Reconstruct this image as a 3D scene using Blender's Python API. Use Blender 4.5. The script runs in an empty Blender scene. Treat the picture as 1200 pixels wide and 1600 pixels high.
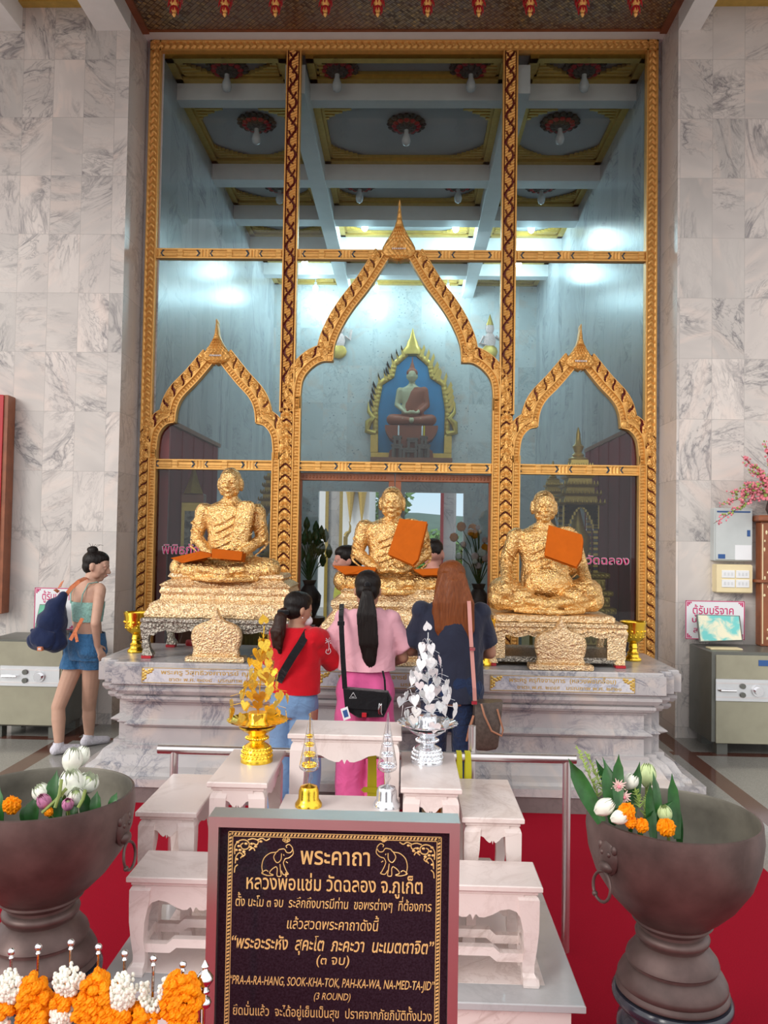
import bpy, bmesh, math, random
from mathutils import Vector, Matrix, noise
C = bpy.context.scene.collection
PI = math.pi
V = Vector
random.seed(7)
# ---------------------------------------------------------------- camera geometry (a 1200x1600 phone frame)
F, YAW, PITCH, ROLL, CX, CH = 1240.0, .0280, .0321, .0168, .1009, 1.63
def ray(px, py):
    u2, v2 = (px-600)/F, (800-py)/F
    cr, sr = math.cos(ROLL), math.sin(ROLL)
    u, v = u2*cr-v2*sr, u2*sr+v2*cr
    cp, sp = math.cos(PITCH), math.sin(PITCH)
    y, z = cp-v*sp, v*cp+sp
    cy, sy = math.cos(YAW), math.sin(YAW)
    return V((u*cy-y*sy, u*sy+y*cy, z))
def PY(px, py, Y):
    r = ray(px, py); return V((CX, 0, CH)) + r*(Y/r.y)
def PZ(px, py, Z):
    r = ray(px, py); return V((CX, 0, CH)) + r*((Z-CH)/r.z)
# ---------------------------------------------------------------- node helpers
def newmat(name):
    m = bpy.data.materials.new(name); m.use_nodes = True
    nt = m.node_tree; return m, nt, nt.nodes['Principled BSDF']
def nd(nt, t, **k):
    n = nt.nodes.new(t)
    for a, b in k.items():
        if a == 'inp':
            for i, v in b.items():
                if hasattr(v, 'links') or hasattr(v, 'is_output'): nt.links.new(v, n.inputs[i])
                else: n.inputs[i].default_value = v
        else: setattr(n, a, b)
    return n
def mth(nt, op, a, b=None, c=None):
    n = nt.nodes.new('ShaderNodeMath'); n.operation = op
    for i, v in enumerate((a, b, c)):
        if v is None: continue
        if isinstance(v, (int, float)): n.inputs[i].default_value = v
        else: nt.links.new(v, n.inputs[i])
    return n.outputs[0]
def vmth(nt, op, a, b):
    n = nt.nodes.new('ShaderNodeVectorMath'); n.operation = op
    for i, v in enumerate((a, b)):
        if isinstance(v, tuple): n.inputs[i].default_value = v
        else: nt.links.new(v, n.inputs[i])
    return n.outputs[0]
def mixc(nt, f, a, b, bt='MIX'):
    n = nt.nodes.new('ShaderNodeMix'); n.data_type = 'RGBA'; n.blend_type = bt
    for i, v in ((0, f), (6, a), (7, b)):
        if isinstance(v, (int, float)): n.inputs[i].default_value = v
        elif isinstance(v, tuple): n.inputs[i].default_value = v if len(v) == 4 else v+(1,)
        else: nt.links.new(v, n.inputs[i])
    return n.outputs[2]
def ramp(nt, f, stops):
    n = nt.nodes.new('ShaderNodeValToRGB'); e = n.color_ramp.elements
    while len(e) < len(stops): e.new(.5)
    for i, (p, c) in enumerate(stops):
        e[i].position = p; e[i].color = (c, c, c, 1) if isinstance(c, (int, float)) else (c if len(c) == 4 else c+(1,))
    nt.links.new(f, n.inputs[0]); return n.outputs[0]
def noi(nt, vec, scale, detail=4, rough=.55, dist=0):
    n = nt.nodes.new('ShaderNodeTexNoise'); n.inputs['Scale'].default_value = scale
    n.inputs['Detail'].default_value = detail; n.inputs['Roughness'].default_value = rough; n.inputs['Distortion'].default_value = dist
    if vec is not None: nt.links.new(vec, n.inputs['Vector'])
    return n.outputs['Fac']
def bump(nt, bsdf, h, strength=.3, dist=.01):
    n = nt.nodes.new('ShaderNodeBump'); n.inputs['Strength'].default_value = strength; n.inputs['Distance'].default_value = dist
    nt.links.new(h, n.inputs['Height']); nt.links.new(n.outputs[0], bsdf.inputs['Normal'])
def pos(nt): return nt.nodes.new('ShaderNodeNewGeometry').outputs['Position']
def obj_co(nt): return nt.nodes.new('ShaderNodeTexCoord').outputs['Object']
def plain(name, col, rough=.5, metal=0, var=.12, scale=8, bmp=0, spec=.5, emis=None, es=0, coat=0, trans=0, world=True):
    m, nt, b = newmat(name)
    p = pos(nt) if world else obj_co(nt)
    f = noi(nt, p, scale)
    c0 = tuple(max(0, x*(1-var)) for x in col); c1 = tuple(min(1, x*(1+var)) for x in col)
    nt.links.new(mixc(nt, ramp(nt, f, [(.3, 0.), (.7, 1.)]), c0, c1), b.inputs['Base Color'])
    b.inputs['Roughness'].default_value = rough; b.inputs['Metallic'].default_value = metal
    b.inputs['Specular IOR Level'].default_value = spec; b.inputs['Coat Weight'].default_value = coat
    if trans: b.inputs['Transmission Weight'].default_value = trans
    if emis: b.inputs['Emission Color'].default_value = emis+(1,); b.inputs['Emission Strength'].default_value = es
    if bmp: bump(nt, b, noi(nt, p, scale*6), bmp, .004)
    return m
def marble(name, base, vein, rough=.25, tile=None, side=False, vs=2.2, amt=.75, tint=.10, joint=(.45, .42, .4), warm=None, blotch=0, stretch=(1, 1, 1)):
    m, nt, b = newmat(name); p = pos(nt); q = p; rnd = None
    if tile:
        s = nt.nodes.new('ShaderNodeSeparateXYZ'); nt.links.new(p, s.inputs[0])
        u = s.outputs[1] if side else s.outputs[0]; w = s.outputs[2] if side != 'floor' else s.outputs[1]
        if side == 'floor': u = s.outputs[0]
        u = mth(nt, 'DIVIDE', mth(nt, 'ADD', u, 50+tile[2]), tile[0]); w = mth(nt, 'DIVIDE', mth(nt, 'ADD', w, 50+tile[3]), tile[1])
        cv = nd(nt, 'ShaderNodeCombineXYZ', inp={0: mth(nt, 'FLOOR', u), 1: mth(nt, 'FLOOR', w)})
        wn = nd(nt, 'ShaderNodeTexWhiteNoise', noise_dimensions='2D'); nt.links.new(cv.outputs[0], wn.inputs['Vector'])
        rnd = wn.outputs['Value']
        rot = nd(nt, 'ShaderNodeVectorRotate', rotation_type='Y_AXIS' if not side else 'X_AXIS'); nt.links.new(p, rot.inputs['Vector'])
        nt.links.new(mth(nt, 'MULTIPLY', rnd, 3.5), rot.inputs['Angle'])
        q = vmth(nt, 'ADD', rot.outputs[0], vmth(nt, 'SCALE', wn.outputs['Color'], (0, 0, 0)))
        sc = q.node.inputs[1].links[0].from_node; sc.inputs['Scale'].default_value = 30
        fu, fw = mth(nt, 'FRACT', u), mth(nt, 'FRACT', w)
        ju = mth(nt, 'LESS_THAN', mth(nt, 'MULTIPLY', mth(nt, 'MINIMUM', fu, mth(nt, 'SUBTRACT', 1, fu)), tile[0]), .0018)
        jw = mth(nt, 'LESS_THAN', mth(nt, 'MULTIPLY', mth(nt, 'MINIMUM', fw, mth(nt, 'SUBTRACT', 1, fw)), tile[1]), .0018)
        jj = mth(nt, 'MAXIMUM', ju, jw)
    q = vmth(nt, 'MULTIPLY', q, stretch)
    n1 = noi(nt, q, vs, 7, .6, 1.4); n2 = noi(nt, q, vs*2.7, 6, .6, 2.2); n3 = noi(nt, q, vs*.8, 3)
    v1 = ramp(nt, mth(nt, 'ABSOLUTE', mth(nt, 'SUBTRACT', n1, .5)), [(0, 1.), (.018, .55), (.06, 0.)])
    v2 = ramp(nt, mth(nt, 'ABSOLUTE', mth(nt, 'SUBTRACT', n2, .52)), [(0, .7), (.03, .2), (.07, 0.)])
    cl = ramp(nt, n3, [(.38, 0.), (.68, .55)])
    # veins come and go across the stone
    pres = ramp(nt, noi(nt, q, vs*.9, 2), [(.42, 0.15), (.62, 1.)])
    f = mth(nt, 'MULTIPLY', mth(nt, 'MULTIPLY', mth(nt, 'MAXIMUM', v1, v2), pres), amt)
    f = mth(nt, 'MAXIMUM', f, mth(nt, 'MULTIPLY', cl, amt*.6))
    c = mixc(nt, f, base, vein)
    if warm:
        c = mixc(nt, ramp(nt, noi(nt, q, vs*1.3, 3, .5, 1), [(.52, 0.), (.7, .7)]), c, warm)
    if blotch:
        vo = nd(nt, 'ShaderNodeTexVoronoi', inp={'Scale': 7.}); nt.links.new(vmth(nt, 'ADD', vmth(nt, 'MULTIPLY', q, (1, 1, 1.4)), vmth(nt, 'SCALE', q, (0, 0, 0))), vo.inputs['Vector'])
        g = mth(nt, 'MULTIPLY', ramp(nt, vo.outputs['Distance'], [(.12, 1.), (.22, 0.)]), ramp(nt, n1, [(.45, 0.), (.6, 1.)]))
        c = mixc(nt, mth(nt, 'MULTIPLY', g, blotch), c, vein)
    if tile:
        t = mixc(nt, rnd, tuple(1-tint*1.1 for _ in range(3)), (1.0, 1.0-tint*.15, 1.0-tint*.2))
        c = mixc(nt, 1., c, t, 'MULTIPLY')
        c = mixc(nt, jj, c, joint)
    nt.links.new(c, b.inputs['Base Color'])
    b.inputs['Roughness'].default_value = rough; b.inputs['Specular IOR Level'].default_value = .45
    return m
def leafgold(name, col=(.93, .6, .22), pale=(1., .8, .5), rough=.26, scale=55, strength=.9, dist=.006, metal=1.0):
    m, nt, b = newmat(name); p = obj_co(nt)
    vo = nd(nt, 'ShaderNodeTexVoronoi', inp={'Scale': float(scale)}); 
    w = vmth(nt, 'ADD', p, vmth(nt, 'SCALE', nd(nt, 'ShaderNodeTexNoise', inp={'Vector': p, 'Scale': 22.}).outputs['Color'], (0, 0, 0)))
    w.node.inputs[1].links[0].from_node.inputs['Scale'].default_value = .05
    nt.links.new(w, vo.inputs['Vector'])
    n = noi(nt, p, scale*1.2, 5, .65, .6)
    nt.links.new(mixc(nt, ramp(nt, n, [(.35, 0.), (.65, 1.)]), col, pale), b.inputs['Base Color'])
    nt.links.new(ramp(nt, noi(nt, p, scale*.7), [(.3, rough*.7), (.7, rough*1.8)]), b.inputs['Roughness'])
    b.inputs['Metallic'].default_value = metal
    h = mth(nt, 'ADD', mth(nt, 'MULTIPLY', vo.outputs['Distance'], 1.2), n)
    bump(nt, b, h, strength, dist)
    return m
# ---------------------------------------------------------------- mesh builder
class MB:
    def __init__(s): s.v = []; s.f = []; s.m = []; s.smooth = []
    def add(s, vs, fs, mi=0, sm=False):
        o = len(s.v); s.v += [V(x) for x in vs]
        for i, f in enumerate(fs):
            s.f.append(tuple(o+j for j in f)); s.m.append(mi[i] if isinstance(mi, list) else mi); s.smooth.append(sm)
        return s
    def box(s, a, b, mi=0):
        x0, y0, z0 = a; x1, y1, z1 = b
        return s.add([(x0,y0,z0),(x1,y0,z0),(x1,y1,z0),(x0,y1,z0),(x0,y0,z1),(x1,y0,z1),(x1,y1,z1),(x0,y1,z1)],
                     [(0,3,2,1),(4,5,6,7),(0,1,5,4),(1,2,6,5),(2,3,7,6),(3,0,4,7)], mi)
    def bevbox(s, a, b, r=.004, mi=0):
        # box with chamfered top and bottom rims
        x0, y0, z0 = a; x1, y1, z1 = b
        return s.rings([[(x0+d,y0+d,z),(x1-d,y0+d,z),(x1-d,y1-d,z),(x0+d,y1-d,z)] for d, z in ((r,z0),(0,z0+r),(0,z1-r),(r,z1))], True, mi=mi)
    def rings(s, R, caps=True, mi=0, sm=False):
        n = len(R[0]); vs = [p for r in R for p in r]; fs = []
        for i in range(len(R)-1):
            for j in range(n):
                k = (j+1) % n; fs.append((i*n+j, i*n+k, (i+1)*n+k, (i+1)*n+j))
        if caps: fs.append(tuple(range(n-1, -1, -1))); fs.append(tuple((len(R)-1)*n+j for j in range(n)))
        return s.add(vs, fs, mi, sm)
    def lathe(s, prof, c=(0,0,0), n=32, mi=0, caps=True, sx=1, sy=1):
        c = V(c)
        return s.rings([[c+V((r*sx*math.cos(2*PI*j/n), r*sy*math.sin(2*PI*j/n), z)) for j in range(n)] for r, z in prof], caps, mi, True)
    def tube(s, pts, r, n=8, mi=0, caps=True):
        pts = [V(p) for p in pts]; R = []
        up = V((0,0,1)); prev = None
        for i, p in enumerate(pts):
            t = (pts[min(i+1, len(pts)-1)]-pts[max(i-1, 0)]).normalized()
            if prev is None:
                a = t.cross(up)
                if a.length < .1: a = t.cross(V((1,0,0)))
            else: a = prev-t*prev.dot(t)
            a.normalize(); b = t.cross(a); prev = a
            rr = r[i] if isinstance(r, (list, tuple)) else r
            R.append([p+(a*math.cos(2*PI*j/n)+b*math.sin(2*PI*j/n))*rr for j in range(n)])
        return s.rings(R, caps, mi, True)
    def prism(s, poly, org, U, W, D, mi=0, sm=False):
        # poly in (u,w) placed at org+u*U+w*W, thickness vector D
        org, U, W, D = V(org), V(U), V(W), V(D); n = len(poly)
        a = [org+U*u+W*w for u, w in poly]; b = [p+D for p in a]
        return s.add(a+b, [tuple(range(n-1,-1,-1)), tuple(range(n, 2*n))]+[(i, (i+1)%n, n+(i+1)%n, n+i) for i in range(n)], mi, sm)
    def ball(s, c, r, mi=0, n=8, rz=None, M=None):
        c = V(c); r = V((r,r,r)) if isinstance(r, (int,float)) else V(r)
        R = []
        k = max(4, n//2+1)
        for i in range(k+1):
            t = PI*i/k; q = max(math.sin(t), .02)
            ring = [V((r.x*q*math.cos(2*PI*j/n), r.y*q*math.sin(2*PI*j/n), -r.z*math.cos(t))) for j in range(n)]
            if M: ring = [M@p for p in ring]
            R.append([c+p for p in ring])
        return s.rings(R, True, mi, True)
    def grid(s, P, mi=0, sm=True, flip=False):
        n = len(P); m_ = len(P[0]); fs = []; ms = []
        for i in range(n-1):
            for j in range(m_-1):
                f = (i*m_+j, i*m_+j+1, (i+1)*m_+j+1, (i+1)*m_+j); fs.append(f[::-1] if flip else f)
                if callable(mi): ms.append(mi(i, j))
        return s.add([p for r in P for p in r], fs, ms if callable(mi) else mi, sm)
    def build(s, name, mats, parent=None, label=None, loc=None):
        me = bpy.data.meshes.new(name)
        off = V(loc) if loc is not None else V((0,0,0))
        if parent is not None and loc is None: off = wloc(parent)
        me.from_pydata([tuple(p-off) for p in s.v], [], s.f)
        for m in (mats if isinstance(mats, (list, tuple)) else [mats]): me.materials.append(m)
        me.polygons.foreach_set('material_index', s.m); me.polygons.foreach_set('use_smooth', s.smooth); me.update()
        if any(s.smooth): me.set_sharp_from_angle(angle=.75)
        return link(name, me, parent, label, off)
def wloc(o):
    p = V((0,0,0))
    while o is not None: p = p+o.location; o = o.parent
    return p
def link(name, me, parent=None, label=None, off=None):
    o = bpy.data.objects.new(name, me); C.objects.link(o)
    if parent is not None:
        o.parent = parent
        if off is not None: o.location = V(off)-wloc(parent)
    elif off is not None: o.location = off
    if label: o['label'] = label
    return o
def thing(name, label, cat, loc=(0,0,0), group=None):
    o = bpy.data.objects.new(name, None); C.objects.link(o); o.location = loc; o.empty_display_size = .1
    return tag(o, label, cat, group)
def tag(o, label, cat=None, group=None):
    o['label'] = label
    if cat: o['category'] = cat
    if group: o['group'] = group
    return o
def struct(o): o['kind'] = 'structure'; return o
def copy_tree(o, parent=None):
    c = o.copy(); C.objects.link(c); c.parent = parent
    for ch in list(o.children): copy_tree(ch, c)
    return c
# ---------------------------------------------------------------- organic forms: solid pieces fused into one skin
def cone(p0, p1, r0, r1, rnd=True, n=14, sq=1.0):
    """tapered limb; rnd rounds the ends"""
    p0, p1 = V(p0), V(p1); t = (p1-p0).normalized(); a = t.cross(V((0,0,1)))
    if a.length < .05: a = V((1,0,0))
    a.normalize(); b = t.cross(a)
    R = []; st = []
    if rnd:
        for k in range(4): th = PI/2*(1-k/4); st.append((p0-t*r0*math.sin(th), max(r0*math.cos(th), r0*.05)))
    st += [(p0, r0), (p1, r1)]
    if rnd:
        for k in range(1, 5): th = PI/2*k/4; st.append((p1+t*r1*math.sin(th), max(r1*math.cos(th), r1*.05)))
    for c, r in st: R.append([c+a*math.cos(2*PI*j/n)*r*sq+b*math.sin(2*PI*j/n)*r for j in range(n)])
    m = MB(); m.rings(R, True); return m
def ell(c, r, rot=None, n=16):
    m = MB(); m.ball(c, r, n=n, M=rot); return m
def loft(secs, n=24, ax=None):
    """secs: (centre, rx, ry [,yaw])"""
    R = []
    for q in secs:
        c = V(q[0]); yw = q[3] if len(q) > 3 else 0
        R.append([c+V((q[1]*math.cos(t)*math.cos(yw)-q[2]*math.sin(t)*math.sin(yw), q[1]*math.cos(t)*math.sin(yw)+q[2]*math.sin(t)*math.cos(yw), 0)) for t in [2*PI*j/n for j in range(n)]])
    m = MB(); m.rings(R, True); return m
def organic(name, pieces, mat, voxel=.008, smooth=4, M=None, cuts=(), parent=None, label=None, disp=None, loc=None, fac=.5):
    mb = MB()
    for p in pieces: mb.add(p.v, p.f)
    if M is not None: mb.v = [M@p for p in mb.v]
    me = bpy.data.meshes.new(name+'_tmp'); me.from_pydata([tuple(p) for p in mb.v], [], mb.f)
    bm = bmesh.new(); bm.from_mesh(me); bmesh.ops.recalc_face_normals(bm, faces=bm.faces); bm.to_mesh(me); bm.free()
    o = bpy.data.objects.new(name+'_tmp', me); C.objects.link(o)
    md = o.modifiers.new('r', 'REMESH'); md.mode = 'VOXEL'; md.voxel_size = voxel; md.use_smooth_shade = True
    if smooth:
        sm = o.modifiers.new('s', 'SMOOTH'); sm.factor = fac; sm.iterations = smooth
    out = bpy.data.meshes.new_from_object(o.evaluated_get(bpy.context.evaluated_depsgraph_get()))
    bpy.data.objects.remove(o); bpy.data.meshes.remove(me)
    out.name = name
    if cuts:
        bm = bmesh.new(); bm.from_mesh(out)
        for co, no in cuts:
            bmesh.ops.bisect_plane(bm, geom=bm.verts[:]+bm.edges[:]+bm.faces[:], plane_co=co, plane_no=no, clear_outer=True)
        bm.to_mesh(out); bm.free()
    if disp:
        out.update()
        nr = [v.normal.copy() for v in out.vertices]
        for v, n_ in zip(out.vertices, nr): v.co = v.co+n_*disp(v.co)
    off = V(loc) if loc is not None else (wloc(parent) if parent is not None else V((0,0,0)))
    for v in out.vertices: v.co = v.co-off
    out.materials.clear(); out.materials.append(mat)
    out.polygons.foreach_set('use_smooth', [True]*len(out.polygons)); out.update()
    return link(name, out, parent, label, off)
# ---------------------------------------------------------------- lettering
TONES = '่้๊๋์'; UPV = 'ัิีึื็ํ'
def text(s, mat, org, U, W, width=None, height=.02, parent=None, name='lettering', align='CENTER', bold=0, shear=0, depth=.0006, raise_=.0):
    """letters lying in the plane org + u*U + w*W, baseline at org; width fits the line"""
    c = bpy.data.curves.new('t', 'FONT'); c.body = s; c.size = 1; c.align_x = 'LEFT'; c.shear = shear; c.offset = bold; c.extrude = 0; c.resolution_u = 3
    m0 = bpy.data.materials.new('a'); m1 = bpy.data.materials.new('b'); c.materials.append(m0); c.materials.append(m1)
    for i, ch in enumerate(s):
        if ch in TONES and i and (s[i-1] in UPV or (i+1 < len(s) and s[i+1] == 'ำ')): c.body_format[i].material_index = 1
    o = bpy.data.objects.new('t', c); C.objects.link(o)
    me = bpy.data.meshes.new_from_object(o.evaluated_get(bpy.context.evaluated_depsgraph_get()))
    bpy.data.objects.remove(o); bpy.data.curves.remove(c)
    up = set()
    for p in me.polygons:
        if p.material_index == 1: up.update(p.vertices)
    co = [v.co.copy() for v in me.vertices]
    for i in up: co[i].y += .2
    x0 = min(p.x for p in co); x1 = max(p.x for p in co)
    U, W, org = V(U).normalized(), V(W).normalized(), V(org); N = U.cross(W)
    sy = height; sx = sy if width is None else width/(x1-x0)
    sh = {'CENTER': -(x0+x1)/2, 'LEFT': -x0, 'RIGHT': -x1}[align]
    off = wloc(parent) if parent is not None else V((0,0,0))
    for v, p in zip(me.vertices, co): v.co = org+U*(p.x+sh)*sx+W*p.y*sy+N*depth-off
    me.materials.clear(); me.materials.append(mat)
    for p in me.polygons: p.material_index = 0
    me.update()
    return link(name, me, parent, None, off)
# ---------------------------------------------------------------- camera
cd = bpy.data.cameras.new('camera'); cam = bpy.data.objects.new('camera', cd); C.objects.link(cam)
fw = ray(600, 800).normalized(); rt = (ray(700, 800)-ray(600, 800)).normalized(); upv = rt.cross(fw)
cam.matrix_world = Matrix(((rt.x, upv.x, -fw.x, CX), (rt.y, upv.y, -fw.y, 0), (rt.z, upv.z, -fw.z, CH), (0,0,0,1)))
cd.sensor_fit = 'VERTICAL'; cd.sensor_height = 36; cd.sensor_width = 27; cd.lens = 36*F/1600; cd.clip_start = .05; cd.clip_end = 2000
bpy.context.scene.camera = cam
sc = bpy.context.scene
sc.view_settings.view_transform = 'Standard'; sc.view_settings.look = 'None'; sc.view_settings.gamma = 1; sc.view_settings.use_curve_mapping = False
sc.view_settings.exposure = 0.0
sc.cycles.use_denoising = True; sc.cycles.max_bounces = 10; sc.cycles.transparent_max_bounces = 16; sc.cycles.caustics_reflective = False; sc.cycles.caustics_refractive = False
sc.cycles.sample_clamp_indirect = 6
# ---------------------------------------------------------------- materials
M = {}
WT = (.262, .4975)
M['wall'] = marble('wall marble', (.75,.71,.675), (.27,.26,.27), tile=(WT[0], WT[1], .09, .1), vs=3.4, amt=1., tint=.18, stretch=(1,1,.38), warm=(.82,.72,.66))
M['wall_side'] = marble('wall marble return', (.74,.68,.65), (.34,.31,.31), tile=(.6, WT[1], .05, .1), side=True, vs=2.4, amt=.7)
M['in_side'] = marble('inner wall marble', (.62,.64,.66), (.24,.27,.30), tile=(.26, 1.2, 0, .1), side=True, vs=1.6, amt=.95, stretch=(1, 1.6, .35), joint=(.5,.52,.54), tint=.16)
M['in_back'] = marble('back wall marble', (.74,.77,.76), (.26,.31,.34), tile=(.40, .62, .1, .1), vs=2.2, amt=.5, blotch=.85, tint=.16, joint=(.58,.6,.6), warm=(.72,.62,.56))
M['ped'] = marble('pedestal marble', (.53,.51,.505), (.19,.20,.24), vs=3.0, amt=1., tile=(.62, 5, .1, 3), joint=(.45,.43,.42), tint=.05, warm=(.62,.54,.48))
M['stand'] = marble('altar table marble', (.84,.74,.71), (.46,.34,.30), vs=2.4, amt=.6, rough=.3)
M['plat'] = marble('platform marble', (.48,.48,.49), (.32,.32,.33), vs=2, amt=.5, rough=.15)
M['plinth'] = marble('dark plinth', (.20,.165,.16), (.13,.115,.115), vs=3, amt=.6)
M['inlay'] = marble('inscribed slab', (.66,.67,.70), (.24,.27,.36), vs=4, amt=.95)
# floor : pale terrazzo with brown strips
m, nt, b = newmat('floor stone'); p = pos(nt)
s = nt.nodes.new('ShaderNodeSeparateXYZ'); nt.links.new(p, s.inputs[0])
fx, fy = s.outputs[0], s.outputs[1]
n1 = noi(nt, p, 160, 2); n2 = noi(nt, p, 2.2, 4)
c = mixc(nt, ramp(nt, n1, [(.35, 0.), (.65, 1.)]), (.25,.245,.225), (.38,.37,.34))
c = mixc(nt, mth(nt, 'MULTIPLY', n2, .5), c, (.30,.29,.27))
XR, XL = PZ(1114, 1225, 0).x, PZ(86, 1178, 0).x
YR = PZ(1150, 1192, 0).y
def band(v, c0, w): return mth(nt, 'LESS_THAN', mth(nt, 'ABSOLUTE', mth(nt, 'SUBTRACT', v, c0)), w)
g = mth(nt, 'MAXIMUM', mth(nt, 'MAXIMUM', band(fx, XR, .065), band(fx, XL, .065)),
        mth(nt, 'MULTIPLY', band(fy, YR, .05), mth(nt, 'GREATER_THAN', mth(nt, 'ABSOLUTE', fx), 2.1)))
c = mixc(nt, g, c, (.13,.055,.04))
nt.links.new(c, b.inputs['Base Color']); b.inputs['Roughness'].default_value = .13
M['floor'] = m
M['carpet'] = plain('red carpet', (.36,.006,.022), rough=.95, var=.16, scale=220, bmp=.5, spec=.1)
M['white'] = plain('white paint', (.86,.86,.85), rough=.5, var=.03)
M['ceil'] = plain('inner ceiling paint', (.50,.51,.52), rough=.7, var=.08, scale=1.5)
M['gold'] = plain('gold paint', (.80,.43,.12), rough=.40, metal=.45, var=.1, scale=30, bmp=.25)
M['goldtrim'] = plain('dull gold trim', (.62,.42,.10), rough=.38, metal=.5, var=.1, scale=20)
M['red'] = plain('dark red lacquer', (.17,.015,.012), rough=.5, var=.1)
M['mirror'] = plain('dark mirror chip', (.02,.03,.045), rough=.12, var=.1)
M['redlac'] = plain('red lacquer', (.45,.015,.025), rough=.35, var=.1)
M['wood'] = plain('reddish door wood', (.27,.085,.035), rough=.35, var=.2, scale=12)
M['velvet'] = plain('dark red cloth panel', (.26,.008,.025), rough=.8, var=.15, scale=4)
M['steel'] = plain('brushed steel', (.74,.71,.71), rough=.33, metal=1, var=.04)
M['chrome'] = plain('chrome', (.8,.8,.82), rough=.08, metal=1, var=.02)
M['leaf'] = leafgold('gold leaf skin', (.66,.33,.07), (1.,.74,.38), .26, 100, .75, .005)
M['leafpale'] = leafgold('flaking gold leaf', (.66,.41,.19), (1.,.82,.55), .30, 90, .9, .005)
M['leafdark'] = leafgold('worn silver leaf', (.16,.14,.12), (.62,.58,.50), .3, 70, 1., .006)
M['orange'] = plain('orange robe cloth', (.52,.105,.002), rough=.75, var=.06, scale=20, spec=.2)
M['brass'] = plain('shiny gold bowl', (.98,.62,.06), rough=.16, metal=1, var=.05, scale=40, bmp=.15)
M['bronze'] = plain('bronze', (.125,.083,.076), rough=.46, metal=.5, var=.35, scale=9, bmp=.08)
M['bronzein'] = plain('weathered bronze inside', (.17,.155,.125), rough=.6, metal=.3, var=.3, scale=9)
M['blackstone'] = plain('polished black stone', (.028,.03,.045), rough=.18, var=.3, scale=12, spec=.7)
M['signblack'] = plain('black granite', (.020,.013,.020), rough=.10, var=.5, scale=300, spec=.28)
M['signgold'] = plain('sign gold', (.80,.52,.20), rough=.4, metal=.2, var=.03)
M['silver'] = plain('clear silver plastic', (.80,.83,.88), rough=.12, metal=.75, var=.06, scale=60)
M['safe'] = plain('grey safe enamel', (.13,.135,.12), rough=.35, var=.1)
M['safedoor'] = plain('olive beige safe door', (.34,.325,.24), rough=.35, var=.10, scale=5)
M['panelgrey'] = plain('grey steel panel', (.56,.60,.60), rough=.4, metal=.1, var=.04)
M['alu'] = plain('aluminium', (.72,.74,.76), rough=.3, metal=.7, var=.03)
M['cream'] = plain('cream plastic', (.82,.70,.43), rough=.4, var=.03)
M['paper'] = plain('white board', (.83,.85,.88), rough=.5, var=.02)
M['magenta'] = plain('magenta print', (.62,.02,.16), rough=.5, var=.02)
M['blue'] = plain('blue print', (.03,.10,.30), rough=.5, var=.02)
M['tape'] = plain('yellow tape', (.72,.68,.02), rough=.5, var=.05)
M['tapew'] = plain('amber tape', (.72,.52,.0), rough=.5, var=.05)
def world_mixc(name, a, b_, sc_, rough=.6): 
    m, nt, b = newmat(name); nt.links.new(mixc(nt, ramp(nt, noi(nt, pos(nt), sc_, 5, .6, .5), [(.42, 0.), (.58, 1.)]), a, b_), b.inputs['Base Color']); b.inputs['Roughness'].default_value = rough; return m
M['certif'] = world_mixc('certificate print', (.85,.83,.62), (.18,.62,.60), 9)
M['green'] = plain('leaf green', (.022,.105,.022), rough=.4, var=.35, scale=30)
M['lotusw'] = plain('white lotus petal', (.84,.87,.76), rough=.5, var=.06, scale=40)
M['lotusg'] = plain('pale green lotus petal', (.58,.70,.34), rough=.5, var=.1, scale=40)
M['lotusp'] = plain('pink lotus petal', (.62,.22,.40), rough=.5, var=.2, scale=40)
M['stem'] = plain('olive stem', (.20,.26,.06), rough=.5, var=.2)
M['marigold'] = plain('marigold orange', (.92,.28,.002), rough=.6, var=.12, scale=60, spec=.2)
M['jasmine'] = plain('jasmine white', (.86,.84,.74), rough=.5, var=.08, scale=60)
M['pinkf'] = plain('pink blossom', (.84,.24,.30), rough=.6, var=.3, scale=30)
M['palef'] = plain('pale pink chrysanthemum', (.80,.58,.54), rough=.6, var=.2, scale=60)
M['fern'] = plain('fern green', (.30,.42,.10), rough=.5, var=.3, scale=30)
M['bark'] = plain('branch brown', (.16,.09,.05), rough=.8, var=.2)
M['skin'] = plain('light skin', (.56,.34,.25), rough=.5, var=.06, scale=12, spec=.3)
M['skintan'] = plain('tan skin', (.42,.22,.145), rough=.5, var=.06, scale=12, spec=.3)
M['skinpink'] = plain('pinkish skin', (.58,.28,.22), rough=.5, var=.06, scale=12, spec=.3)
def hairmat(name, col, col2):
    m, nt, b = newmat(name); p = obj_co(nt)
    q = vmth(nt, 'MULTIPLY', p, (1, 1, .08)); n = noi(nt, q, 160, 3)
    nt.links.new(mixc(nt, n, col, col2), b.inputs['Base Color']); b.inputs['Roughness'].default_value = .42; b.inputs['Specular IOR Level'].default_value = .22
    bump(nt, b, n, .7, .004); return m
M['hair'] = hairmat('black hair', (.004,.003,.003), (.014,.009,.008))
M['hairbrown'] = hairmat('dark brown hair', (.012,.005,.004), (.045,.018,.011))
M['hairauburn'] = hairmat('auburn hair', (.075,.018,.006), (.26,.075,.02))
def cloth(name, col, rough=.85, var=.1, sc_=14, f=.5):
    m, nt, b = newmat(name); p = obj_co(nt)
    n = noi(nt, p, sc_, 3, .5, .8)
    nt.links.new(mixc(nt, n, tuple(x*(1-var) for x in col), tuple(min(1, x*(1+var)) for x in col)), b.inputs['Base Color'])
    b.inputs['Roughness'].default_value = rough; b.inputs['Specular IOR Level'].default_value = .2; b.inputs['Sheen Weight'].default_value = .2
    bump(nt, b, n, f, .03); return m
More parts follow.
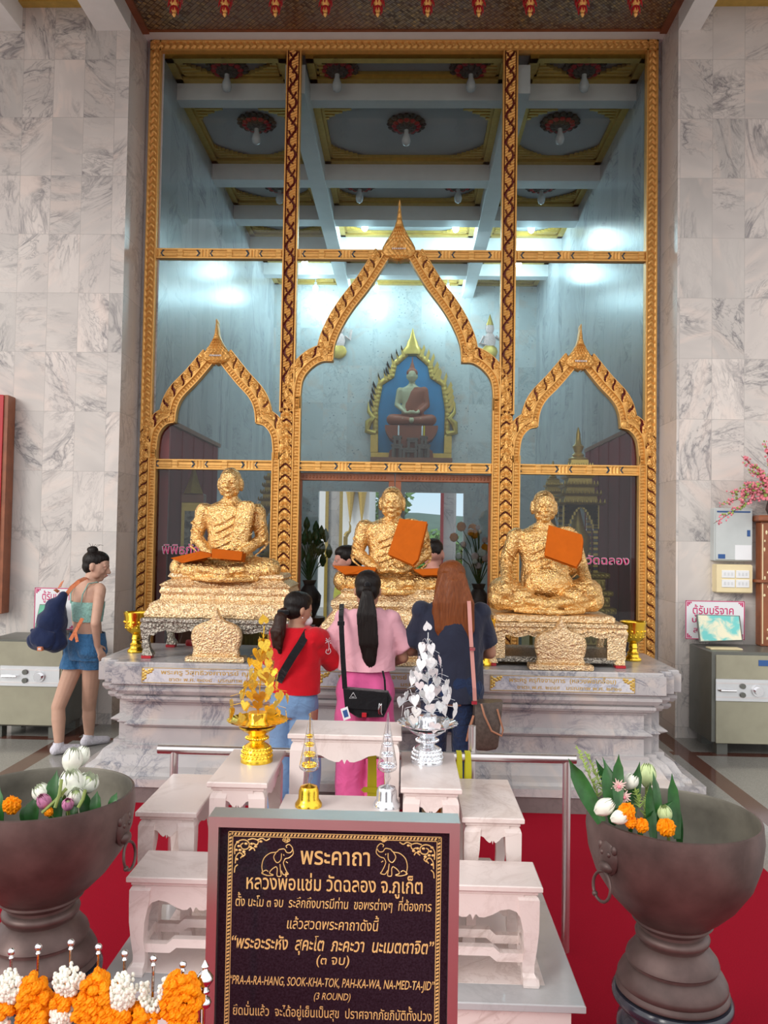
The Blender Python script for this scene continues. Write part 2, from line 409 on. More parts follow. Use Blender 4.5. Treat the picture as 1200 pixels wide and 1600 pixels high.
M['denim'] = cloth('blue denim', (.04,.14,.30), var=.35, sc_=40)
M['denimd'] = cloth('dark denim', (.012,.025,.07), var=.3, sc_=30)
M['jeansl'] = cloth('light blue trousers', (.16,.28,.47), sc_=10)
M['pink'] = cloth('pale pink cotton', (.76,.40,.47), sc_=8)
M['hotpink'] = cloth('hot pink trousers', (.68,.11,.30), sc_=10)
M['redc'] = cloth('red cotton', (.52,.003,.012), sc_=8)
M['navy'] = cloth('navy cotton', (.020,.024,.046), sc_=8)
M['mint'] = cloth('mint ribbed knit', (.30,.56,.50), sc_=60)
M['lime'] = cloth('lime cotton', (.50,.55,.10))
M['blackc'] = cloth('black cloth', (.006,.006,.008), sc_=20)
M['navybag'] = cloth('dark blue canvas', (.012,.022,.07), sc_=9)
M['terra'] = cloth('orange strap', (.62,.20,.09), sc_=40)
M['sock'] = cloth('white sock', (.74,.72,.80), sc_=60)
M['strapp'] = plain('dusty pink leather', (.55,.25,.22), rough=.5, var=.08)
M['tote'] = plain('brown monogram leather', (.075,.055,.045), rough=.45, var=.3, scale=60)
M['totetan'] = plain('tan leather', (.36,.16,.09), rough=.5, var=.1)
M['eyew'] = plain('eye white', (.8,.78,.75), rough=.2, var=.01)
M['eyeb'] = plain('eye dark', (.02,.012,.01), rough=.15, var=.01)
M['lip'] = plain('lips', (.45,.14,.12), rough=.4, var=.05)
M['bulb'] = plain('bulb glass', (.75,.77,.78), rough=.25, var=.01)
# thin window glass
m, nt, b = newmat('window glass')
nt.nodes.remove(b); tr = nd(nt, 'ShaderNodeBsdfTransparent', inp={'Color': (.90,.95,.95,1)}); gl = nd(nt, 'ShaderNodeBsdfGlossy', inp={'Roughness': .02})
fr = nd(nt, 'ShaderNodeFresnel', inp={'IOR': 1.5}); mx = nd(nt, 'ShaderNodeMixShader')
nt.links.new(mth(nt, 'MULTIPLY', fr.outputs[0], 1.1), mx.inputs[0]); nt.links.new(tr.outputs[0], mx.inputs[1]); nt.links.new(gl.outputs[0], mx.inputs[2])
nt.links.new(mx.outputs[0], nt.nodes['Material Output'].inputs[0]); M['glass'] = m
M['glassdark'] = m.copy(); M['glassdark'].name = 'smoked window glass'
for n_ in M['glassdark'].node_tree.nodes:
    if n_.type == 'BSDF_TRANSPARENT': n_.inputs['Color'].default_value = (.57,.62,.64,1)
m, nt, b = newmat('clear plastic')
nt.nodes.remove(b); tr = nd(nt, 'ShaderNodeBsdfTransparent', inp={'Color': (.93,.93,.95,1)}); gl = nd(nt, 'ShaderNodeBsdfGlossy', inp={'Roughness': .05})
lw = nd(nt, 'ShaderNodeLayerWeight', inp={'Blend': .35}); mx = nd(nt, 'ShaderNodeMixShader')
nt.links.new(lw.outputs['Facing'], mx.inputs[0]); nt.links.new(tr.outputs[0], mx.inputs[1]); nt.links.new(gl.outputs[0], mx.inputs[2])
nt.links.new(mx.outputs[0], nt.nodes['Material Output'].inputs[0]); M['clear'] = m
# mosaic of small mirror tiles laid in diagonals
m, nt, b = newmat('mosaic soffit'); p = pos(nt)
s = nt.nodes.new('ShaderNodeSeparateXYZ'); nt.links.new(p, s.inputs[0])
u = mth(nt, 'DIVIDE', mth(nt, 'ADD', s.outputs[0], s.outputs[1]), .05); w = mth(nt, 'DIVIDE', mth(nt, 'SUBTRACT', s.outputs[0], s.outputs[1]), .028)
cv = nd(nt, 'ShaderNodeCombineXYZ', inp={0: mth(nt, 'FLOOR', u), 1: mth(nt, 'FLOOR', w)})
wn = nd(nt, 'ShaderNodeTexWhiteNoise', noise_dimensions='2D'); nt.links.new(cv.outputs[0], wn.inputs['Vector'])
big = ramp(nt, noi(nt, p, 1.6, 3), [(.4, 0.), (.6, 1.)])
c = ramp(nt, wn.outputs['Value'], [(0, (.10,.06,.04)), (.3, (.30,.21,.11)), (.55, (.42,.33,.2)), (.8, (.22,.19,.17)), (1, (.62,.42,.16))])
c = mixc(nt, mth(nt, 'MULTIPLY', big, .5), c, (.35,.12,.06))
e = mth(nt, 'MINIMUM', mth(nt, 'FRACT', u), mth(nt, 'FRACT', w))
c = mixc(nt, mth(nt, 'LESS_THAN', e, .14), c, (.06,.04,.03))
nt.links.new(c, b.inputs['Base Color']); b.inputs['Metallic'].default_value = .35; b.inputs['Roughness'].default_value = .3
M['mosaic'] = m
def signtex(): pass
# ---------------------------------------------------------------- the building shell
FY = 6.95
mb = MB(); mb.box((-7,-4,-.1), (7,13.2,.06)); struct(mb.build('floor', M['floor']))
mb = MB(); mb.box((-2.75,-3.9,.06), (1.85,4.62,.068)); tag(mb.build('red_carpet', M['carpet']), 'long red carpet on the stone floor below the marble pedestal', 'carpet')
def front_wall(name, x0, x1, xi):
    mb = MB(); mb.box((x0,6.5,0), (x1,7.05,6.35))
    # the face that turns into the opening carries its own slabs
    for i, f in enumerate(mb.f):
        if all(abs(mb.v[j].x-xi) < 1e-6 for j in f): mb.m[i] = 1
    struct(mb.build(name, [M['wall'], M['wall_side']]))
front_wall('wall_left', -7, -2.29, -2.29); front_wall('wall_right', 2.29, 7, 2.29)
# skirting
mb = MB(); mb.box((-2.29,6.80,6.05), (2.29,7.05,6.35)); struct(mb.build('trim_1', M['white']))
mb = MB(); mb.box((-2.23,2.6,6.055), (2.23,6.80,6.1)); struct(mb.build('ceiling_mosaic', M['mosaic']))
mb = MB(); mb.box((-2.24,6.77,6.049), (2.24,6.80,6.06)); mb.box((-2.29,2.6,6.03), (-2.23,6.80,6.06)); mb.box((2.23,2.6,6.03), (2.29,6.80,6.06)); struct(mb.build('trim_2', M['wood']))
BZ = PY(178, 48, 6.5).z
for i, (a, b_) in enumerate(((PY(150,50,6.5).x, -2.29), (2.29, PY(1094,48,6.5).x), (PY(-40,38,6.5).x, PY(35,38,6.5).x), (PY(1260,40,6.5).x, 4.2))):
    mb = MB(); mb.box((a,2.6,BZ), (b_,6.5,6.3)); struct(mb.build('trim_%d' % (3+i), M['white']))
mb = MB()
for a, b_ in ((PY(35,38,6.5).x, PY(150,50,6.5).x), (PY(1094,48,6.5).x, PY(1260,40,6.5).x)):
    z = PY(90, 12, 6.5).z
    mb.box((a,6.42,z), (b_,6.5,z+.03)); mb.box((a,6.38,z+.03), (b_,6.5,z+.07)); mb.box((a,6.3,z+.07), (b_,6.5,z+.13))
    mb.box((a,2.6,z+.07), (a+.08,6.5,z+.13)); mb.box((b_-.08,2.6,z+.07), (b_,6.5,z+.13))
struct(mb.build('trim_7', M['goldtrim']))
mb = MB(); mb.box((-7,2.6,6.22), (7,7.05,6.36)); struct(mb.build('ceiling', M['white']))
# fascia that carries the pendants
mb = MB(); mb.box((-2.29,5.93,5.86), (2.29,6.05,6.06)); struct(mb.build('trim_8', M['goldtrim']))
pend0 = None
for i, px in enumerate((272,351,430,508,590,668,748,828,910,993)):
    tip = PY(px, 27, 5.99)
    if pend0 is None:
        r = thing('carved_pendant', '', 'ornament', (tip.x, 5.99, tip.z))
        H = 5.86-tip.z
        mb = MB(); mb.lathe([(.004,0),(.016,.02),(.012,.035),(.028,.06),(.018,.08),(.04,.12),(.03,.15),(.05,H)], n=10)
        a = mb.build('drop', M['gold'], None); a.parent = r
        mb = MB()
        for k in range(8):
            t = 2*PI*k/8; c_, s_ = math.cos(t), math.sin(t)
            for z, rr in ((.05,.03),(.10,.045),(.15,.06)):
                mb.tube([(c_*rr*.5,s_*rr*.5,z+.03),(c_*rr,s_*rr,z+.01),(c_*rr*1.15,s_*rr*1.15,z-.02)], [.010,.009,.002], 5)
        a = mb.build('red_petals', M['redlac'], None); a.parent = r
        pend0 = r
    else: r = copy_tree(pend0); r.location = (tip.x, 5.99, tip.z)
    nm = ('leftmost','second from the left','third from the left','fourth from the left','fifth from the left','fifth from the right','fourth from the right','third from the right','second from the right','rightmost')[i]
    tag(r, 'gold and red carved ceiling pendant, %s in the row' % nm, 'ornament', 'carved pendants under the mosaic ceiling')
# ---------------------------------------------------------------- carved gilded frame
def resample(P, ds):
    out = []; acc = 0; L = []
    for a, b_ in zip(P, P[1:]):
        d = (V(b_)-V(a)).length; n = max(1, round(d/ds))
        for k in range(n): out.append(V(a).lerp(V(b_), k/n))
    out.append(V(P[-1])); return out
def smoothp(P, n=6):
    """Catmull-Rom through (x,z) points"""
    P = [V((a[0], a[1])) for a in P]; P = [P[0]*2-P[1]]+P+[P[-1]*2-P[-2]]; out = []
    for i in range(1, len(P)-2):
        for k in range(n):
            t = k/n; a, b_, c_, d = P[i-1:i+3]
            out.append(.5*((2*b_)+(c_-a)*t+(2*a-5*b_+4*c_-d)*t*t+(3*b_-a-3*c_+d)*t**3))
    out.append(P[-2]); return out
def strip(mb, path, off, w, hf, side=1, ds=.006, nv=14, base=.03, Y=FY):
    """relief band along an (x,z) path; off..off+w to the given side"""
    P = resample([V((p[0], p[1])) for p in path], ds); s = 0; rows = []; mats = []
    for i, p in enumerate(P):
        t = (P[min(i+1, len(P)-1)]-P[max(i-1, 0)]).normalized(); n = V((-t.y, t.x))*side
        if i: s += (p-P[i-1]).length
        row = []; mr = []
        for j in range(nv+1):
            v = j/nv; h, mi = hf(s, v); q = p+n*(off+w*v)
            if j == 0: row.append(V((q.x, Y+.03, q.y)))
            row.append(V((q.x, Y-base-h, q.y))); mr.append(mi)
            if j == nv: row.append(V((q.x, Y+.03, q.y)))
        rows.append(row); mats.append(mr)
    def mi(i, j):
        if j == 0 or j >= nv+1: return 0
        return mats[i][j-1]
    mb.grid(rows, mi, True)
    for r in (rows[0], rows[-1]): mb.add(r, [tuple(range(len(r)))])
def rim(v, a=.12): return v < a or v > 1-a
def h_rope(s, v):
    if rim(v, .16): return .018, 0
    x = (v-.16)/.68; return .004+.020*abs(math.sin(PI*(s/.06+.45*abs(x-.5)*2)))*math.sin(PI*x)**.5, 0
def h_vine(s, v):
    if rim(v, .13): return .022, 0
    x = (v-.13)/.74; L = .235
    c1 = .5+.34*math.sin(2*PI*s/L); c2 = .5-.30*math.sin(2*PI*s/L+.4)
    d1, d2 = abs(x-c1), abs(x-c2)
    if d1 < .10: return -.006, 1
    if d2 < .075 and math.sin(2*PI*s/L*2+1.2) > -.2: return 0, 1
    if (x < .05 or x > .95): return .0, 1
    return .008+.012*abs(math.sin(2*PI*s/.05+6*x)), 0
def spiral(u, w_):
    r = math.hypot(u, w_); a = math.atan2(w_, u); return .008*math.sin(30*r+a*1.0)*max(0, 1-r*1.2)+.008*max(0, 1-r*1.6)
def h_chev(s, v):
    x = v-.5; w_ = s/.098+abs(x)**1.3*1.15+.02; f = w_-math.floor(w_)
    if f < .15: return -.005, 1
    if rim(v, .05): return .004, 0
    return .010+.006*math.sin(PI*f)+spiral((abs(x)-.26)*2.2, f-.55), 0
def h_slash(sg=1, P=.125):
    def h(s, v):
        if v > .93: return .004, 0
        w_ = s/P+sg*(.80*(v-.5)+.10*math.sin(2*PI*v)); f = w_-math.floor(w_)
        if f < .13 and v > .05: return -.005, 1
        return .010+.007*math.sin(PI*f)+spiral((v-.5)*1.6, f-.56), 0
    return h
def h_dots(s, v):
    if rim(v, .2): return .020, 0
    x = (v-.2)/.6; return .004+.012*max(0, math.sin(2*PI*s/.028)*math.sin(PI*x)), 0
def h_bar(L):
    def h(s, v):
        if rim(v, .16): return .016, 0
        P_ = .44; f = (s % P_)/P_; d = abs(v-.5)*.06
        for c0, sg in ((.16, 1), (.84, -1)):
            q = (f-c0)*P_-sg*(d-.02)
            if abs(q) < .009: return .010, 2
        q = abs(f-.5)*P_
        if f < .10 or f > .9: return .006+.010*abs(math.cos(PI*min(f, 1-f)/.10*1.5)), 0
        return .004+.006*abs(math.sin(v*PI*3))+(.008 if q < .03-d*.4 else 0), 0
    return h
GM = [M['gold'], M['red'], M['mirror']]
XO, XM, ZT, Z1, Z2 = 2.2536, .9623, 6.046, 4.1226, 2.2454
def frame_piece(name, mb, n): o = mb.build('window_frame_%d' % n, GM); struct(o); return o
# outer frame and top
mb = MB()
for sgn in (-1, 1):
    strip(mb, [(sgn*XO, 2.55), (sgn*XO, ZT)], 0, .098, h_rope, side=sgn)
    strip(mb, [(sgn*(XO-.0), 0), (sgn*(XO-.0), 2.6)], 0, .078, h_slash(-1, .098), side=sgn, ds=.005, nv=16)
    strip(mb, [(sgn*(XO-.078), 0), (sgn*(XO-.078), 2.37)], 0, .068, h_dots, side=sgn)
strip(mb, [(-XO, ZT), (XO, ZT)], 0, .095, h_rope, side=-1)
frame_piece('outer', mb, 1)
for i, sgn in enumerate((-1, 1)):
    mb = MB()
    strip(mb, [(sgn*XM, 2.72), (sgn*XM, ZT-.09)], -.065, .13, h_vine, nv=22, ds=.005)
    strip(mb, [(sgn*XM, 0), (sgn*XM, 2.75)], -.055, .11, h_chev, nv=20, ds=.005)
    s_ = -sgn
    strip(mb, [(sgn*(XM-.055), 0), (sgn*(XM-.055), 2.86)], 0, .068, h_dots, side=sgn)
    strip(mb, [(sgn*(XM+.055), 0), (sgn*(XM+.055), 2.36)], 0, .068, h_dots, side=-sgn)
    frame_piece('mullion', mb, 2+i)
n = 4
for zc in (Z1, Z2):
    for a, b_ in ((-XO+.09, -XM-.06), (-XM+.06, XM-.06), (XM+.06, XO-.09)):
        mb = MB(); strip(mb, [(a, zc), (b_, zc)], -.044, .088, h_bar(b_-a), base=.02, ds=.004); frame_piece('bar', mb, n); n += 1
def arch(pts1, pts2, cx, n, zb):
    """pts1 apex->cusp, pts2 cusp->springing : pixel positions on the inner edge of the left half"""
    mb = MB()
    A = [(PY(*p, FY).x-cx, PY(*p, FY).z) for p in pts1]; B = [(PY(*p, FY).x-cx, PY(*p, FY).z) for p in pts2]
    B.append((B[-1][0], zb))
    for sg in (1, -1):
        for pts in (A, B):
            P = [(cx+(x*sg), z) for x, z in pts]; P = smoothp(P)
            strip(mb, P, 0, .062, h_dots, side=-sg); strip(mb, P, .062, .090, h_slash(1, .107), side=-sg, ds=.005, nv=16)
        # leaf knob closing the cusp
        q = A[-1]; mb.ball((cx+sg*(q[0]-.035), FY-.035, q[1]+.03), (.030,.012,.036), n=10)
    frame_piece('arch', mb, n)
arch([(609,404),(580,449),(553,484),(535,513),(524,540),(521,566)], [(521,566),(503,567),(487,577),(475,593),(471,615)], 0, n, 2.75); n += 1
cs = -1.592
pl1 = [(339,564),(310,598),(288,621),(279,639),(275.5,661)]; pl2 = [(275.5,661),(262,665),(251,679),(247,703)]
arch(pl1, pl2, cs, n, 2.3); n += 1
# the right-hand arch mirrors the left one about the middle of the front
_A = [(PY(*p, FY).x, PY(*p, FY).z) for p in pl1]
mb = MB()
for grp in (pl1, pl2):
    pts = [(-PY(*p, FY).x+cs, PY(*p, FY).z) for p in grp]
    if grp is pl2: pts.append((pts[-1][0], 2.3))
    for sg in (1, -1):
        P = smoothp([(-cs+x*sg, z) for x, z in pts])
        strip(mb, P, 0, .062, h_dots, side=sg); strip(mb, P, .062, .090, h_slash(1, .107), side=sg, ds=.005, nv=16)
        if grp is pl1: mb.ball((-cs+sg*(pts[-1][0]+.03), FY-.045, pts[-1][1]+.03), (.030,.012,.036), n=10)
frame_piece('arch', mb, n); n += 1
def finial(cx, z0, z1, w, n):
    """flame shaped apex ornament with a carved mask"""
    prof = [(0,.03),(.05,.085),(.10,.07),(.13,.085),(.2,.12),(.32,.17),(.42,.28),(.55,.52),(.66,.78),(.76,.98),(.84,1.),(.90,.82),(.95,.45),(1,.06)]
    def hw(t):
        for (a, x), (b_, y) in zip(prof, prof[1:]):
            if t <= b_: return (x+(y-x)*(t-a)/(b_-a))*w
        return .01
    rows = []; N = 90
    for i in range(N+1):
        t = i/N; h = hw(t); row = []
        for j in range(29):
            u = (j/28)*2-1; x = u*h; z = z1+(z0-z1)*t
            e = math.sqrt(max(0, 1-u*u))
            d = .028*e+.10*w*e
            if t > .42:
                d += .010*math.sin(PI*7*u)*math.cos(t*55)*e
                d += .006*math.exp(-((abs(u)-.38)**2/.02+(t-.68)**2/.0016))     # eyes
                d -= .016*math.exp(-(u**2/.12+(t-.80)**2/.0008))                 # mouth
                d += .020*math.exp(-(u**2/.01+(t-.72)**2/.0016))
            else: d += .004*math.sin(t*60)*e
            row.append(V((cx+x, FY-.045-d, z)))
        rows.append([V((row[0].x, FY, row[0].z))]+row+[V((row[-1].x, FY, row[-1].z))])
    mb = MB(); mb.grid(rows, 0, True, flip=True)
    # row of small teeth
    zt = z1+(z0-z1)*.80
    for k in range(7): mb.ball((cx+(k-3)*w*.12, FY-.075-.1*w, zt), (.006,.006,.009), 3, 6)
    o = mb.build('window_frame_%d' % n, GM+[M['paper']]); struct(o)
finial(0, PY(623,413,FY).z, PY(623,318,FY).z, .148, n); n += 1
finial(cs, PY(342,573,FY).z, PY(345,502,FY).z, .125, n); n += 1
finial(-cs, PY(905,582,FY).z, PY(903,510,FY).z, .125, n); n += 1
# panes
w = 1
for z0, z1 in ((0, Z2), (Z2, Z1), (Z1, ZT-.05)):
    for a, b_ in ((-XO+.05, -XM), (-XM, XM), (XM, XO-.05)):
        yg = FY+.055 if (z0 == 0 and abs(a) < 1) and b_ > 0 and b_ < 1 else FY+.01
        mb = MB(); mb.add([(a,yg,z0),(b_,yg,z0),(b_,yg,z1),(a,yg,z1)], [(0,1,2,3)])
        struct(mb.build('window_%d' % w, M['glassdark' if z0 == 0 else 'glass'])); w += 1
# wooden sliding doors below the middle bar
z = PY(615, 740, FY).z; z2 = PY(615, 752, FY).z; xc = PY(617, 760, FY).x
for i, (a, b_) in enumerate(((-XM+.09, xc-.004), (xc+.004, XM-.09))):
    mb = MB(); mb.bevbox((a,6.975,z2), (b_,7.02,z)); mb.bevbox((a,6.975,0), (a+.05,7.02,z2)); mb.bevbox((b_-.05,6.975,0), (b_,7.02,z2)); mb.bevbox((a,6.975,0), (b_,7.02,.12))
    k = 0
    while a+.06+k*.03 < b_-.06: mb.ball((a+.06+k*.03, 6.975, (z+z2)/2), (.010,.006,.016), n=6); k += 1
    struct(mb.build('door_%d' % (i+1), M['wood']))
# ---------------------------------------------------------------- inner hall
xl, xr, YB, ZC = -2.14, 2.19, 13.0, 5.86
mb = MB(); mb.box((xl-.1,7.05,0), (xl,YB+.15,ZC+.1)); struct(mb.build('wall_inner_left', M['in_side']))
mb = MB(); mb.box((xr,7.05,0), (xr+.1,YB+.15,ZC+.1)); struct(mb.build('wall_inner_right', M['in_side']))
mb = MB(); mb.box((xl-.3,6.955,0),(xl,7.05,ZC+.2)); mb.box((xr,6.955,0),(xr+.3,7.05,ZC+.2)); struct(mb.build('wall_jamb', M['in_side']))
D1 = (PY(498,767,YB).x, PY(592,767,YB).x); D2 = (PY(633,770,YB).x, PY(725,772,YB).x); ZD = 2.38
mb = MB()
for a, b_ in ((xl, D1[0]), (D1[1], D2[0]), (D2[1], xr)): mb.box((a,YB,0), (b_,YB+.15,ZD))
mb.box((xl,YB,ZD), (xr,YB+.15,ZC+.1)); struct(mb.build('wall_back', M['in_back']))
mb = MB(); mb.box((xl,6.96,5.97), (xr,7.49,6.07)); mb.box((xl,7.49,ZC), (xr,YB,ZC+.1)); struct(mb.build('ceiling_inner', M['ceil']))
beamsY = [(7.35,.14),(8.74,.20),(9.85,.22),(10.9,.18),(11.95,.18)]
bx = [(PY(500,250,8.74).x-.12, PY(500,250,8.74).x+.06), (PY(773,250,8.74).x-.06, PY(773,250,8.74).x+.12)]
ZB = 5.6
mb = MB()
for y, t in beamsY: mb.box((xl,y,ZB+.02 if y > 8 else 5.75), (xr,y+t,ZC if y > 8 else 5.97))
for a, b_ in bx: mb.box((a,6.97,ZB), (b_,YB,ZC))
struct(mb.build('ceiling_beams', M['white']))
# gilded mouldings inside each coffer, with carved corners
mb = MB(); ys = [6.96]+[v for y, t in beamsY for v in (y, y+t)]+[YB]
xs = [xl, bx[0][0], bx[0][1], bx[1][0], bx[1][1], xr]
def tri(mb, x, y, dx, dy, z):
    L = .30
    rows = []
    for i in range(9):
        a = i/8
        l = L*(1-a)**1.4+.02
        mb.box((min(x, x+dx*l), min(y+dy*a*.22, y+dy*(a+.125)*.22), z-.03-.008*(i % 2)), (max(x, x+dx*l), max(y+dy*a*.22, y+dy*(a+.125)*.22), z))
ZC0 = ZC
for k in range(0, len(ys), 2):
    y0, y1 = ys[k], ys[k+1]; ZC = 5.97 if k == 0 else ZC0
    for j in range(0, 6, 2):
        x0, x1 = xs[j], xs[j+1]; t = .07
        for d, zz in ((0, ZC-.06), (.03, ZC-.03)):
            a, b_ = t+d, 0
            mb.box((x0,y0,zz), (x1,y0+a,ZC)); mb.box((x0,y1-a,zz), (x1,y1,ZC)); mb.box((x0,y0,zz), (x0+a,y1,ZC)); mb.box((x1-a,y0,zz), (x1,y1,ZC))
        for ex, dx in ((x0+.1, 1), (x1-.1, -1)):
            for ey, dy in (((y0+.1, 1), (y1-.1, -1)) if k else ((y1-.08, -1),)): tri(mb, ex, ey, dx, dy, ZC-.01)
struct(mb.build('trim_9', M['goldtrim'])); ZC = ZC0
# ceiling rosettes with bulbs
ros0 = None
spots = [(355,103,7.0),(527,106,7.0),(736,103,7.0),(913,103,7.0),(401,203,8),(635,205,8),(875,203,8),(437,300,9.4),(562,298,9.4),(716,298,9.4),(846,300,9.4)]
for i, (px, py, Y) in enumerate(spots):
    q = PZ(px, py-4, ZC-.06) if i > 3 else V((PY(px,py,7.18).x, 7.18, 0))
    if ros0 is None:
        r = thing('ceiling_rosette', '', 'ceiling lamp', (q.x, q.y, 5.97))
        mb = MB()
        for ring, (rr, nn, zz) in enumerate(((.17,16,-.015),(.12,12,-.035),(.07,8,-.05))):
            for k in range(nn):
                t = 2*PI*k/nn; mb.ball((rr*math.cos(t), rr*math.sin(t), zz), (.035,.035,.02), ring % 2, 6)
        mb.lathe([(.16,0),(.15,-.03),(.06,-.06),(.03,-.075)], n=16)
        a = mb.build('petal_ring', [M['tote'], M['redlac']]); a.parent = r
        mb = MB(); mb.lathe([(.022,-.06),(.024,-.11),(.04,-.15),(.048,-.185),(.035,-.225),(.01,-.24)], n=14); a = mb.build('bulb', M['bulb']); a.parent = r; ros0 = r
    else: r = copy_tree(ros0); r.location = (q.x, q.y, ZC if i > 3 else 5.97)
    row = ('nearest the glass','nearest the glass','nearest the glass','nearest the glass','in the second coffer row','in the second coffer row','in the second coffer row','in the third coffer row','in the third coffer row','in the third coffer row','in the third coffer row')[i]
    colm = ('far left','centre left','centre right','far right','left','middle','right','far left','centre left','centre right','far right')[i]
    tag(r, 'unlit bulb in carved ceiling rosette, %s, %s' % (colm, row), 'ceiling lamp', 'ceiling rosettes with bulbs')
# lit fluorescent bulbs deeper in the hall
m_, nt_, b__ = newmat('lit bulb'); b__.inputs['Emission Color'].default_value = (.75,.95,1,1); b__.inputs['Emission Strength'].default_value = 30; M['lit'] = m_
lit0 = None
lit = [(570,355),(712,357),(830,358),(493,451),(588,451),(700,452),(476,410),(810,413),(375,408)]
Ys = [9.9+.55]*3+[12.6]*3+[11.5]*3
for i, ((px, py), Y) in enumerate(zip(lit, Ys)):
    q = PY(px, py, Y)
    if lit0 is None:
        r = thing('lit_bulb', '', 'lamp', q)
        mb = MB(); mb.ball((0,0,0), (.045,.045,.055), n=12); a = mb.build('bulb', M['lit']); a.parent = r
        mb = MB(); mb.lathe([(.022,.04),(.022,.10)], n=10); mb.lathe([(.008,.10),(.008,.6)], n=6); a = mb.build('holder', M['white']); a.parent = r; lit0 = r
    else: r = copy_tree(lit0); r.location = q
    q2 = ('first','middle','last')[i % 3]; rw = ('row nearest the glass','row against the back wall','row between the other two')[i//3]
    tag(r, 'glowing white ceiling bulb, %s of the %s' % (('left','middle','right')[i % 3] if i < 6 else ('second from left','right','left')[i-6], rw), 'lamp', 'lit bulbs in the hall')
    L = bpy.data.lights.new('bulb_light', 'POINT'); L.energy = 11; L.color = (.55,.88,1); L.shadow_soft_size = .12
    lo = bpy.data.objects.new('bulb_light', L); C.objects.link(lo); lo.location = q-V((0,0,.16))
# ---------------------------------------------------------------- marble pedestal
def plan(off, hx=1.64, yf=4.72, yb=5.58, st=.065):
    pts = []
    for sx, ylist in ((1, (yf, yf+st, yf+2*st, yb)),):
        f = [(-hx-2*st, yf+2*st), (-hx-st, yf+2*st), (-hx-st, yf+st), (-hx, yf+st), (-hx, yf), (hx, yf), (hx, yf+st), (hx+st, yf+st), (hx+st, yf+2*st), (hx+2*st, yf+2*st), (hx+2*st, yb), (-hx-2*st, yb)]
        for x, y in f:
            pts.append((x+(off if x > 0 else -off), y+(-off if y < yf+3*st else off)))
    return pts
ped = thing('marble_pedestal', 'wide moulded marble pedestal carrying the three gilded monk statues', 'pedestal', (0,5.1,0))
def pedpart(name, prof, mat, lab=None):
    mb = MB(); mb.rings([[V((x,y,z)) for x, y in plan(o)] for o, z in prof], True)
    return mb.build(name, mat, ped, lab)
pedpart('plinth', [(.10,.06),(.10,.16)], M['plinth'], 'dark grey stone plinth')
pedpart('foot', [(.11,.16),(.11,.205),(.05,.205),(.045,.225),(.03,.235),(.005,.25),(-.015,.28),(-.03,.305),(-.055,.322),(-.075,.33),(-.075,.352),(-.09,.352)], M['ped'])
pedpart('die', [(-.10,.352),(-.10,.45),(-.105,.452),(-.06,.478),(-.06,.484),(-.10,.505),(-.10,.60)], M['ped'])
pedpart('moulding', [(-.085,.60),(-.085,.612),(-.06,.617),(-.045,.635),(-.045,.652),(-.06,.655),(-.06,.662),(-.035,.666),(-.018,.69),(-.018,.708),(-.03,.712),(-.03,.728)], M['ped'])
pedpart('top_slab', [(-.004,.728),(0,.732),(0,.838),(-.01,.842),(-.01,.852),(-.014,.86)], M['ped'])
YS = 4.72
def inscribe(x0, x1, l1, l2):
    z0, z1 = .742, .832
    mb = MB(); mb.box((x0,YS-.003,z0), (x1,YS+.01,z1)); s = mb.build('inscribed_panel', M['inlay'], ped)
    mb = MB()
    for a, b_ in (((x0,z0),(x1,z0+.003)), ((x0,z1-.003),(x1,z1)), ((x0,z0),(x0+.004,z1)), ((x1-.004,z0),(x1,z1))): mb.box((a[0],YS-.005,a[1]), (b_[0],YS-.002,b_[1]))
    for sg, xx in ((1,x0),(-1,x1)):
        for k in range(7):
            t = k/6; mb.ball((xx+sg*(.012+.05*t), YS-.003, z1-.012-.03*(1-t)**2-.012*(k % 2)), (.011,.002,.008), n=6)
            mb.ball((xx+sg*(.010+.012*(k % 2)), YS-.003, z1-.015-.055*t), (.008,.002,.009), n=6)
    mb.build('gilt_border', M['goldtrim'], s)
    xc = (x0+x1)/2
    text(l1, M['goldtrim'], (xc,YS-.0035,.795), (1,0,0), (0,0,1), (x1-x0)*.74, .036, s, 'inscription', bold=.012)
    text(l2, M['goldtrim'], (xc+.04,YS-.0035,.755), (1,0,0), (0,0,1), (x1-x0)*.72, .030, s, 'inscription', bold=.012)
inscribe(PY(222,1050,YS).x, PY(452,1050,YS).x, 'พระครู วิสุทธิวงศาจารย์ ญาณมุนี', 'ชาตะ พ.ศ. ๒๔๑๘   มรณภาพ พ.ศ. ๒๔๗๗')
inscribe(PY(497,1050,YS).x, PY(742,1050,YS).x, 'พระครูวิสุทธิวงศาจารย์ (หลวงพ่อแช่ม)', 'ชาตะ พ.ศ. ๒๓๗๐   มรณภาพ พ.ศ. ๒๔๕๑')
inscribe(PY(766,1050,YS).x, PY(992,1050,YS).x, 'พระครู ครุกิจจานุการ  (หลวงพ่อเกลื้อม)', 'ชาตะ พ.ศ. ๒๔๔๕   มรณภาพ พ.ศ. ๒๕๒๑')
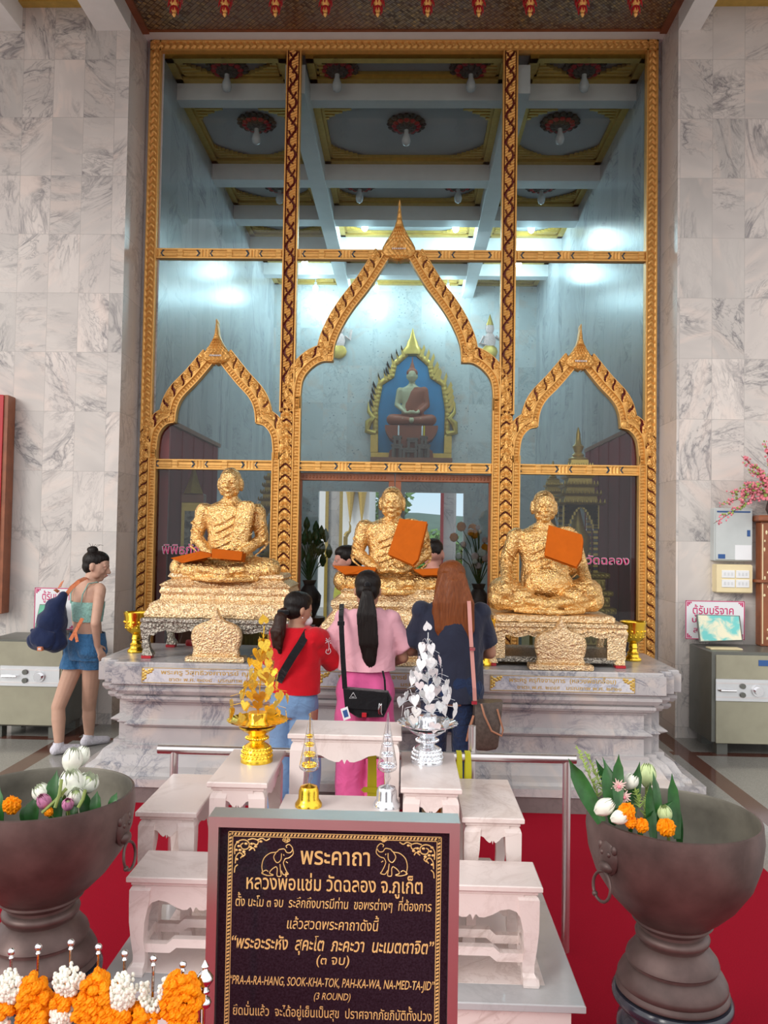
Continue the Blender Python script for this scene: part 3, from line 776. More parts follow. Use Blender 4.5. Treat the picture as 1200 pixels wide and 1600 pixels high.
# ---------------------------------------------------------------- seated gilded monks
def crumple(a=.0035, f=26):
    return lambda p: (a if p.z < NECK[0] else a*.45)*(noise.noise(p*f)*1.1+noise.noise(p*f*2.3)*.8+.6*abs(noise.noise(p*f*.5)))
NECK = [9]
def head_pieces(c, s=1.0, yaw=0, pitch=0, ears=1.0, faced=1.0, hair=False):
    """head whose chin-to-crown height is .23*s, face towards -Y, centred at c (mid skull)"""
    R = Matrix.Rotation(yaw, 3, 'Z') @ Matrix.Rotation(pitch, 3, 'X')
    P = []
    def e(p, r, n=16, tilt=None):
        q = MB(); q.ball((0,0,0), V(r)*s, n=n, M=tilt); q.v = [V(c)+R@(v+V(p)*s) for v in q.v]; P.append(q)
    def cn(a, b_, r0, r1):
        q = cone(V(a)*s, V(b_)*s, r0*s, r1*s, n=8); q.v = [V(c)+R@v for v in q.v]; P.append(q)
    e((0,.012,.022), (.076,.094,.088), 20)
    e((0,-.030,-.03), (.058,.060,.078), 18)
    e((0,-.052,-.088), (.032,.030,.026), 12)
    e((0,-.058,.035), (.056,.034,.040), 14)
    for sg in (-1, 1):
        e((sg*.036,-.062,-.028), (.026,.024,.026), 10)      # cheek
        e((sg*.046,-.025,-.062), (.024,.036,.030), 10)      # jaw
        e((sg*.046,-.022,-.018), (.028,.050,.062), 12)      # temple and side of the face
        cn((sg*.012,-.090,.016), (sg*.048,-.076,.018), .010, .008)   # brow
        e((sg*.031,-.083,.000), (.015,.010,.009), 8)       # lid
        e((sg*.079,.012,-.012), (.011*ears,.020*ears,.034*ears), 10)
        e((sg*.012,-.104,-.036), (.010,.010,.008), 8)
    cn((0,-.090,.010), (0,-.110,-.030), .008, .013)
    e((0,-.088,-.058), (.022,.012,.006), 8); e((0,-.086,-.068), (.019,.012,.007), 8)
    return P
def seated(S=1.0, hz=1.0, hands='lap', robe=True, sc_=1.0, fat=1.0):
    P = []
    Z = lambda z: z*hz
    P.append(loft([((0,.02,Z(.0)),.17,.13),((0,.02,Z(.08)),.175,.125),((0,.015,Z(.18)),.150*fat,.11*fat),((0,.01,Z(.28)),.142*fat,.105*fat),((0,.01,Z(.36)),.158,.105),((0,.01,Z(.42)),.178,.098),((0,.012,Z(.465)),.165,.082),((0,.015,Z(.495)),.09,.06),((0,.012,Z(.52)),.052,.052)]))
    P.append(cone((0,.015,Z(.47)), (0,0,Z(.55)), .052, .046))
    P += head_pieces((0,-.012,Z(.62)), .92, ears=1.45)
    for s in (-1, 1):
        P.append(cone((s*.09,.02,Z(.075)), (s*.285,-.10,Z(.075)), .088, .072))
        P.append(cone((s*.285,-.10,Z(.07)), (s*-.02,-.215,Z(.055)), .066, .040))
        P.append(cone((s*-.02,-.205,Z(.06)), (s*-.13,-.205,Z(.075)), .034, .024))
        P.append(ell((s*.17,.012,Z(.44)), (.058,.06,.052)))
        if hands == 'lap':
            P.append(cone((s*.178,.01,Z(.435)), (s*.215,.0,Z(.27)), .052, .042)); P.append(cone((s*.215,0,Z(.265)), (s*.085,-.15,Z(.155)), .042, .027))
            P.append(ell((s*.045,-.165,Z(.15)), (.055,.035,.022)))
            for k in range(4): P.append(cone((s*.03,-.15-.014*k,Z(.158)), (-s*.035,-.15-.014*k,Z(.162)), .009, .007, n=8))
            P.append(cone((s*.05,-.17,Z(.165)), (s*.012,-.18,Z(.185)), .010, .008, n=8))
        else:
            P.append(cone((s*.178,.01,Z(.435)), (s*.235,-.0,Z(.28)), .052, .042)); P.append(cone((s*.235,0,Z(.275)), (s*.25,-.14,Z(.175)), .042, .028))
            P.append(ell((s*.255,-.16,Z(.155)), (.034,.045,.022)))
            for k in range(4): P.append(cone((s*.255+.016*(k-1.5),-.19,Z(.15)), (s*.255+.018*(k-1.5),-.225,Z(.115)), .009, .007, n=8))
            P.append(cone((s*.225,-.17,Z(.155)), (s*.205,-.20,Z(.13)), .010, .008, n=8))
    if robe:
        if hands != 'lap':
            for s in (-1, 1): P.append(ell((s*.245,-.07,Z(.125)), (.105,.13,.085))); P.append(ell((s*.17,-.13,Z(.09)), (.10,.08,.07)))
            P.append(ell((.02,-.06,Z(.17)), (.155,.09,.11))); P.append(ell((.17,.0,Z(.33)), (.075,.07,.13)))
        # shoulder cloth falling over the left shoulder, then folds across chest and shins
        for k in range(16):
            t = k/15; P.append(ell((.125-.05*t,-.080-.015*math.sin(t*3),Z(.47-.27*t)), (.058,.024,.035)))
        for k in range(6):
            z = .42-.044*k; x0 = -.13+.012*k
            pts = [V((x0+(.20-x0)*j/9*1.0, -.082-.018*math.sin(PI*j/9)-.003*(k % 2), Z(z-.09+.17*(j/9)**1.3))) for j in range(10)]
            q = MB(); q.tube(pts, [.002+.003*math.sin(PI*j/9) for j in range(10)], 6); P.append(q)
        for s in (-1, 1):
            for k in range(6):
                a = V((s*(.10+.03*k), -.03-.012*k, Z(.155-.006*k))); b_ = V((s*(.20+.02*k), -.16-.005*k, Z(.045)))
                q = MB(); q.tube([a, (a+b_)/2+V((s*.01,-.03,.01)), b_], [.004,.010,.005], 6); P.append(q)
            for k in range(4):
                q = MB(); q.tube([(s*(.225+.012*k),.02,Z(.40-.05*k)), (s*(.24),-.045,Z(.36-.05*k)), (s*.17,-.05,Z(.30-.05*k))], [.004,.009,.004], 6); P.append(q)
        q = MB(); q.tube([(-.20,-.16,Z(.02)), (-.05,-.245,Z(.015)), (.08,-.245,Z(.015)), (.22,-.16,Z(.02))], .018, 8); P.append(q)
    return P
def monk(px, py_top, py_seat, Y, w, label, hz, hands, fat=1.0, mat=None):
    top = PY(px, py_top, Y); seat = PY(px, py_seat, Y); H = top.z-seat.z
    s = w/.70; hz_ = H/(.70*s)
    o = thing('monk_statue', label, 'statue', (top.x, Y, seat.z))
    Mx = Matrix.Translation((top.x, Y, seat.z)) @ Matrix.Scale(s, 4)
    P = seated(hz=hz_, hands=hands, fat=fat); NECK[0] = seat.z+.53*hz_*s
    organic('body', P, M['leaf'], .0055, 1, M=Mx, parent=o, disp=crumple())
    return o, Mx, H
def tiers(name, cx, Yf, secs, depth, mat, parent, amp=.004):
    """stepped base: secs (half width px-free metres, inset, z)"""
    mb = MB(); n = 40
    R = []
    for hw, ins, z in secs:
        ring = []
        for a, b_ in (((-hw,0),(hw,0)), ((hw,0),(hw,1)), ((hw,1),(-hw,1)), ((-hw,1),(-hw,0))):
            m_ = n if a[1] == b_[1] else 14
            for k in range(m_):
                t = k/m_; x = a[0]+(b_[0]-a[0])*t; y = a[1]+(b_[1]-a[1])*t
                p = V((cx+x, Yf+ins+(depth-2*ins)*y, z)); d = noise.noise(p*22)*amp*2
                ring.append(p+V((math.copysign(d, x), -d if y == 0 else d, noise.noise(p*30)*amp)))
        R.append(ring)
    mb.rings(R, True, sm=False); return mb.build(name, mat, parent)
YF = 4.90   # front of the statue bases
def tierset(cx, prof, depth, mat, parent, name='stepped_base'):
    """prof: (half width px, y px) from bottom to top, measured on the front face"""
    k = (YF/F)
    secs = []
    w0 = prof[0][0]
    for hw, py in prof: secs.append((hw*k, (w0-hw)*k*.75, PY(600, py, YF).z))
    return tiers(name, cx, YF, secs, depth, mat, parent)
# left statue on its gilded steps and carved table
sL, MxL, HL = monk(361, 735, 906, 5.16, .70, 'gilded seated monk statue at the left with an orange cloth across its lap', 1, 'lap')
cL = PY(347, 950, YF).x
bL = thing('statue_base', 'gilded stepped base under the left monk statue', 'base', (cL, 5.15, PY(347,972,YF).z))
sy = lambda y: y
tierset(cL, [(122,971),(123,966),(118,958),(114,950),(103,943),(101,937),(104,932),(101,925),(104,921),(96,916),(88,911),(92,908),(90,903),(86,902)], .52, M['leafpale'], bL, 'steps')
def carved_table(cx, px_half, y0, y1, mat, label, lip, feet=True, solid=False):
    k = YF/F; hw = px_half*k; z1 = PY(600, y0, YF).z; z0 = .86; D = .56; yf = YF-.03
    t = thing('carved_table', label, 'table', (cx, yf+D/2, z0))
    mb = MB(); mb.bevbox((cx-hw-.01,yf-.01,z1-.028), (cx+hw+.01,yf+D+.01,z1), .006); mb.build('tabletop', mat, t)
    zt = z1-.028
    # carved apron with lobed lower edge
    lobes = []
    N = 40
    for i in range(N+1):
        u = -hw+2*hw*i/N; e = abs(u)/hw
        d = .045+.014*abs(math.sin(i*PI/6)) + (.02 if e > .8 else 0)
        lobes.append((u, -d))
    poly = [(-hw,0)]+lobes+[(hw,0)]
    for yy in (yf, yf+D-.02):
        mb = MB(); mb.prism(poly[::-1], (cx,yy,zt), (1,0,0), (0,0,1), (0,.02,0))
        if yy == yf:
            for i in range(1, N): mb.ball((cx-hw+2*hw*i/N, yy, zt-.022-.008*math.sin(i)), (.014,.008,.012), n=6)
        mb.build('apron', mat, t)
    for sx in (-1, 1):
        for yy in (yf, yf+D-.06):
            mb = MB(); x = cx+sx*(hw-.028); f = (1 if yy == yf else -1)
            prof = [(0,.030),(.12,.036),(.3,.026),(.55,.020),(.8,.020),(.93,.030),(1,.032)]
            R = []
            hh = zt-z0-.02
            for q, r in prof:
                ox = sx*(.012*math.sin(q*PI*1.2)); zz = zt-q*hh
                R.append([V((x+ox+a*r, yy+.03+b_*r, zz)) for a, b_ in ((-1,-1),(1,-1),(1,1),(-1,1))])
            mb.rings(R, True); lg = mb.build('leg', mat, t)
            mb = MB(); mb.bevbox((x-.03,yy,z0), (x+.03,yy+.06,z0+.02), .003); mb.build('red_foot', M['redlac'], lg, 'red lacquered foot')
    if solid:
        mb = MB(); mb.box((cx-hw,yf+.01,z0+.028), (cx+hw,yf+D-.01,z0+.06)); mb.build('bottom_rail', M['leafdark'], t)
        for sx in (-1, 1):
            mb = MB(); mb.box((cx+sx*hw-(.11 if sx > 0 else 0),yf+.002,z0+.05), (cx+sx*hw+(.11 if sx < 0 else 0),yf+.03,zt)); mb.build('gilded_corner', M['leafpale'], t)
    return t
carved_table(cL, 123, 972, 1030, M['leafdark'], 'low dark silvery carved table with red feet under the left statue', 0)
# middle statue
sC, MxC, HC = monk(613, 767, 924, 5.2, .72, 'gilded seated monk statue in the middle, an orange cloth leaning on its chest', 1, 'lap')
cC = PY(620, 950, YF).x
bC = thing('statue_base', 'gilded stepped base under the middle monk statue, behind the worshippers', 'base', (cC, 5.15, .86))
tierset(cC, [(113,1024),(113,1000),(117,985),(116,976),(108,968),(101,960),(100,955),(104,948),(103,941),(92,935),(88,930),(90,926),(84,922)], .54, M['leafpale'], bC, 'steps')
# right statue
sR, MxR, HR = monk(850, 770, 955, 5.18, .72, 'gilded thin monk statue at the right leaning slightly, hands on its knees', 1, 'knees', .95)
cR = PY(866, 965, YF).x
bR = thing('statue_base', 'thin flat gilded slab under the right monk statue', 'base', (cR, 5.15, PY(866,966,YF).z))
tierset(cR+.0, [(92,967),(93,964),(93,959),(90,957)], .50, M['leafpale'], bR, 'slab')
carved_table(PY(868,970,YF).x, 106, 968, 1030, M['leafpale'], 'gilded carved table with a pierced front under the right statue', 0, solid=True)
# gilded plaques in front of the statues
def plaque(px, ytop, ysh, ybase, hw, hb, label, Y=4.82):
    k = Y/F; c0 = PY(px, ybase, Y); H = (ybase-10-ysh)*k; pk = (ysh-ytop)*k; w = hw*k
    o = thing('gilded_plaque', label, 'plaque', (c0.x, Y, .86))
    mb = MB(); mb.bevbox((c0.x-hb*k,Y-.05,.86), (c0.x+hb*k,Y+.05,.895), .006); mb.build('base', M['leafpale'], o)
    pr = [(0,.93),(.08,.95),(.2,.90),(.32,.97),(.55,1.02),(.72,.98),(.84,.86),(.93,.62),(1,.30)]
    out = [(w*a, .03+H*t) for t, a in pr]+[(w*.12, .03+H+pk*.35), (0, .03+H+pk)]
    poly = out+[(-x, z) for x, z in out[-2::-1]]
    mb = MB(); n_ = len(poly)
    a = [V((c0.x+u, Y-.016-.006, .86+z)) for u, z in poly]
    cz = .86+.03+H/2
    R = [[V((c0.x+(p.x-c0.x)*f, Y+d, cz+(p.z-cz)*f)) for p in a] for f, d in ((1,.02),(1.0,-.012),(.94,-.022),(.80,-.026),(.5,-.030),(.2,-.032))]
    mb.rings(R, True, sm=True); b_ = mb.build('board', M['leafpale'], o)
    bm = bmesh.new(); bm.from_mesh(b_.data); bmesh.ops.subdivide_edges(bm, edges=bm.edges[:], cuts=3, use_grid_fill=True)
    for v in bm.verts: v.co.y -= abs(noise.noise((v.co+V((px,0,0)))*45))*.010+abs(noise.noise(v.co*90))*.005
    bm.to_mesh(b_.data); bm.free()
    for p in b_.data.polygons: p.use_smooth = True
    return o
plaque(338, 946, 966, 1032, 39, 46, 'leaf-shaped gilded plaque in front of the left statue')
plaque(628, 955, 972, 1034, 40, 47, 'leaf-shaped gilded plaque in front of the middle statue, between the worshippers')
plaque(875, 957, 978, 1042, 39, 49, 'leaf-shaped gilded plaque in front of the right statue', 4.79)
# folded orange robes
def robe(pts, Y, label, thick=.03, tilt=0, layers=2):
    P = [PY(x, y, Y) for x, y in pts]; c = sum(P, V((0,0,0)))/len(P)
    o = thing('folded_robe', label, 'cloth', c, 'folded orange robes on the statues')
    for L in range(layers):
        mb = MB(); y0 = Y+L*thick/layers; sh = V(((.006 if L else 0), 0, -.012*L))
        poly = [(p.x+sh.x, p.z+sh.z) for p in P]
        # rounded slab
        cx = sum(a for a, b_ in poly)/len(poly); cz = sum(b_ for a, b_ in poly)/len(poly)
        dense = []
        for (a, b_), (a2, b2) in zip(poly, poly[1:]+poly[:1]):
            for k in range(10): dense.append((a+(a2-a)*k/10, b_+(b2-b_)*k/10))
        R = []
        th = thick/layers*.92
        for f, d in ((.985,0),(1,.2*th),(1,.8*th),(.985,th)):
            R.append([V((cx+(a-cx)*f, y0+d+tilt*(b_-cz)+.004*noise.noise(V((a*20,b_*20,L))), cz+(b_-cz)*f)) for a, b_ in dense])
        mb.rings(R, True, sm=False); mb.build('folded_layer', M['orange'], o)
    return o
robe([(331,857),(379,862),(377,876),(330,872)], 4.93, 'small folded orange cloth lying square on the lap of the left statue', .10)
robe([(266,872),(312,861),(330,865),(330,870),(284,880)], 4.95, 'orange cloth draped over the knee at the left of the left statue', .12)
robe([(624,810),(668,815),(653,874),(645,883),(606,866)], 5.0, 'large orange cloth leaning against the chest of the middle statue', .035, .25)
robe([(519,884),(560,885),(588,887),(585,897),(537,897)], 4.95, 'folded orange cloth on the knee at the left of the middle statue', .14)
robe([(645,890),(690,888),(690,899),(660,899)], 4.95, 'folded orange cloth on the knee at the right of the middle statue', .14)
robe([(859,820),(910,835),(912,843),(908,872),(899,886),(850,868)], 4.97, 'large orange cloth leaning against the chest of the right statue', .035, .22)
# footed gold bowls standing on the pedestal
def phan(px, ytop, ybot, hw, label, z=.86):
    b_ = PZ(px, ybot, z); k = b_.y/F; H = (ybot-ytop)*k; w = hw*k
    o = thing('footed_bowl', label, 'bowl', b_, 'gold footed bowls on the pedestal')
    mb = MB(); mb.lathe([(w*x, H*t) for x, t in ((.0,.0),(.62,0),(.66,.03),(.62,.07),(.48,.10),(.42,.17),(.46,.20),(.34,.24),(.30,.30),(.36,.33),(.32,.37),(.30,.44))], c=b_, n=28); mb.build('foot', M['brass'], o)
    mb = MB(); mb.lathe([(w*x, H*t) for x, t in ((.1,.43),(.36,.45),(.5,.48),(.74,.55),(.86,.64),(.9,.74),(.92,.88),(1.0,.98),(1.0,1.),(.93,.985),(.85,.9),(.8,.7),(.55,.55),(.1,.52))], c=b_, n=28)
    for k in range(14):
        t = 2*PI*k/14
        for r_, zz, s_ in ((.80,.62,.10),(.90,.76,.11),(.84,.68,.07)): mb.ball(b_+V((w*r_*math.cos(t+zz), w*r_*math.sin(t+zz), H*zz)), (w*s_,w*s_,w*s_*.9), n=6)
    mb.build('bowl', M['brass'], o)
phan(212, 956, 1019, 20, 'gold footed bowl at the left end of the pedestal')
phan(989, 972, 1032, 20, 'gold footed bowl at the right end of the pedestal')
phan(757, 968, 1040, 17, 'gold footed bowl left of the right statue, mostly behind the woman in navy')
# lettering on the glass
def glasstext(s, x0, x1, yb, h):
    a, b_ = PY(x0, yb, FY), PY(x1, yb, FY)
    e = thing('glass_lettering', 'red Thai lettering on the glass, %s' % ('behind the left statue' if x0 < 600 else 'behind the right statue'), 'lettering', ((a.x+b_.x)/2, FY, a.z))
    text(s, M['paper'], ((a.x+b_.x)/2, FY-.004, a.z), (1,0,0), (0,0,1), b_.x-a.x, h, e, 'white_outline', bold=.022)
    text(s, M['magenta'], ((a.x+b_.x)/2, FY-.006, a.z), (1,0,0), (0,0,1), b_.x-a.x-.01, h, e, 'red_letters', bold=.004)
glasstext('พิพิธภัณฑ์', 253, 330, 865, .115)
glasstext('หลวงพ่อวัดฉลอง', 848, 983, 880, .10)
# ---------------------------------------------------------------- things inside the hall
for nm, x0, x1, tx in (('left', xl, xl+.10, 'left'), ('right', xr-.10, xr, 'right')):
    o = thing('red_cloth_panel', 'tall dark red cloth panel standing along the %s side wall of the hall' % tx, 'panel', ((x0+x1)/2, 8, 0))
    mb = MB()
    for k in range(9): mb.bevbox((x0+.01*(k % 2),7.10+k*.2,.0), (x1-.01*(k % 2),7.30+k*.2,2.62), .01)
    mb.build('cloth_folds', M['velvet'], o)
    mb = MB(); mb.box((x0,7.06,0), (x1+.0,7.10,2.64)); mb.build('edge_post', M['redlac'], o)
    mb = MB(); mb.box((x0-.0,7.06,2.62), (x1+.02,8.95,2.66)); mb.build('top_rail', M['wood'], o)
def busabok(cx, Y, k, top, label):
    """tiered spired pavilion; k metres per unit"""
    o = thing('spired_pavilion', label, 'shrine', (cx, Y, 0))
    b0 = .55
    kb = k*1.3
    mb = MB(); z = 0
    for i, (w, h) in enumerate(((.62,.55),(.60,.14),(.50,.12),(.56,.06),(.46,.10),(.50,.06),(.42,.10),(.46,.05),(.36,.11),(.42,.05))):
        mb.bevbox((cx-w*kb,Y-w*kb,z), (cx+w*kb,Y+w*kb,z+h), .01)
        for q in range(-6, 7): mb.ball((cx+q*w*kb/6.5, Y-w*kb, z+h*.5), (.02,.008,h*.35), n=6)
        z += h
    mb.build('stepped_base', M['goldtrim'], o); zb = z
    hp = .62
    for sx in (-1, 1):
        for s2 in (-1, 1):
            mb = MB()
            for j in range(24): mb.box((cx+sx*.30*k-.02,Y+s2*.30*k-.02,zb+hp*j/24), (cx+sx*.30*k+.02,Y+s2*.30*k+.02,zb+hp*(j+.85)/24), j % 2)
            mb.build('post', [M['goldtrim'], M['mirror']], o)
    z = zb+hp; mb = MB()
    for sx in (-1, 1):
        for q in range(8):
            t = q/7; mb.box((cx+sx*(.30-.28*t)*k-.03,Y-.30*k-.02,z-.22+.2*math.sin(t*PI/2)), (cx+sx*(.30-.28*t)*k+.03,Y-.30*k+.02,z))
    mb.build('arched_valance', M['goldtrim'], o)
    mb = MB(); w = .46
    for i in range(5):
        mb.rings([[V((cx+a*w*k*f, Y+b_*w*k*f, zz)) for a, b_ in ((-1,-1),(1,-1),(1,1),(-1,1))] for f, zz in ((.95,z),(1.06,z+.018),(.74,z+.028),(.70,z+.085))], True)
        for q in range(-5, 6): mb.lathe([(.009,0),(.012,.01),(.002,.038)], c=(cx+q*w*k/5.1, Y-w*k, z+.018), n=5)
        z += .085; w *= .86
    mb.build('tiered_roof', M['goldtrim'], o)
    mb = MB(); H = top-z
    mb.lathe([(w*k*.9,0),(w*k*.95,.05*H),(w*k*.5,.12*H),(w*k*.6,.16*H),(w*k*.35,.24*H),(w*k*.4,.28*H),(.05,.38*H),(.055,.42*H),(.03,.5*H),(.02,.75*H),(.022,.78*H),(.004,H)], c=(cx,Y,z), n=10)
    mb.build('spire', M['goldtrim'], o)
    mb = MB(); mb.lathe([(.10,0),(.13,.05),(.08,.12),(.11,.2),(.12,.32),(.07,.4),(.03,.55),(.004,.75)], c=(cx,Y,zb), n=16); mb.build('inner_relic', M['goldtrim'], o)
Yb = 7.5; q = PY(913, 945, Yb); busabok(min(q.x, 1.71), Yb, .45, PY(912,668,Yb).z, 'gilded tiered pavilion with a needle spire behind the glass at the right')
q = PY(872, 900, 9.6); busabok(q.x, 10.0, .4, PY(872,720,10.0).z, 'smaller gilded spired pavilion further back behind the right statue')
q = PY(425, 900, 9.6); busabok(q.x, 9.6, .4, PY(425,760,9.6).z, 'small gilded spired pavilion inside the hall behind the left statue')
# reflection in the left glass, built as an added solid framed picture
q = PY(262, 800, 7.25)
o = thing('picture_reflection', 'reflected gold framed picture, built as an added cabinet behind the glass at far left', 'cabinet', (q.x+.03, 7.4, 0))
cx = -1.84
mb = MB(); mb.bevbox((cx-.10,7.15,.2), (cx+.10,7.25,2.0), .01); mb.build('reflected_body', M['wood'], o)
mb = MB(); mb.bevbox((cx-.09,7.12,1.35), (cx+.09,7.15,1.92), .008); mb.lathe([(.09,0),(.05,.1),(.02,.2),(.003,.3)], c=(cx,7.17,2.0), n=4); mb.build('gold_frame', M['goldtrim'], o)
mb = MB(); mb.box((cx-.06,7.115,1.42), (cx+.06,7.12,1.84)); mb.build('photo', world_mixc('old photo', (.35,.33,.27), (.08,.07,.06), 14), o)
# flower vase on a dark stand, also used for reflected lotus buds
def vase(cx, Y, label, dark):
    o = thing('flower_vase', label, 'vase', (cx, Y, 0))
    mb = MB(); mb.lathe([(.2,0),(.2,.05),(.12,.1),(.1,.7),(.16,.8),(.16,.84)], c=(cx,Y,0), n=20); mb.build('stand', M['wood'], o)
    mb = MB(); mb.lathe([(.06,.84),(.11,.95),(.12,1.05),(.05,1.15),(.07,1.2)], c=(cx,Y,0), n=20); mb.build('vase', M['bronze'], o)
    rn = random.Random(int(cx*100))
    mb = MB(); mf = MB()
    for k in range(26):
        t = rn.uniform(0, 2*PI); e = rn.uniform(.1, .5); h = rn.uniform(.15, .55)
        tip = V((cx+e*.55*math.cos(t), Y+e*.4*math.sin(t), 1.2+h))
        mb.tube([(cx,Y,1.18), ((cx+tip.x)/2,(Y+tip.y)/2,1.2+h*.7), tip], .005, 5)
        if dark: mf.lathe([(.012,-.03),(.035,.02),(.03,.06),(.004,.11)], c=tip, n=8, mi=0)
        else: mf.ball(tip, rn.uniform(.025,.05), k % 3, 7)
    mb.build('stems', M['green'], o)
    mf.build('blossoms', [M['green']] if dark else [M['palef'], M['marigold'], M['lotusw']], o)
vase(PY(748,900,7.7).x, 7.7, 'vase of pale and orange flowers behind the glass right of the middle statue', False)
vase(PY(484,880,7.8).x, 7.8, 'reflected dark lotus buds built as a vase behind the glass left of the middle statue', True)  # added vase shapes the dark lotus silhouettes reflected in the glass
# Buddha image in a gilded niche on the back wall
YN = 12.95
def n2(p): q = PY(p[0], p[1], YN); return (q.x, q.z)
nic = thing('buddha_niche', 'gilded flame-edged niche with blue ground on the back wall', 'niche', (PY(643,700,YN).x, YN, PY(643,722,YN).z))
xc = PY(643,640,YN).x
outl = [n2(p) for p in ((591,709),(591,640),(598,602),(616,590),(620,572),(643,552))]
half = [(x-xc, z) for x, z in outl]
poly = [(xc+x, z) for x, z in half]+[(xc-x, z) for x, z in half[-2::-1]]
mb = MB(); mb.prism([(x, z) for x, z in poly], (0,YN,0), (1,0,0), (0,0,1), (0,.03,0)); mb.build('blue_ground', plain('sky blue paint', (.02,.24,.50), rough=.6, var=.1, scale=3), nic)
mb = MB()
for sg in (-1, 1):
    P = [(xc+sg*x, z) for x, z in half[:4]]
    strip(mb, P, 0, .09, lambda s, v: (.02*math.sin(PI*v)+.006*math.sin(s*90), 0), side=-sg if False else (1 if sg > 0 else -1), ds=.02, nv=6, Y=YN)
    P = [(xc+sg*x, z) for x, z in half[3:]]
    strip(mb, P, 0, .09, lambda s, v: (.02*math.sin(PI*v)+.006*math.sin(s*90), 0), side=(1 if sg > 0 else -1), ds=.02, nv=6, Y=YN)
    # flame leaves climbing the rim
    full = resample([V((xc+sg*x, z)) for x, z in half[1:]], .105)
    for i, p in enumerate(full[:-1]):
        t = (full[i+1]-p).normalized(); nn = V((-t.y, t.x))*(1 if sg < 0 else -1)
        if nn.x*sg < -1.2: nn = -nn
        out = V((-sg*-1*abs(nn.x), nn.y if nn.y > 0 else -nn.y*0))
        a = p+V((sg*-1*0,0))
        nn = V((math.copysign(abs(nn.x), (p.x-xc) if abs(p.x-xc) > .01 else sg), abs(nn.y)))
        b0_ = p+nn*.07
        mb.prism([(b0_.x-.03, b0_.y-.05), (b0_.x+.03, b0_.y-.05), (b0_.x+nn.x*.09+.01, b0_.y+.09), (b0_.x+nn.x*.07, b0_.y+.16)], (0,YN-.05,0), (1,0,0), (0,0,1), (0,.05,0))
mb.build('gilded_rim', M['goldtrim'], nic)
mb = MB(); z0 = PY(643,555,YN).z; z1 = PY(643,513,YN).z; H = z1-z0
mb.lathe([(.03,-.02),(.16,.02*H),(.17,.14*H),(.12,.3*H),(.10,.34*H),(.08,.5*H),(.05,.62*H),(.02,.85*H),(.003,H)], c=(xc,YN-.02,z0), n=12, sy=.35); mb.build('finial', M['goldtrim'], nic)
mb = MB(); za = PY(643,709,YN).z; zb = PY(643,722,YN).z
mb.box((PY(580,700,YN).x,YN-.12,zb), (PY(705,700,YN).x,YN,za)); 
for sg in (-1, 1):
    mb.bevbox((xc+sg*.60-.06,YN-.08,za), (xc+sg*.60+.06,YN,za+.30), .015)
    mb.tube([(xc+sg*.58,YN-.04,za+.32),(xc+sg*.72,YN-.04,za+.36),(xc+sg*.70,YN-.04,za+.50),(xc+sg*.62,YN-.04,za+.58),(xc+sg*.70,YN-.04,za+.68),(xc+sg*.71,YN-.04,za+.84)], [.05,.05,.06,.05,.03,.004], 8)
mb.build('gilded_sill', M['goldtrim'], nic)
bz = PY(643, 667, 12.7).z; tz = PY(643, 562, 12.7).z
bud = thing('buddha_image', 'seated Buddha image in a red-brown robe before the blue niche', 'statue', (xc, 12.7, bz))
s = .72*.98/.70
MB_ = Matrix.Translation((xc, 12.72, bz)) @ Matrix.Scale(.76/.70, 4)
hzb = (tz-bz)*.86/(.70*.76/.70)
skinb = plain('pale olive gilt skin', (.50,.45,.28), rough=.4, var=.05)
P = seated(hz=hzb, hands='lap', robe=False); organic('body', P, skinb, .014, 3, M=MB_, parent=bud)
rb = plain('red-brown robe', (.30,.07,.03), rough=.5, var=.15)
Zz = lambda z: z*hzb
P = [loft([((.02,.02,Zz(.0)),.19,.14),((.02,.015,Zz(.18)),.165,.122),((.025,.01,Zz(.28)),.155,.12),((.04,.01,Zz(.36)),.155,.118),((.06,.01,Zz(.42)),.15,.112),((.09,.012,Zz(.475)),.11,.085)])]
for s_ in (-1, 1): P += [cone((s_*.09,.02,Zz(.075)), (s_*.285,-.10,Zz(.075)), .10, .085), cone((s_*.285,-.10,Zz(.07)), (s_*.05,-.20,Zz(.055)), .080, .055)]
P += [cone((.178,.01,Zz(.44)), (.215,0,Zz(.27)), .066, .056), cone((.215,0,Zz(.265)), (.13,-.11,Zz(.18)), .056, .045)]
organic('robe', P, rb, .014, 3, M=MB_, parent=bud)
P = [ell((0,.005,Zz(.655)), (.086,.09,.075)), cone((0,0,Zz(.72)), (0,0,Zz(.78)), .04, .018), cone((0,0,Zz(.76)), (0,0,Zz(.86)), .02, .004)]
organic('hair', P, rb, .012, 2, M=MB_, parent=bud)
bb = thing('buddha_throne', 'red-brown carved throne under the Buddha image', 'pedestal', (xc, 12.7, zb))
mb = MB(); h = bz-zb
mb.rings([[V((xc+a*w, 12.72+b_*.2, zb+h*t)) for a, b_ in ((-1,-1),(1,-1),(1,1),(-1,1))] for t, w in ((0,.36),(.25,.34),(.35,.26),(.5,.24),(.62,.34),(.8,.40),(.9,.42),(1,.42))], True); mb.build('throne', rb, bb)
al = thing('small_altar_set', 'cluster of small dark altar tables with candles below the Buddha image', 'altar', (xc, 12.35, zb))
dk = plain('dark inlaid wood', (.09,.07,.06), rough=.35, var=.4, scale=30)
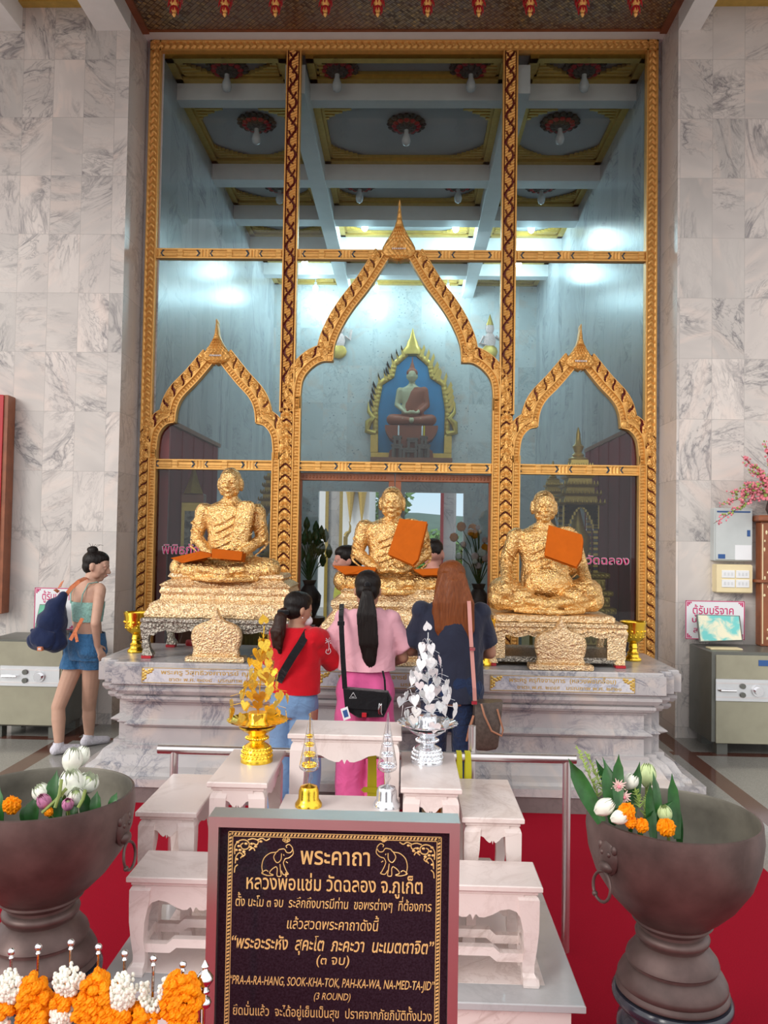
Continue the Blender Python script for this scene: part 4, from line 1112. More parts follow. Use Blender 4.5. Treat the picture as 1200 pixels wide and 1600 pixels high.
for i, (x, w, h) in enumerate(((-.22,.09,.22),(-.02,.12,.16),(.2,.10,.22),(-.22,.07,.36),(.02,.09,.33),(.2,.06,.36))):
    mb = MB(); y = 12.3+.1*(i//3)
    mb.box((xc+x-w,y,zb+h-.03), (xc+x+w,y+.12,zb+h)); 
    for sx in (-1, 1): mb.box((xc+x+sx*(w-.03)-.02,y,zb), (xc+x+sx*(w-.03)+.02,y+.12,zb+h-.03))
    mb.box((xc+x-w+.02,y+.01,zb+h-.07), (xc+x+w-.02,y+.03,zb+h-.03)); mb.build('small_table', dk, al)
for i, (x, m_) in enumerate(((-.2,'paper'),(.2,'tapew'),(.17,'paper'))):
    mb = MB(); mb.lathe([(.012,0),(.012,.14),(.003,.16)], c=(xc+x,12.36,zb+.36), n=8); mb.build('candle', M[m_], al)
mb = MB(); mb.box((PY(580,720,12.5).x,12.2,zb-.06), (PY(705,720,12.5).x,13,zb)); struct(mb.build('trim_10', M['wood']))
# painted angels on the back wall
for sg, px in ((-1, 530), (1, 765)):
    c0 = PY(px, 535, 12.98)
    o = thing('angel_relief', 'flat painted angel figure on the back wall %s the niche' % ('left of' if sg < 0 else 'right of'), 'mural', c0)
    mb = MB(); mb.ball(c0+V((0,-.02,.22)), (.07,.02,.09), n=10); mb.ball(c0+V((0,-.02,.02)), (.10,.02,.14), n=10); mb.tube([c0+V((-.1,-.02,.1)), c0+V((-.16,-.02,-.02)), c0+V((-.06,-.02,-.04))], .02, 6); mb.tube([c0+V((.1,-.02,.1)), c0+V((.18,-.02,.04)), c0+V((.2,-.02,.2))], .02, 6); mb.build('figure', M['palef'], o)
    mb = MB(); mb.lathe([(.06,.28),(.04,.34),(.003,.46)], c=c0+V((0,-.02,0)), n=8, sy=.3); mb.ball(c0+V((0,-.025,-.16)), (.13,.02,.12), n=10); mb.build('gilded_dress', M['goldtrim'], o)
# ---------------------------------------------------------------- outside beyond the back doors
mb = MB(); mb.box((-60,13.2,-.25), (60,220,-.15)); gr = mb.build('ground_outside', plain('asphalt yard', (.35,.34,.32), rough=.8)); struct(gr)
mb = MB(); rows = []
for i in range(60):
    x = -260+520*i/59; rows.append([V((x, 230+60*j/10, max(-1, (11+7*noise.noise(V((x*.02,1,1)))+2*noise.noise(V((x*.08,2,1))))*math.sin(PI*j/20)))) for j in range(11)])
mb.grid(rows, 0, True); hl = mb.build('hills', plain('forest hills', (.10,.17,.13), rough=.9, var=.3, scale=.05)); struct(hl)
for i, (px, w) in enumerate(((521,.105),(701,.12))):
    c0 = PY(px, 900, 15.2)
    mb = MB(); mb.bevbox((c0.x-w,15.1,0), (c0.x+w,15.1+2*w,4.5), .01)
    o = mb.build('marble_pillar', M['wall'], loc=(c0.x,15.2,0)); tag(o, 'marble pillar outside the %s back doorway' % ('left','right')[i], 'pillar')
    mb = MB(); sx = (-1, 1)
    for e in ((-1,) if i else (-1, 1)): mb.box((c0.x+e*(w+.03)-.03,15.05,0), (c0.x+e*(w+.03)+.03,15.1,4.5))
    o = mb.build('gilded_edging', M['redlac'] if i else M['goldtrim'], loc=(c0.x,15.1,0)); tag(o, '%s edging strips beside the pillar in the %s back doorway' % (('gold','red')[i], ('left','right')[i]), 'edging')
c0 = PY(556, 900, 20)
o = thing('temple_hall', 'white temple wall with hanging gold ornaments seen through the left back doorway', 'building', (c0.x, 20, -.2))
mb = MB(); mb.box((c0.x-1.0,20,-.2), (PY(577,800,20).x,24,8)); mb.build('white_wall', M['white'], o)
mb = MB()
for px in (548, 566): p = PY(px, 767, 19.9); mb.lathe([(.01,-.8),(.05,-.5),(.10,-.1),(.2,.3)], c=p, n=8)
mb.build('gold_drops', M['goldtrim'], o)
c0 = PY(540, 838, 15.6); mb = MB(); mb.box((c0.x-.04,15.56,-.15), (c0.x+.04,15.64,c0.z)); mb.tube([c0, c0+V((.03,0,.06)), c0+V((.08,0,.1)), c0+V((.09,0,.2)), c0+V((.06,0,.3))], [.05,.045,.03,.02,.004], 8)
tag(mb.build('naga_finial', M['goldtrim'], loc=c0), 'curled gold serpent finial in the left back doorway', 'ornament')
def tree(x, y, h, r, label, seed):
    rn = random.Random(seed); o = thing('tree', label, 'tree', (x,y,-.2))
    mb = MB(); mb.tube([(x,y,-.2),(x+.1,y,h*.4),(x,y,h*.7)], [.15,.12,.06], 8); mb.build('trunk', M['bark'], o)
    mb = MB()
    for k in range(500):
        d = V((rn.gauss(0,1), rn.gauss(0,1), rn.gauss(0,1))).normalized()*r*rn.uniform(.5, 1); c_ = V((x,y,h))+V((d.x,d.y,d.z*.8))
        a = V((rn.uniform(-1,1),rn.uniform(-1,1),rn.uniform(-.5,.5)))*.22; b_ = V((rn.uniform(-1,1),rn.uniform(-1,1),rn.uniform(-1,1)))*.16
        mb.add([c_-a, c_+b_, c_+a, c_-b_], [(0,1,2,3)])
    mb.build('foliage', plain('tree leaves', (.14,.30,.07), rough=.6, var=.4, scale=3), o)
c0 = PY(588, 810, 26); tree(c0.x, 26, c0.z+.6, 1.2, 'leafy tree at the right side of the left back doorway', 1)
c0 = PY(655, 840, 32); tree(c0.x, 32, .9, 1.3, 'low green tree seen through the right back doorway before the hill', 2)
c0 = PY(675, 845, 28); tree(c0.x+.6, 40, .9, 1.5, 'rounded green shrubby tree left of the pillar in the right back doorway', 3)
c0 = PY(720, 840, 26); tree(c0.x+.3, 26, .9, .8, 'small green tree right of the pillar in the right back doorway', 4)
# ---------------------------------------------------------------- altar tables in front
FZ = .06
def altar_table(p0, p1, ztop, zbot, label, aph=.07, leg=.058, stretch=True, group=None):
    """p0/p1 = (x, y) plan corners"""
    x0, y0 = p0; x1, y1 = p1; cx, cy = (x0+x1)/2, (y0+y1)/2
    t = thing('altar_table', label, 'table', (cx, cy, zbot), group)
    mb = MB(); mb.bevbox((x0,y0,ztop-.018), (x1,y1,ztop), .003); mb.bevbox((x0+.012,y0+.012,ztop-.03), (x1-.012,y1-.012,ztop-.018), .002); mb.build('tabletop', M['stand'], t)
    X0, X1, Y0, Y1 = x0+.008, x1-.008, y0+.008, y1-.008; zt = ztop-.03
    us = [(0,1.25),(.05,1.0),(.14,.72),(.28,.60),(.45,.66),(.62,.86),(.78,.98),(.88,.97),(.93,.86),(.955,.86),(1,1.08)]
    def apron(a, b_, fix, ax, s):
        L = (b_-a)/2; low = [(a+L*u, -aph*h) for u, h in us]+[(b_-L*u, -aph*h) for u, h in us[-2::-1]]
        poly = [(a,0)]+low+[(b_,0)]
        mb = MB()
        if ax == 'x': mb.prism(poly[::-1], (0,fix,zt), (1,0,0), (0,0,1), (0,.016*s,0))
        else: mb.prism(poly[::-1], (fix,0,zt), (0,1,0), (0,0,1), (.016*s,0,0))
        mb.build('apron', M['stand'], t)
    apron(X0+leg*.8, X1-leg*.8, Y0+.004, 'x', 1); apron(X0+leg*.8, X1-leg*.8, Y1-.004, 'x', -1)
    apron(Y0+leg*.8, Y1-leg*.8, X0+.004, 'y', 1); apron(Y0+leg*.8, Y1-leg*.8, X1-.004, 'y', -1)
    H = zt-zbot
    for sx, X in ((1, X0), (-1, X1)):
        for s2, Y in ((1, Y0), (-1, Y1)):
            R = []
            for q, w, o in ((0,leg*1.0,.012),(.02,leg*1.06,.004),(.05,leg*1.08,0),(.2,leg*1.02,0),(.4,leg*.8,.001),(.6,leg*.66,.006),(.78,leg*.62,.012),(.86,leg*.62,.012),(.90,leg*.70,.006),(.905,leg*.80,0),(.97,leg*.84,-.002),(1,leg*.78,0)):
                ax_, ay_ = X+sx*o, Y+s2*o; z = zt-q*H
                c_ = [(ax_,ay_),(ax_+sx*w,ay_),(ax_+sx*w,ay_+s2*w),(ax_,ay_+s2*w)]
                if sx*s2 < 0: c_ = c_[::-1]
                R.append([V((a,b_,z)) for a, b_ in c_])
            mb = MB(); mb.rings(R, True); mb.build('leg', M['stand'], t)
    if stretch:
        zs = zbot+H*.24
        def st(a, b_, fix, ax):
            m_ = (a+b_)/2; w = (b_-a)*.16
            poly = [(a,0),(m_-w-.02,0),(m_-w,.016),(m_+w,.016),(m_+w+.02,0),(b_,0),(b_,.026),(m_+w+.03,.026),(m_+w+.012,.042),(m_-w-.012,.042),(m_-w-.03,.026),(a,.026)]
            mb = MB()
            if ax == 'x': mb.prism(poly, (0,fix,zs), (1,0,0), (0,0,1), (0,.024,0))
            else: mb.prism(poly, (fix,0,zs), (0,1,0), (0,0,1), (.024,0,0))
            mb.build('stretcher', M['stand'], t)
        st(X0+.03, X1-.03, Y0+.02, 'x'); st(X0+.03, X1-.03, Y1-.044, 'x'); st(Y0+.03, Y1-.03, X0+.02, 'y'); st(Y0+.03, Y1-.03, X1-.044, 'y')
    return t
PT = .30
pc = PZ(916, 1572, PT); pl = PZ(161, 1521, PT)
plat = thing('marble_platform', 'low grey marble platform with a mitred border under the altar tables', 'platform', ((pc.x+pl.x)/2, 3, FZ))
mb = MB(); mb.bevbox((pl.x,pc.y,PT-.024), (pc.x,3.062,PT-.001), .003); mb.build('border_slab', M['plat'], plat)
mb = MB(); mb.box((pl.x+.10,pc.y+.10,PT-.004), (pc.x-.10,3.0,PT)); mb.build('inner_slab', M['stand'], plat)
mb = MB(); mb.bevbox((pl.x+.035,pc.y+.035,FZ+.008), (pc.x-.035,3.03,PT-.024), .01); mb.build('base', M['stand'], plat)
def tb(a, b_, c_, z, **k): # a: front-left px, b: front-right px, c: a back-edge px
    p, q, r = PZ(*a, z), PZ(*b_, z), PZ(*c_, z); y = (p.y+q.y)/2
    return ((p.x, y), (q.x, r.y))
zl, zm, zh, zc, zf = .60, .72, .82, .93, .74
kh1 = tb((322,1223),(418,1223),(440,1172),zh); kh2 = tb((626,1231),(722,1233),(704,1176),zh)
k = tb((197,1370),(406,1376),(245,1323),zl); k = (k[0], (k[1][0], kh1[0][1]-.012)); altar_table(*k, zl, PT, 'low wide marble altar table at the front left, beside the left bronze bowl')
k = tb((632,1382),(848,1385),(823,1335),zl); k = (k[0], (k[1][0], kh2[0][1]-.012)); altar_table(*k, zl, PT, 'low wide marble altar table at the front right, its left part behind the sign')
k = tb((211,1268),(307,1270),(330,1210),zm); altar_table(*k, zm, PT, 'narrow middle-height marble altar table at the far left, nothing on it', .055, .05)
k = tb((722,1277),(820,1280),(795,1218),zm); altar_table(*k, zm, PT, 'narrow middle-height marble altar table at the far right, nothing on it', .055, .05)
kh1 = tb((322,1223),(418,1223),(440,1172),zh); altar_table(*kh1, zh, PT, 'narrow high marble altar table carrying the gold heart tree', .055, .05)
kh2 = tb((626,1231),(722,1233),(704,1176),zh); altar_table(*kh2, zh, PT, 'narrow high marble altar table carrying the silver heart tree', .055, .05)
k = tb((449,1147),(628,1150),(540,1126),zc); altar_table(*k, zc, PT, 'tallest marble altar table at the back centre with a wide lobed apron', .07, .05, False)
p, q = PZ(430,1262,zf), PZ(626,1262,zf)
altar_table((p.x+.012, PZ(480,1290,zf).y), (q.x-.004, PZ(480,1241,zf).y), zf, PT, 'middle marble altar table carrying the two cone ornaments, behind the sign', .06, .05)
# ---------------------------------------------------------------- steel hand rail
RP = PZ(883, 1490, FZ); RY = RP.y
rail = thing('hand_rail', 'brushed steel hand rail on posts behind the altar tables', 'railing', (0, RY, FZ))
a, b_ = PY(247,1174,RY), PY(900,1183,RY); zr = (a.z+b_.z)/2; r_ = .0165
mb = MB(); mb.tube([(a.x,RY,zr), (b_.x,RY,zr)], r_, 16); mb.build('top_bar', M['steel'], rail)
for px, zt_ in ((272, zr), (876, zr)):
    x = RP.x if px == 876 else PY(px,1190,RY).x
    mb = MB(); mb.tube([(x,RY,FZ), (x,RY,zt_)], .0155, 14); mb.build('post', M['steel'], rail)
e_ = PY(739,1137,RY); mb = MB(); mb.tube([(e_.x,RY+.034,FZ), (e_.x,RY+.034,e_.z)], .0145, 14); mb.build('tall_post', M['steel'], rail)
for i, (x0, x1, lab, z1) in enumerate(((713,721,'left of two yellow-green tapes hanging from the hand rail beside the silver heart tree',.52),(726,735,'right of two yellow-green tapes hanging from the hand rail, beside the steel post',.52),(575,588,'broad yellow tape with a crossed knot hanging from the rail under the tallest table',.30),(601,606,'thin amber tape hanging from the rail behind the silver cone ornament',.30))):
    p, q = PY(x0,1185,RY), PY(x1,1185,RY); m_ = M['tapew'] if i == 3 else M['tape']; yy = RY-.019
    mb = MB(); w = q.x-p.x
    R = []
    for j in range(9):
        t = j/8; z = zr+.0165-(zr-z1)*t; y_ = yy-.001+.003*math.sin(t*7)
        R.append([V((p.x+.004*math.sin(t*5),y_,z)), V((q.x+.004*math.sin(t*5),y_,z)), V((q.x,y_+.0012,z)), V((p.x,y_+.0012,z))])
    mb.rings(R, True)
    mb.box((p.x,yy-.001,zr+.0165), (q.x,RY+.02,zr+.0185)); mb.box((p.x,RY+.019,zr-.1), (q.x,RY+.0205,zr+.0185))
    if i == 2:
        zk = PY(580,1232,RY).z
        mb.box((p.x-.016,yy-.006,zk-.008), (q.x+.016,yy-.002,zk+.012)); mb.box((p.x-.022,yy-.008,zk-.002), (p.x-.012,yy-.004,zk+.006)); mb.box((q.x+.012,yy-.008,zk-.002), (q.x+.022,yy-.004,zk+.006))
    tag(mb.build('hanging_tape', m_, loc=((p.x+q.x)/2, yy, z1)), lab, 'tape')
# ---------------------------------------------------------------- heart trees
def heart(w):
    pts = []
    for k in range(20):
        t = 2*PI*k/20; pts.append((16*math.sin(t)**3/17*w/2, (13*math.cos(t)-5*math.cos(2*t)-2*math.cos(3*t)-math.cos(4*t)-5)/17*w/2*1.15))
    return pts
def heart_tree(px, ybot, z, ytray, hwt, ytop, yb0, matm, matf, label, seed, lean):
    b_ = PZ(px, ybot, z); k = b_.y/F; o = thing('heart_tree', label, 'ornament', b_)
    H = (ybot-ytray)*k; w = .0245*b_.y/2.85*2
    w = 25*k
    mb = MB(); mb.lathe([(w*x, H*t) for x, t in ((0,0),(1,0),(1,.07),(.96,.12),(.9,.2),(.86,.36),(.72,.46),(.5,.52),(.44,.56),(.62,.61),(.68,.66),(.6,.71),(.5,.75),(.62,.8),(.95,.88),(1.15,.96),(1.15,1.0),(.3,.98))], c=b_, n=32)
    for q in range(26):
        t = 2*PI*q/26
        for zz, rr in ((.16,.93),(.28,.90),(.38,.82),(.66,.66)): mb.ball(b_+V((w*rr*math.cos(t+zz*9), w*rr*math.sin(t+zz*9), H*zz)), (w*.09,w*.09,w*.08), n=5)
    mb.build('pedestal_foot', matm, o)
    mb = MB(); n_ = 56; tr = b_+V((0,0,H)); hw = hwt*k
    R = []
    for f, dz in ((.30,.0),(.62,.004),(.86,.012),(1.0,.020)):
        R.append([tr+V((hw*(f+(.055 if (j % 2 and f == 1) else 0))*math.cos(2*PI*j/n_), hw*(f+(.055 if (j % 2 and f == 1) else 0))*math.sin(2*PI*j/n_), dz)) for j in range(n_)])
    R += [[p+V((0,0,.003)) for p in r] for r in R[::-1]]
    mb.rings(R, True); mb.build('scalloped_tray', matm, o)
    mb = MB(); mb.lathe([(15*k*x, 18*k*t) for x, t in ((1.25,-.1),(1.1,.1),(1,.3),(1,.92),(.92,1.),(.02,1.03))], c=tr+V((0,0,.006)), n=28); mb.build('round_can', matm, o)
    top = PY(px+lean, ytop, b_.y); s0 = tr+V((0,0,.02))
    mb = MB(); mb.tube([s0, s0.lerp(top, .5), top], .0022, 6); rn = random.Random(seed)
    hearts = []
    L = 7
    for i in range(L):
        f = .13+.75*i/(L-1); c_ = s0.lerp(top, f); rad = (40*(1-i/(L-1))**.9+9)*k; nn = (9,9,9,8,7,6,4)[i]
        for j in range(nn):
            t = 2*PI*(j+rn.random()*.5)/nn+i*.5; rr = rad*rn.uniform(.65, 1.05); q = c_+V((rr*math.cos(t), rr*math.sin(t), rn.uniform(-.012,.016)))
            mb.tube([c_+V((0,0,-.004)), c_.lerp(q, .6)+V((0,0,.012)), q], .0007, 4); hearts.append((q, t))
    mb.build('wire_stem', matm, o)
    hm = None
    for q, t in hearts+[(top, -PI/2)]:
        if hm is None:
            mb = MB(); hp = heart(.044); mb.prism(hp, (0,.0,-.018), (1,0,0), (0,0,1), (0,.0012,0)); me0 = mb.build('heart_leaf', matf); hm = me0.data; h = me0
        else: h = bpy.data.objects.new('heart_leaf', hm); C.objects.link(h)
        h.parent = o; h.location = q-b_; s_ = rn.uniform(.8, 1.15)*(b_.y/2.85)
        h.scale = (s_, s_, s_); h.rotation_euler = (rn.uniform(-.2,.35), rn.uniform(-.3,.3), t+PI/2+rn.uniform(-.5,.5) if q is not top else .3)
        if q is top: h.rotation_euler = (0, PI-.15, .3); h.location = top-b_
    return o
M['goldfoil'] = plain('gold foil', (.98,.62,.08), rough=.2, metal=.9, var=.15, scale=120, bmp=.3)
M['goldtray'] = plain('satin gold tray', (.72,.47,.15), rough=.35, metal=.6, var=.08)
M['pearl'] = plain('pearly silver foil', (.88,.88,.93), rough=.2, metal=.25, var=.14, scale=90)
heart_tree(401, 1189, zh, 1134, 45, 978, 0, M['brass'], M['goldfoil'], 'gold heart-leaf tree on a gold pedestal tray, on the left high altar table', 3, 12)
heart_tree(667, 1191, zh, 1139, 45, 988, 0, M['silver'], M['pearl'], 'silver heart-leaf tree on a clear pedestal tray, on the right high altar table', 5, 2)
# ---------------------------------------------------------------- cone ornaments
def cone_orn(px, ybot, z, ytop, ma, mb_, label):
    b_ = PZ(px, ybot, z); k = b_.y/F; o = thing('cone_ornament', label, 'ornament', b_)
    mb = MB(); mb.lathe([(r*k, h*k) for r, h in ((0,0),(21,0),(21,4),(18,8),(16,12),(15.5,24),(13,30),(5,33),(.5,34))], c=b_, n=32); mb.build('bell_base', ma, o)
    mb = MB(); mb.lathe([(r*k, h*k) for r, h in ((2,32),(1.6,40),(3,46),(1.8,52),(5,58))], c=b_, n=12); mb.tube([b_+V((0,0,33*k)), b_+V((5*k,-2*k,44*k)), b_+V((2*k,0,56*k))], 1.2*k, 6); mb.build('glass_stem', M['clear'], o)
    H = (ybot-ytop)*k; c0 = 54*k
    mb = MB(); n_ = 24
    R = []
    for t, r in ((0,9),(.03,13),(.07,15),(.12,14.4),(.3,11.5),(.5,8),(.7,4.8),(.88,2),(1,.4)):
        R.append([b_+V((r*k*(1+.05*(j % 2))*math.cos(2*PI*j/n_), r*k*(1+.05*(j % 2))*math.sin(2*PI*j/n_), c0+(H-c0)*t)) for j in range(n_)])
    mb.rings(R, True, sm=True); mb.build('fluted_cone_cover', M['clear'], o)
    mb = MB()
    for t, r in ((.08,12),(.26,9.5),(.42,7.2),(.56,5)):
        zz = c0+(H-c0)*t
        mb.lathe([(r*k,0),(r*k*.9,3*k),(.5*k,4*k)], c=b_+V((0,0,zz)), n=16)
        for q in range(14):
            a = 2*PI*q/14; mb.ball(b_+V((r*.85*k*math.cos(a), r*.85*k*math.sin(a), zz+3*k)), 1.9*k, q % 2, 5)
    mb.tube([b_+V((0,0,c0)), b_+V((0,0,H*.98))], .8*k, 6); mb.build('inner_tiers', [ma, mb_], o)
cone_orn(482, 1259, zf, 1114, M['brass'], M['goldfoil'], 'gold tiered ornament under a clear pointed cone, on the middle altar table')
cone_orn(604, 1260, zf, 1114, M['silver'], M['pearl'], 'silver tiered ornament under a clear pointed cone, on the middle altar table')
# odds and ends stored under the right high table
for i, (px, r, m_) in enumerate(((652,9,'navy'),(667,7,'cream'),(676,6,'tote'),(684,7,'orange'),(694,8,'cream'))):
    c_ = PY(px, 1270, kh2[0][1]+.12); mb = MB(); z0_ = PT
    for j in range(3): mb.ball((c_.x+.006*math.sin(j*3), c_.y+.01*j, z0_+.06+.1*j), (r*.0024,.022,.062), n=10)
    mb.lathe([(.02,0),(.022,.1),(.016,.28),(.022,c_.z-z0_+.008),(.002,c_.z-z0_+.015)], c=(c_.x,c_.y,z0_), n=12)
    tag(mb.build('cloth_bundle', M[m_], loc=(c_.x,c_.y,z0_)), '%s rolled bundle stored under the high altar table with the silver tree' % ('dark blue','leftmost cream','brown','orange','rightmost cream')[i], 'bundle', 'bundles under the right high altar table')
# ---------------------------------------------------------------- prayer sign
SY = 1.42
def S(px, py, d=0): p = PY(px, py, SY); return V((p.x, SY-d, p.z))
tl, tr_, = S(331,1274), S(716,1276); zt_ = (tl.z+tr_.z)/2; zb_ = .50
xl_, xr_ = (tl.x+S(322,1600).x)/2, (tr_.x+S(715,1600).x)/2
sign = thing('prayer_sign', 'black granite sign with gold Thai prayer text in a steel frame', 'sign', ((xl_+xr_)/2, SY, FZ))
fw_ = 15.5*SY/F
mb = MB()
for zo, zi in ((zt_, zt_-fw_), (zb_, zb_+fw_)):
    q = [V((xl_,SY-.02,zo)), V((xr_,SY-.02,zo)), V((xr_-fw_,SY-.02,zi)), V((xl_+fw_,SY-.02,zi))]
    mb.rings([q, [V((p.x,SY+.03,p.z)) for p in q]], True)
for x0_, x1_, s_ in ((xl_, xl_+fw_, 1), (xr_-fw_, xr_, -1)):
    o1, i1 = (x0_, x1_) if s_ > 0 else (x1_, x0_)
    q = [V((o1,SY-.02,zt_)), V((i1,SY-.02,zt_-fw_)), V((i1,SY-.02,zb_+fw_)), V((o1,SY-.02,zb_))]
    mb.rings([q, [V((p.x,SY+.03,p.z)) for p in q]], True)
mb.build('steel_frame', M['steel'], sign)
mb = MB(); mb.box((xl_+fw_*.9,SY-.006,zb_+fw_*.9), (xr_-fw_*.9,SY+.02,zt_-fw_*.9)); pan = mb.build('granite_panel', M['signblack'], sign)
for x in (xl_+.04, xr_-.04):
    mb = MB(); mb.tube([(x,SY+.01,FZ+.008), (x,SY+.01,zb_)], .014, 10); mb.lathe([(.05,0),(.05,.008),(.015,.012)], c=(x,SY+.01,FZ+.008), n=16); mb.build('leg', M['steel'], sign)
FSZ = SY/F
def line(s, x0, x1, yb, em, shear=0, bold=.006):
    a, b_ = S(x0, yb), S(x1, yb)
    text(s, M['signgold'], ((a.x+b_.x)/2, SY-.006, (a.z+b_.z)/2), (1,0,0), (0,0,1), b_.x-a.x, em*FSZ, pan, 'gold_text', bold=bold, shear=shear)
line('พระคาถา', 470, 578, 1349, 36, 0, .012)
line('หลวงพ่อแช่ม วัดฉลอง จ.ภูเก็ต', 386, 660, 1390, 31, 0, .010)
line('ตั้ง นะโม ๓ จบ  ระลึกถึงบารมีท่าน  ขอพรต่างๆ  ที่ต้องการ', 369, 674, 1417, 20, .12)
line('แล้วสวดพระคาถาดังนี้', 449, 592, 1450, 22, .12)
line('“พระอะระหัง  สุคะโต  ภะคะวา  นะเมตตาจิต”', 363, 678, 1483, 27, .2, .014)
line('(๓ จบ)', 495, 546, 1504, 20, .12)
line('“PRA-A-RA-HANG, SOOK-KHA-TOK, PAH-KA-WA, NA-MED-TA-JID”', 360, 679, 1539, 19, .25, .008)
line('(3 ROUND)', 491, 548, 1559, 15, .25)
line('ยึดมั่นแล้ว  จะได้อยู่เย็นเป็นสุข  ปราศจากภัยภิบัติทั้งปวง', 365, 674, 1587, 20)
# gold border, corner scrolls and elephants engraved on the panel
g0, g1, gt = S(358,1303).x, S(690,1305).x, S(525,1301).z; gb = zb_+.03
mb = MB(); dY = SY-.0068
def flat(x0, z0, x1, z1): mb.box((x0,dY,z0), (x1,SY-.0055,z1))
for o_, w in ((0,.0012),(.0075,.0012)):
    flat(g0+o_, gt-o_-w, g1-o_, gt-o_); flat(g0+o_, gb+o_, g1-o_, gb+o_+w); flat(g0+o_, gb+o_, g0+o_+w, gt-o_); flat(g1-o_-w, gb+o_, g1-o_, gt-o_)
x = g0+.004
while x < g1-.006: mb.prism([(x,gt-.0065),(x+.0035,gt-.0065),(x+.0055,gt-.002),(x+.002,gt-.002)], (0,dY,0), (1,0,0), (0,0,1), (0,.001,0)); x += .0062
z = gb+.004
while z < gt-.006:
    for xx in (g0, g1-.0085): mb.prism([(xx+.0018,z),(xx+.0065,z+.002),(xx+.0065,z+.0055),(xx+.0018,z+.0035)], (0,dY,0), (1,0,0), (0,0,1), (0,.001,0))
    z += .0062
mb.build('gold_border', M['signgold'], pan)
def curve(mb, pts, r, n=5): mb.tube([V((p[0], SY-.0062, p[1])) for p in smoothp(pts, 5)], r, n)
for sg, gx in ((1, g0+.010), (-1, g1-.010)):
    mb = MB(); zt2 = gt-.010
    c = lambda pts: [(gx+sg*a*FSZ*1.0, zt2-b_*FSZ) for a, b_ in pts]
    for pts in ([(2,26),(2,14),(8,6),(17,4),(24,9),(22,17),(14,18),(11,12),(15,9)], [(3,40),(4,30),(9,24),(14,27),(11,32)], [(22,4),(30,2),(38,5),(36,11),(30,9)], [(36,4),(44,1),(50,4),(56,1)], [(2,54),(3,46),(7,42)], [(24,20),(30,16),(33,20)], [(14,22),(18,26),(14,30)]):
        curve(mb, c(pts), .0012)
    for a, b_ in ((6,8),(10,20),(28,10),(5,34),(19,10),(42,6),(8,14),(16,22),(26,15),(4,20),(34,14)): mb.ball(V((gx+sg*a*FSZ, SY-.006, zt2-b_*FSZ)), (.0030,.0008,.0022), n=6)
    mb.build('corner_scroll', M['signgold'], pan)
for sg, ex in ((1, 430), (-1, 616)):
    c0 = S(ex, 1366); mb = MB(); e = lambda pts: [(c0.x+sg*a*FSZ, c0.z+b_*FSZ) for a, b_ in pts]
    for pts in ([(-18,2),(-20,14),(-17,26),(-8,34),(2,36),(6,40)], [(6,40),(14,41),(18,36),(24,36),(27,42),(22,48),(17,46),(18,43)], [(27,42),(28,34),(22,28),(16,26),(13,20)], [(2,36),(-2,28),(3,20),(9,24),(10,34)], [(13,20),(15,14),(19,6),(21,3),(14,2),(10,8)], [(8,18),(9,8),(10,0),(4,0),(4,10),(2,14)], [(2,14),(-4,10),(-8,4),(-2,1),(-10,0),(-18,2)], [(-18,2),(-20,4),(-14,8),(-10,6)], [(13,33),(14,31)], [(17,22),(20,20)]):
        curve(mb, e(pts), .0009)
    for a, b_ in ((17,52),(13,55),(21,55),(17,58)): curve(mb, e([(17,51),(a-1.5,b_-1),(a,b_+2),(a+1.5,b_-1),(17,51)]), .0008)
    mb.build('elephant_outline', M['signgold'], pan)
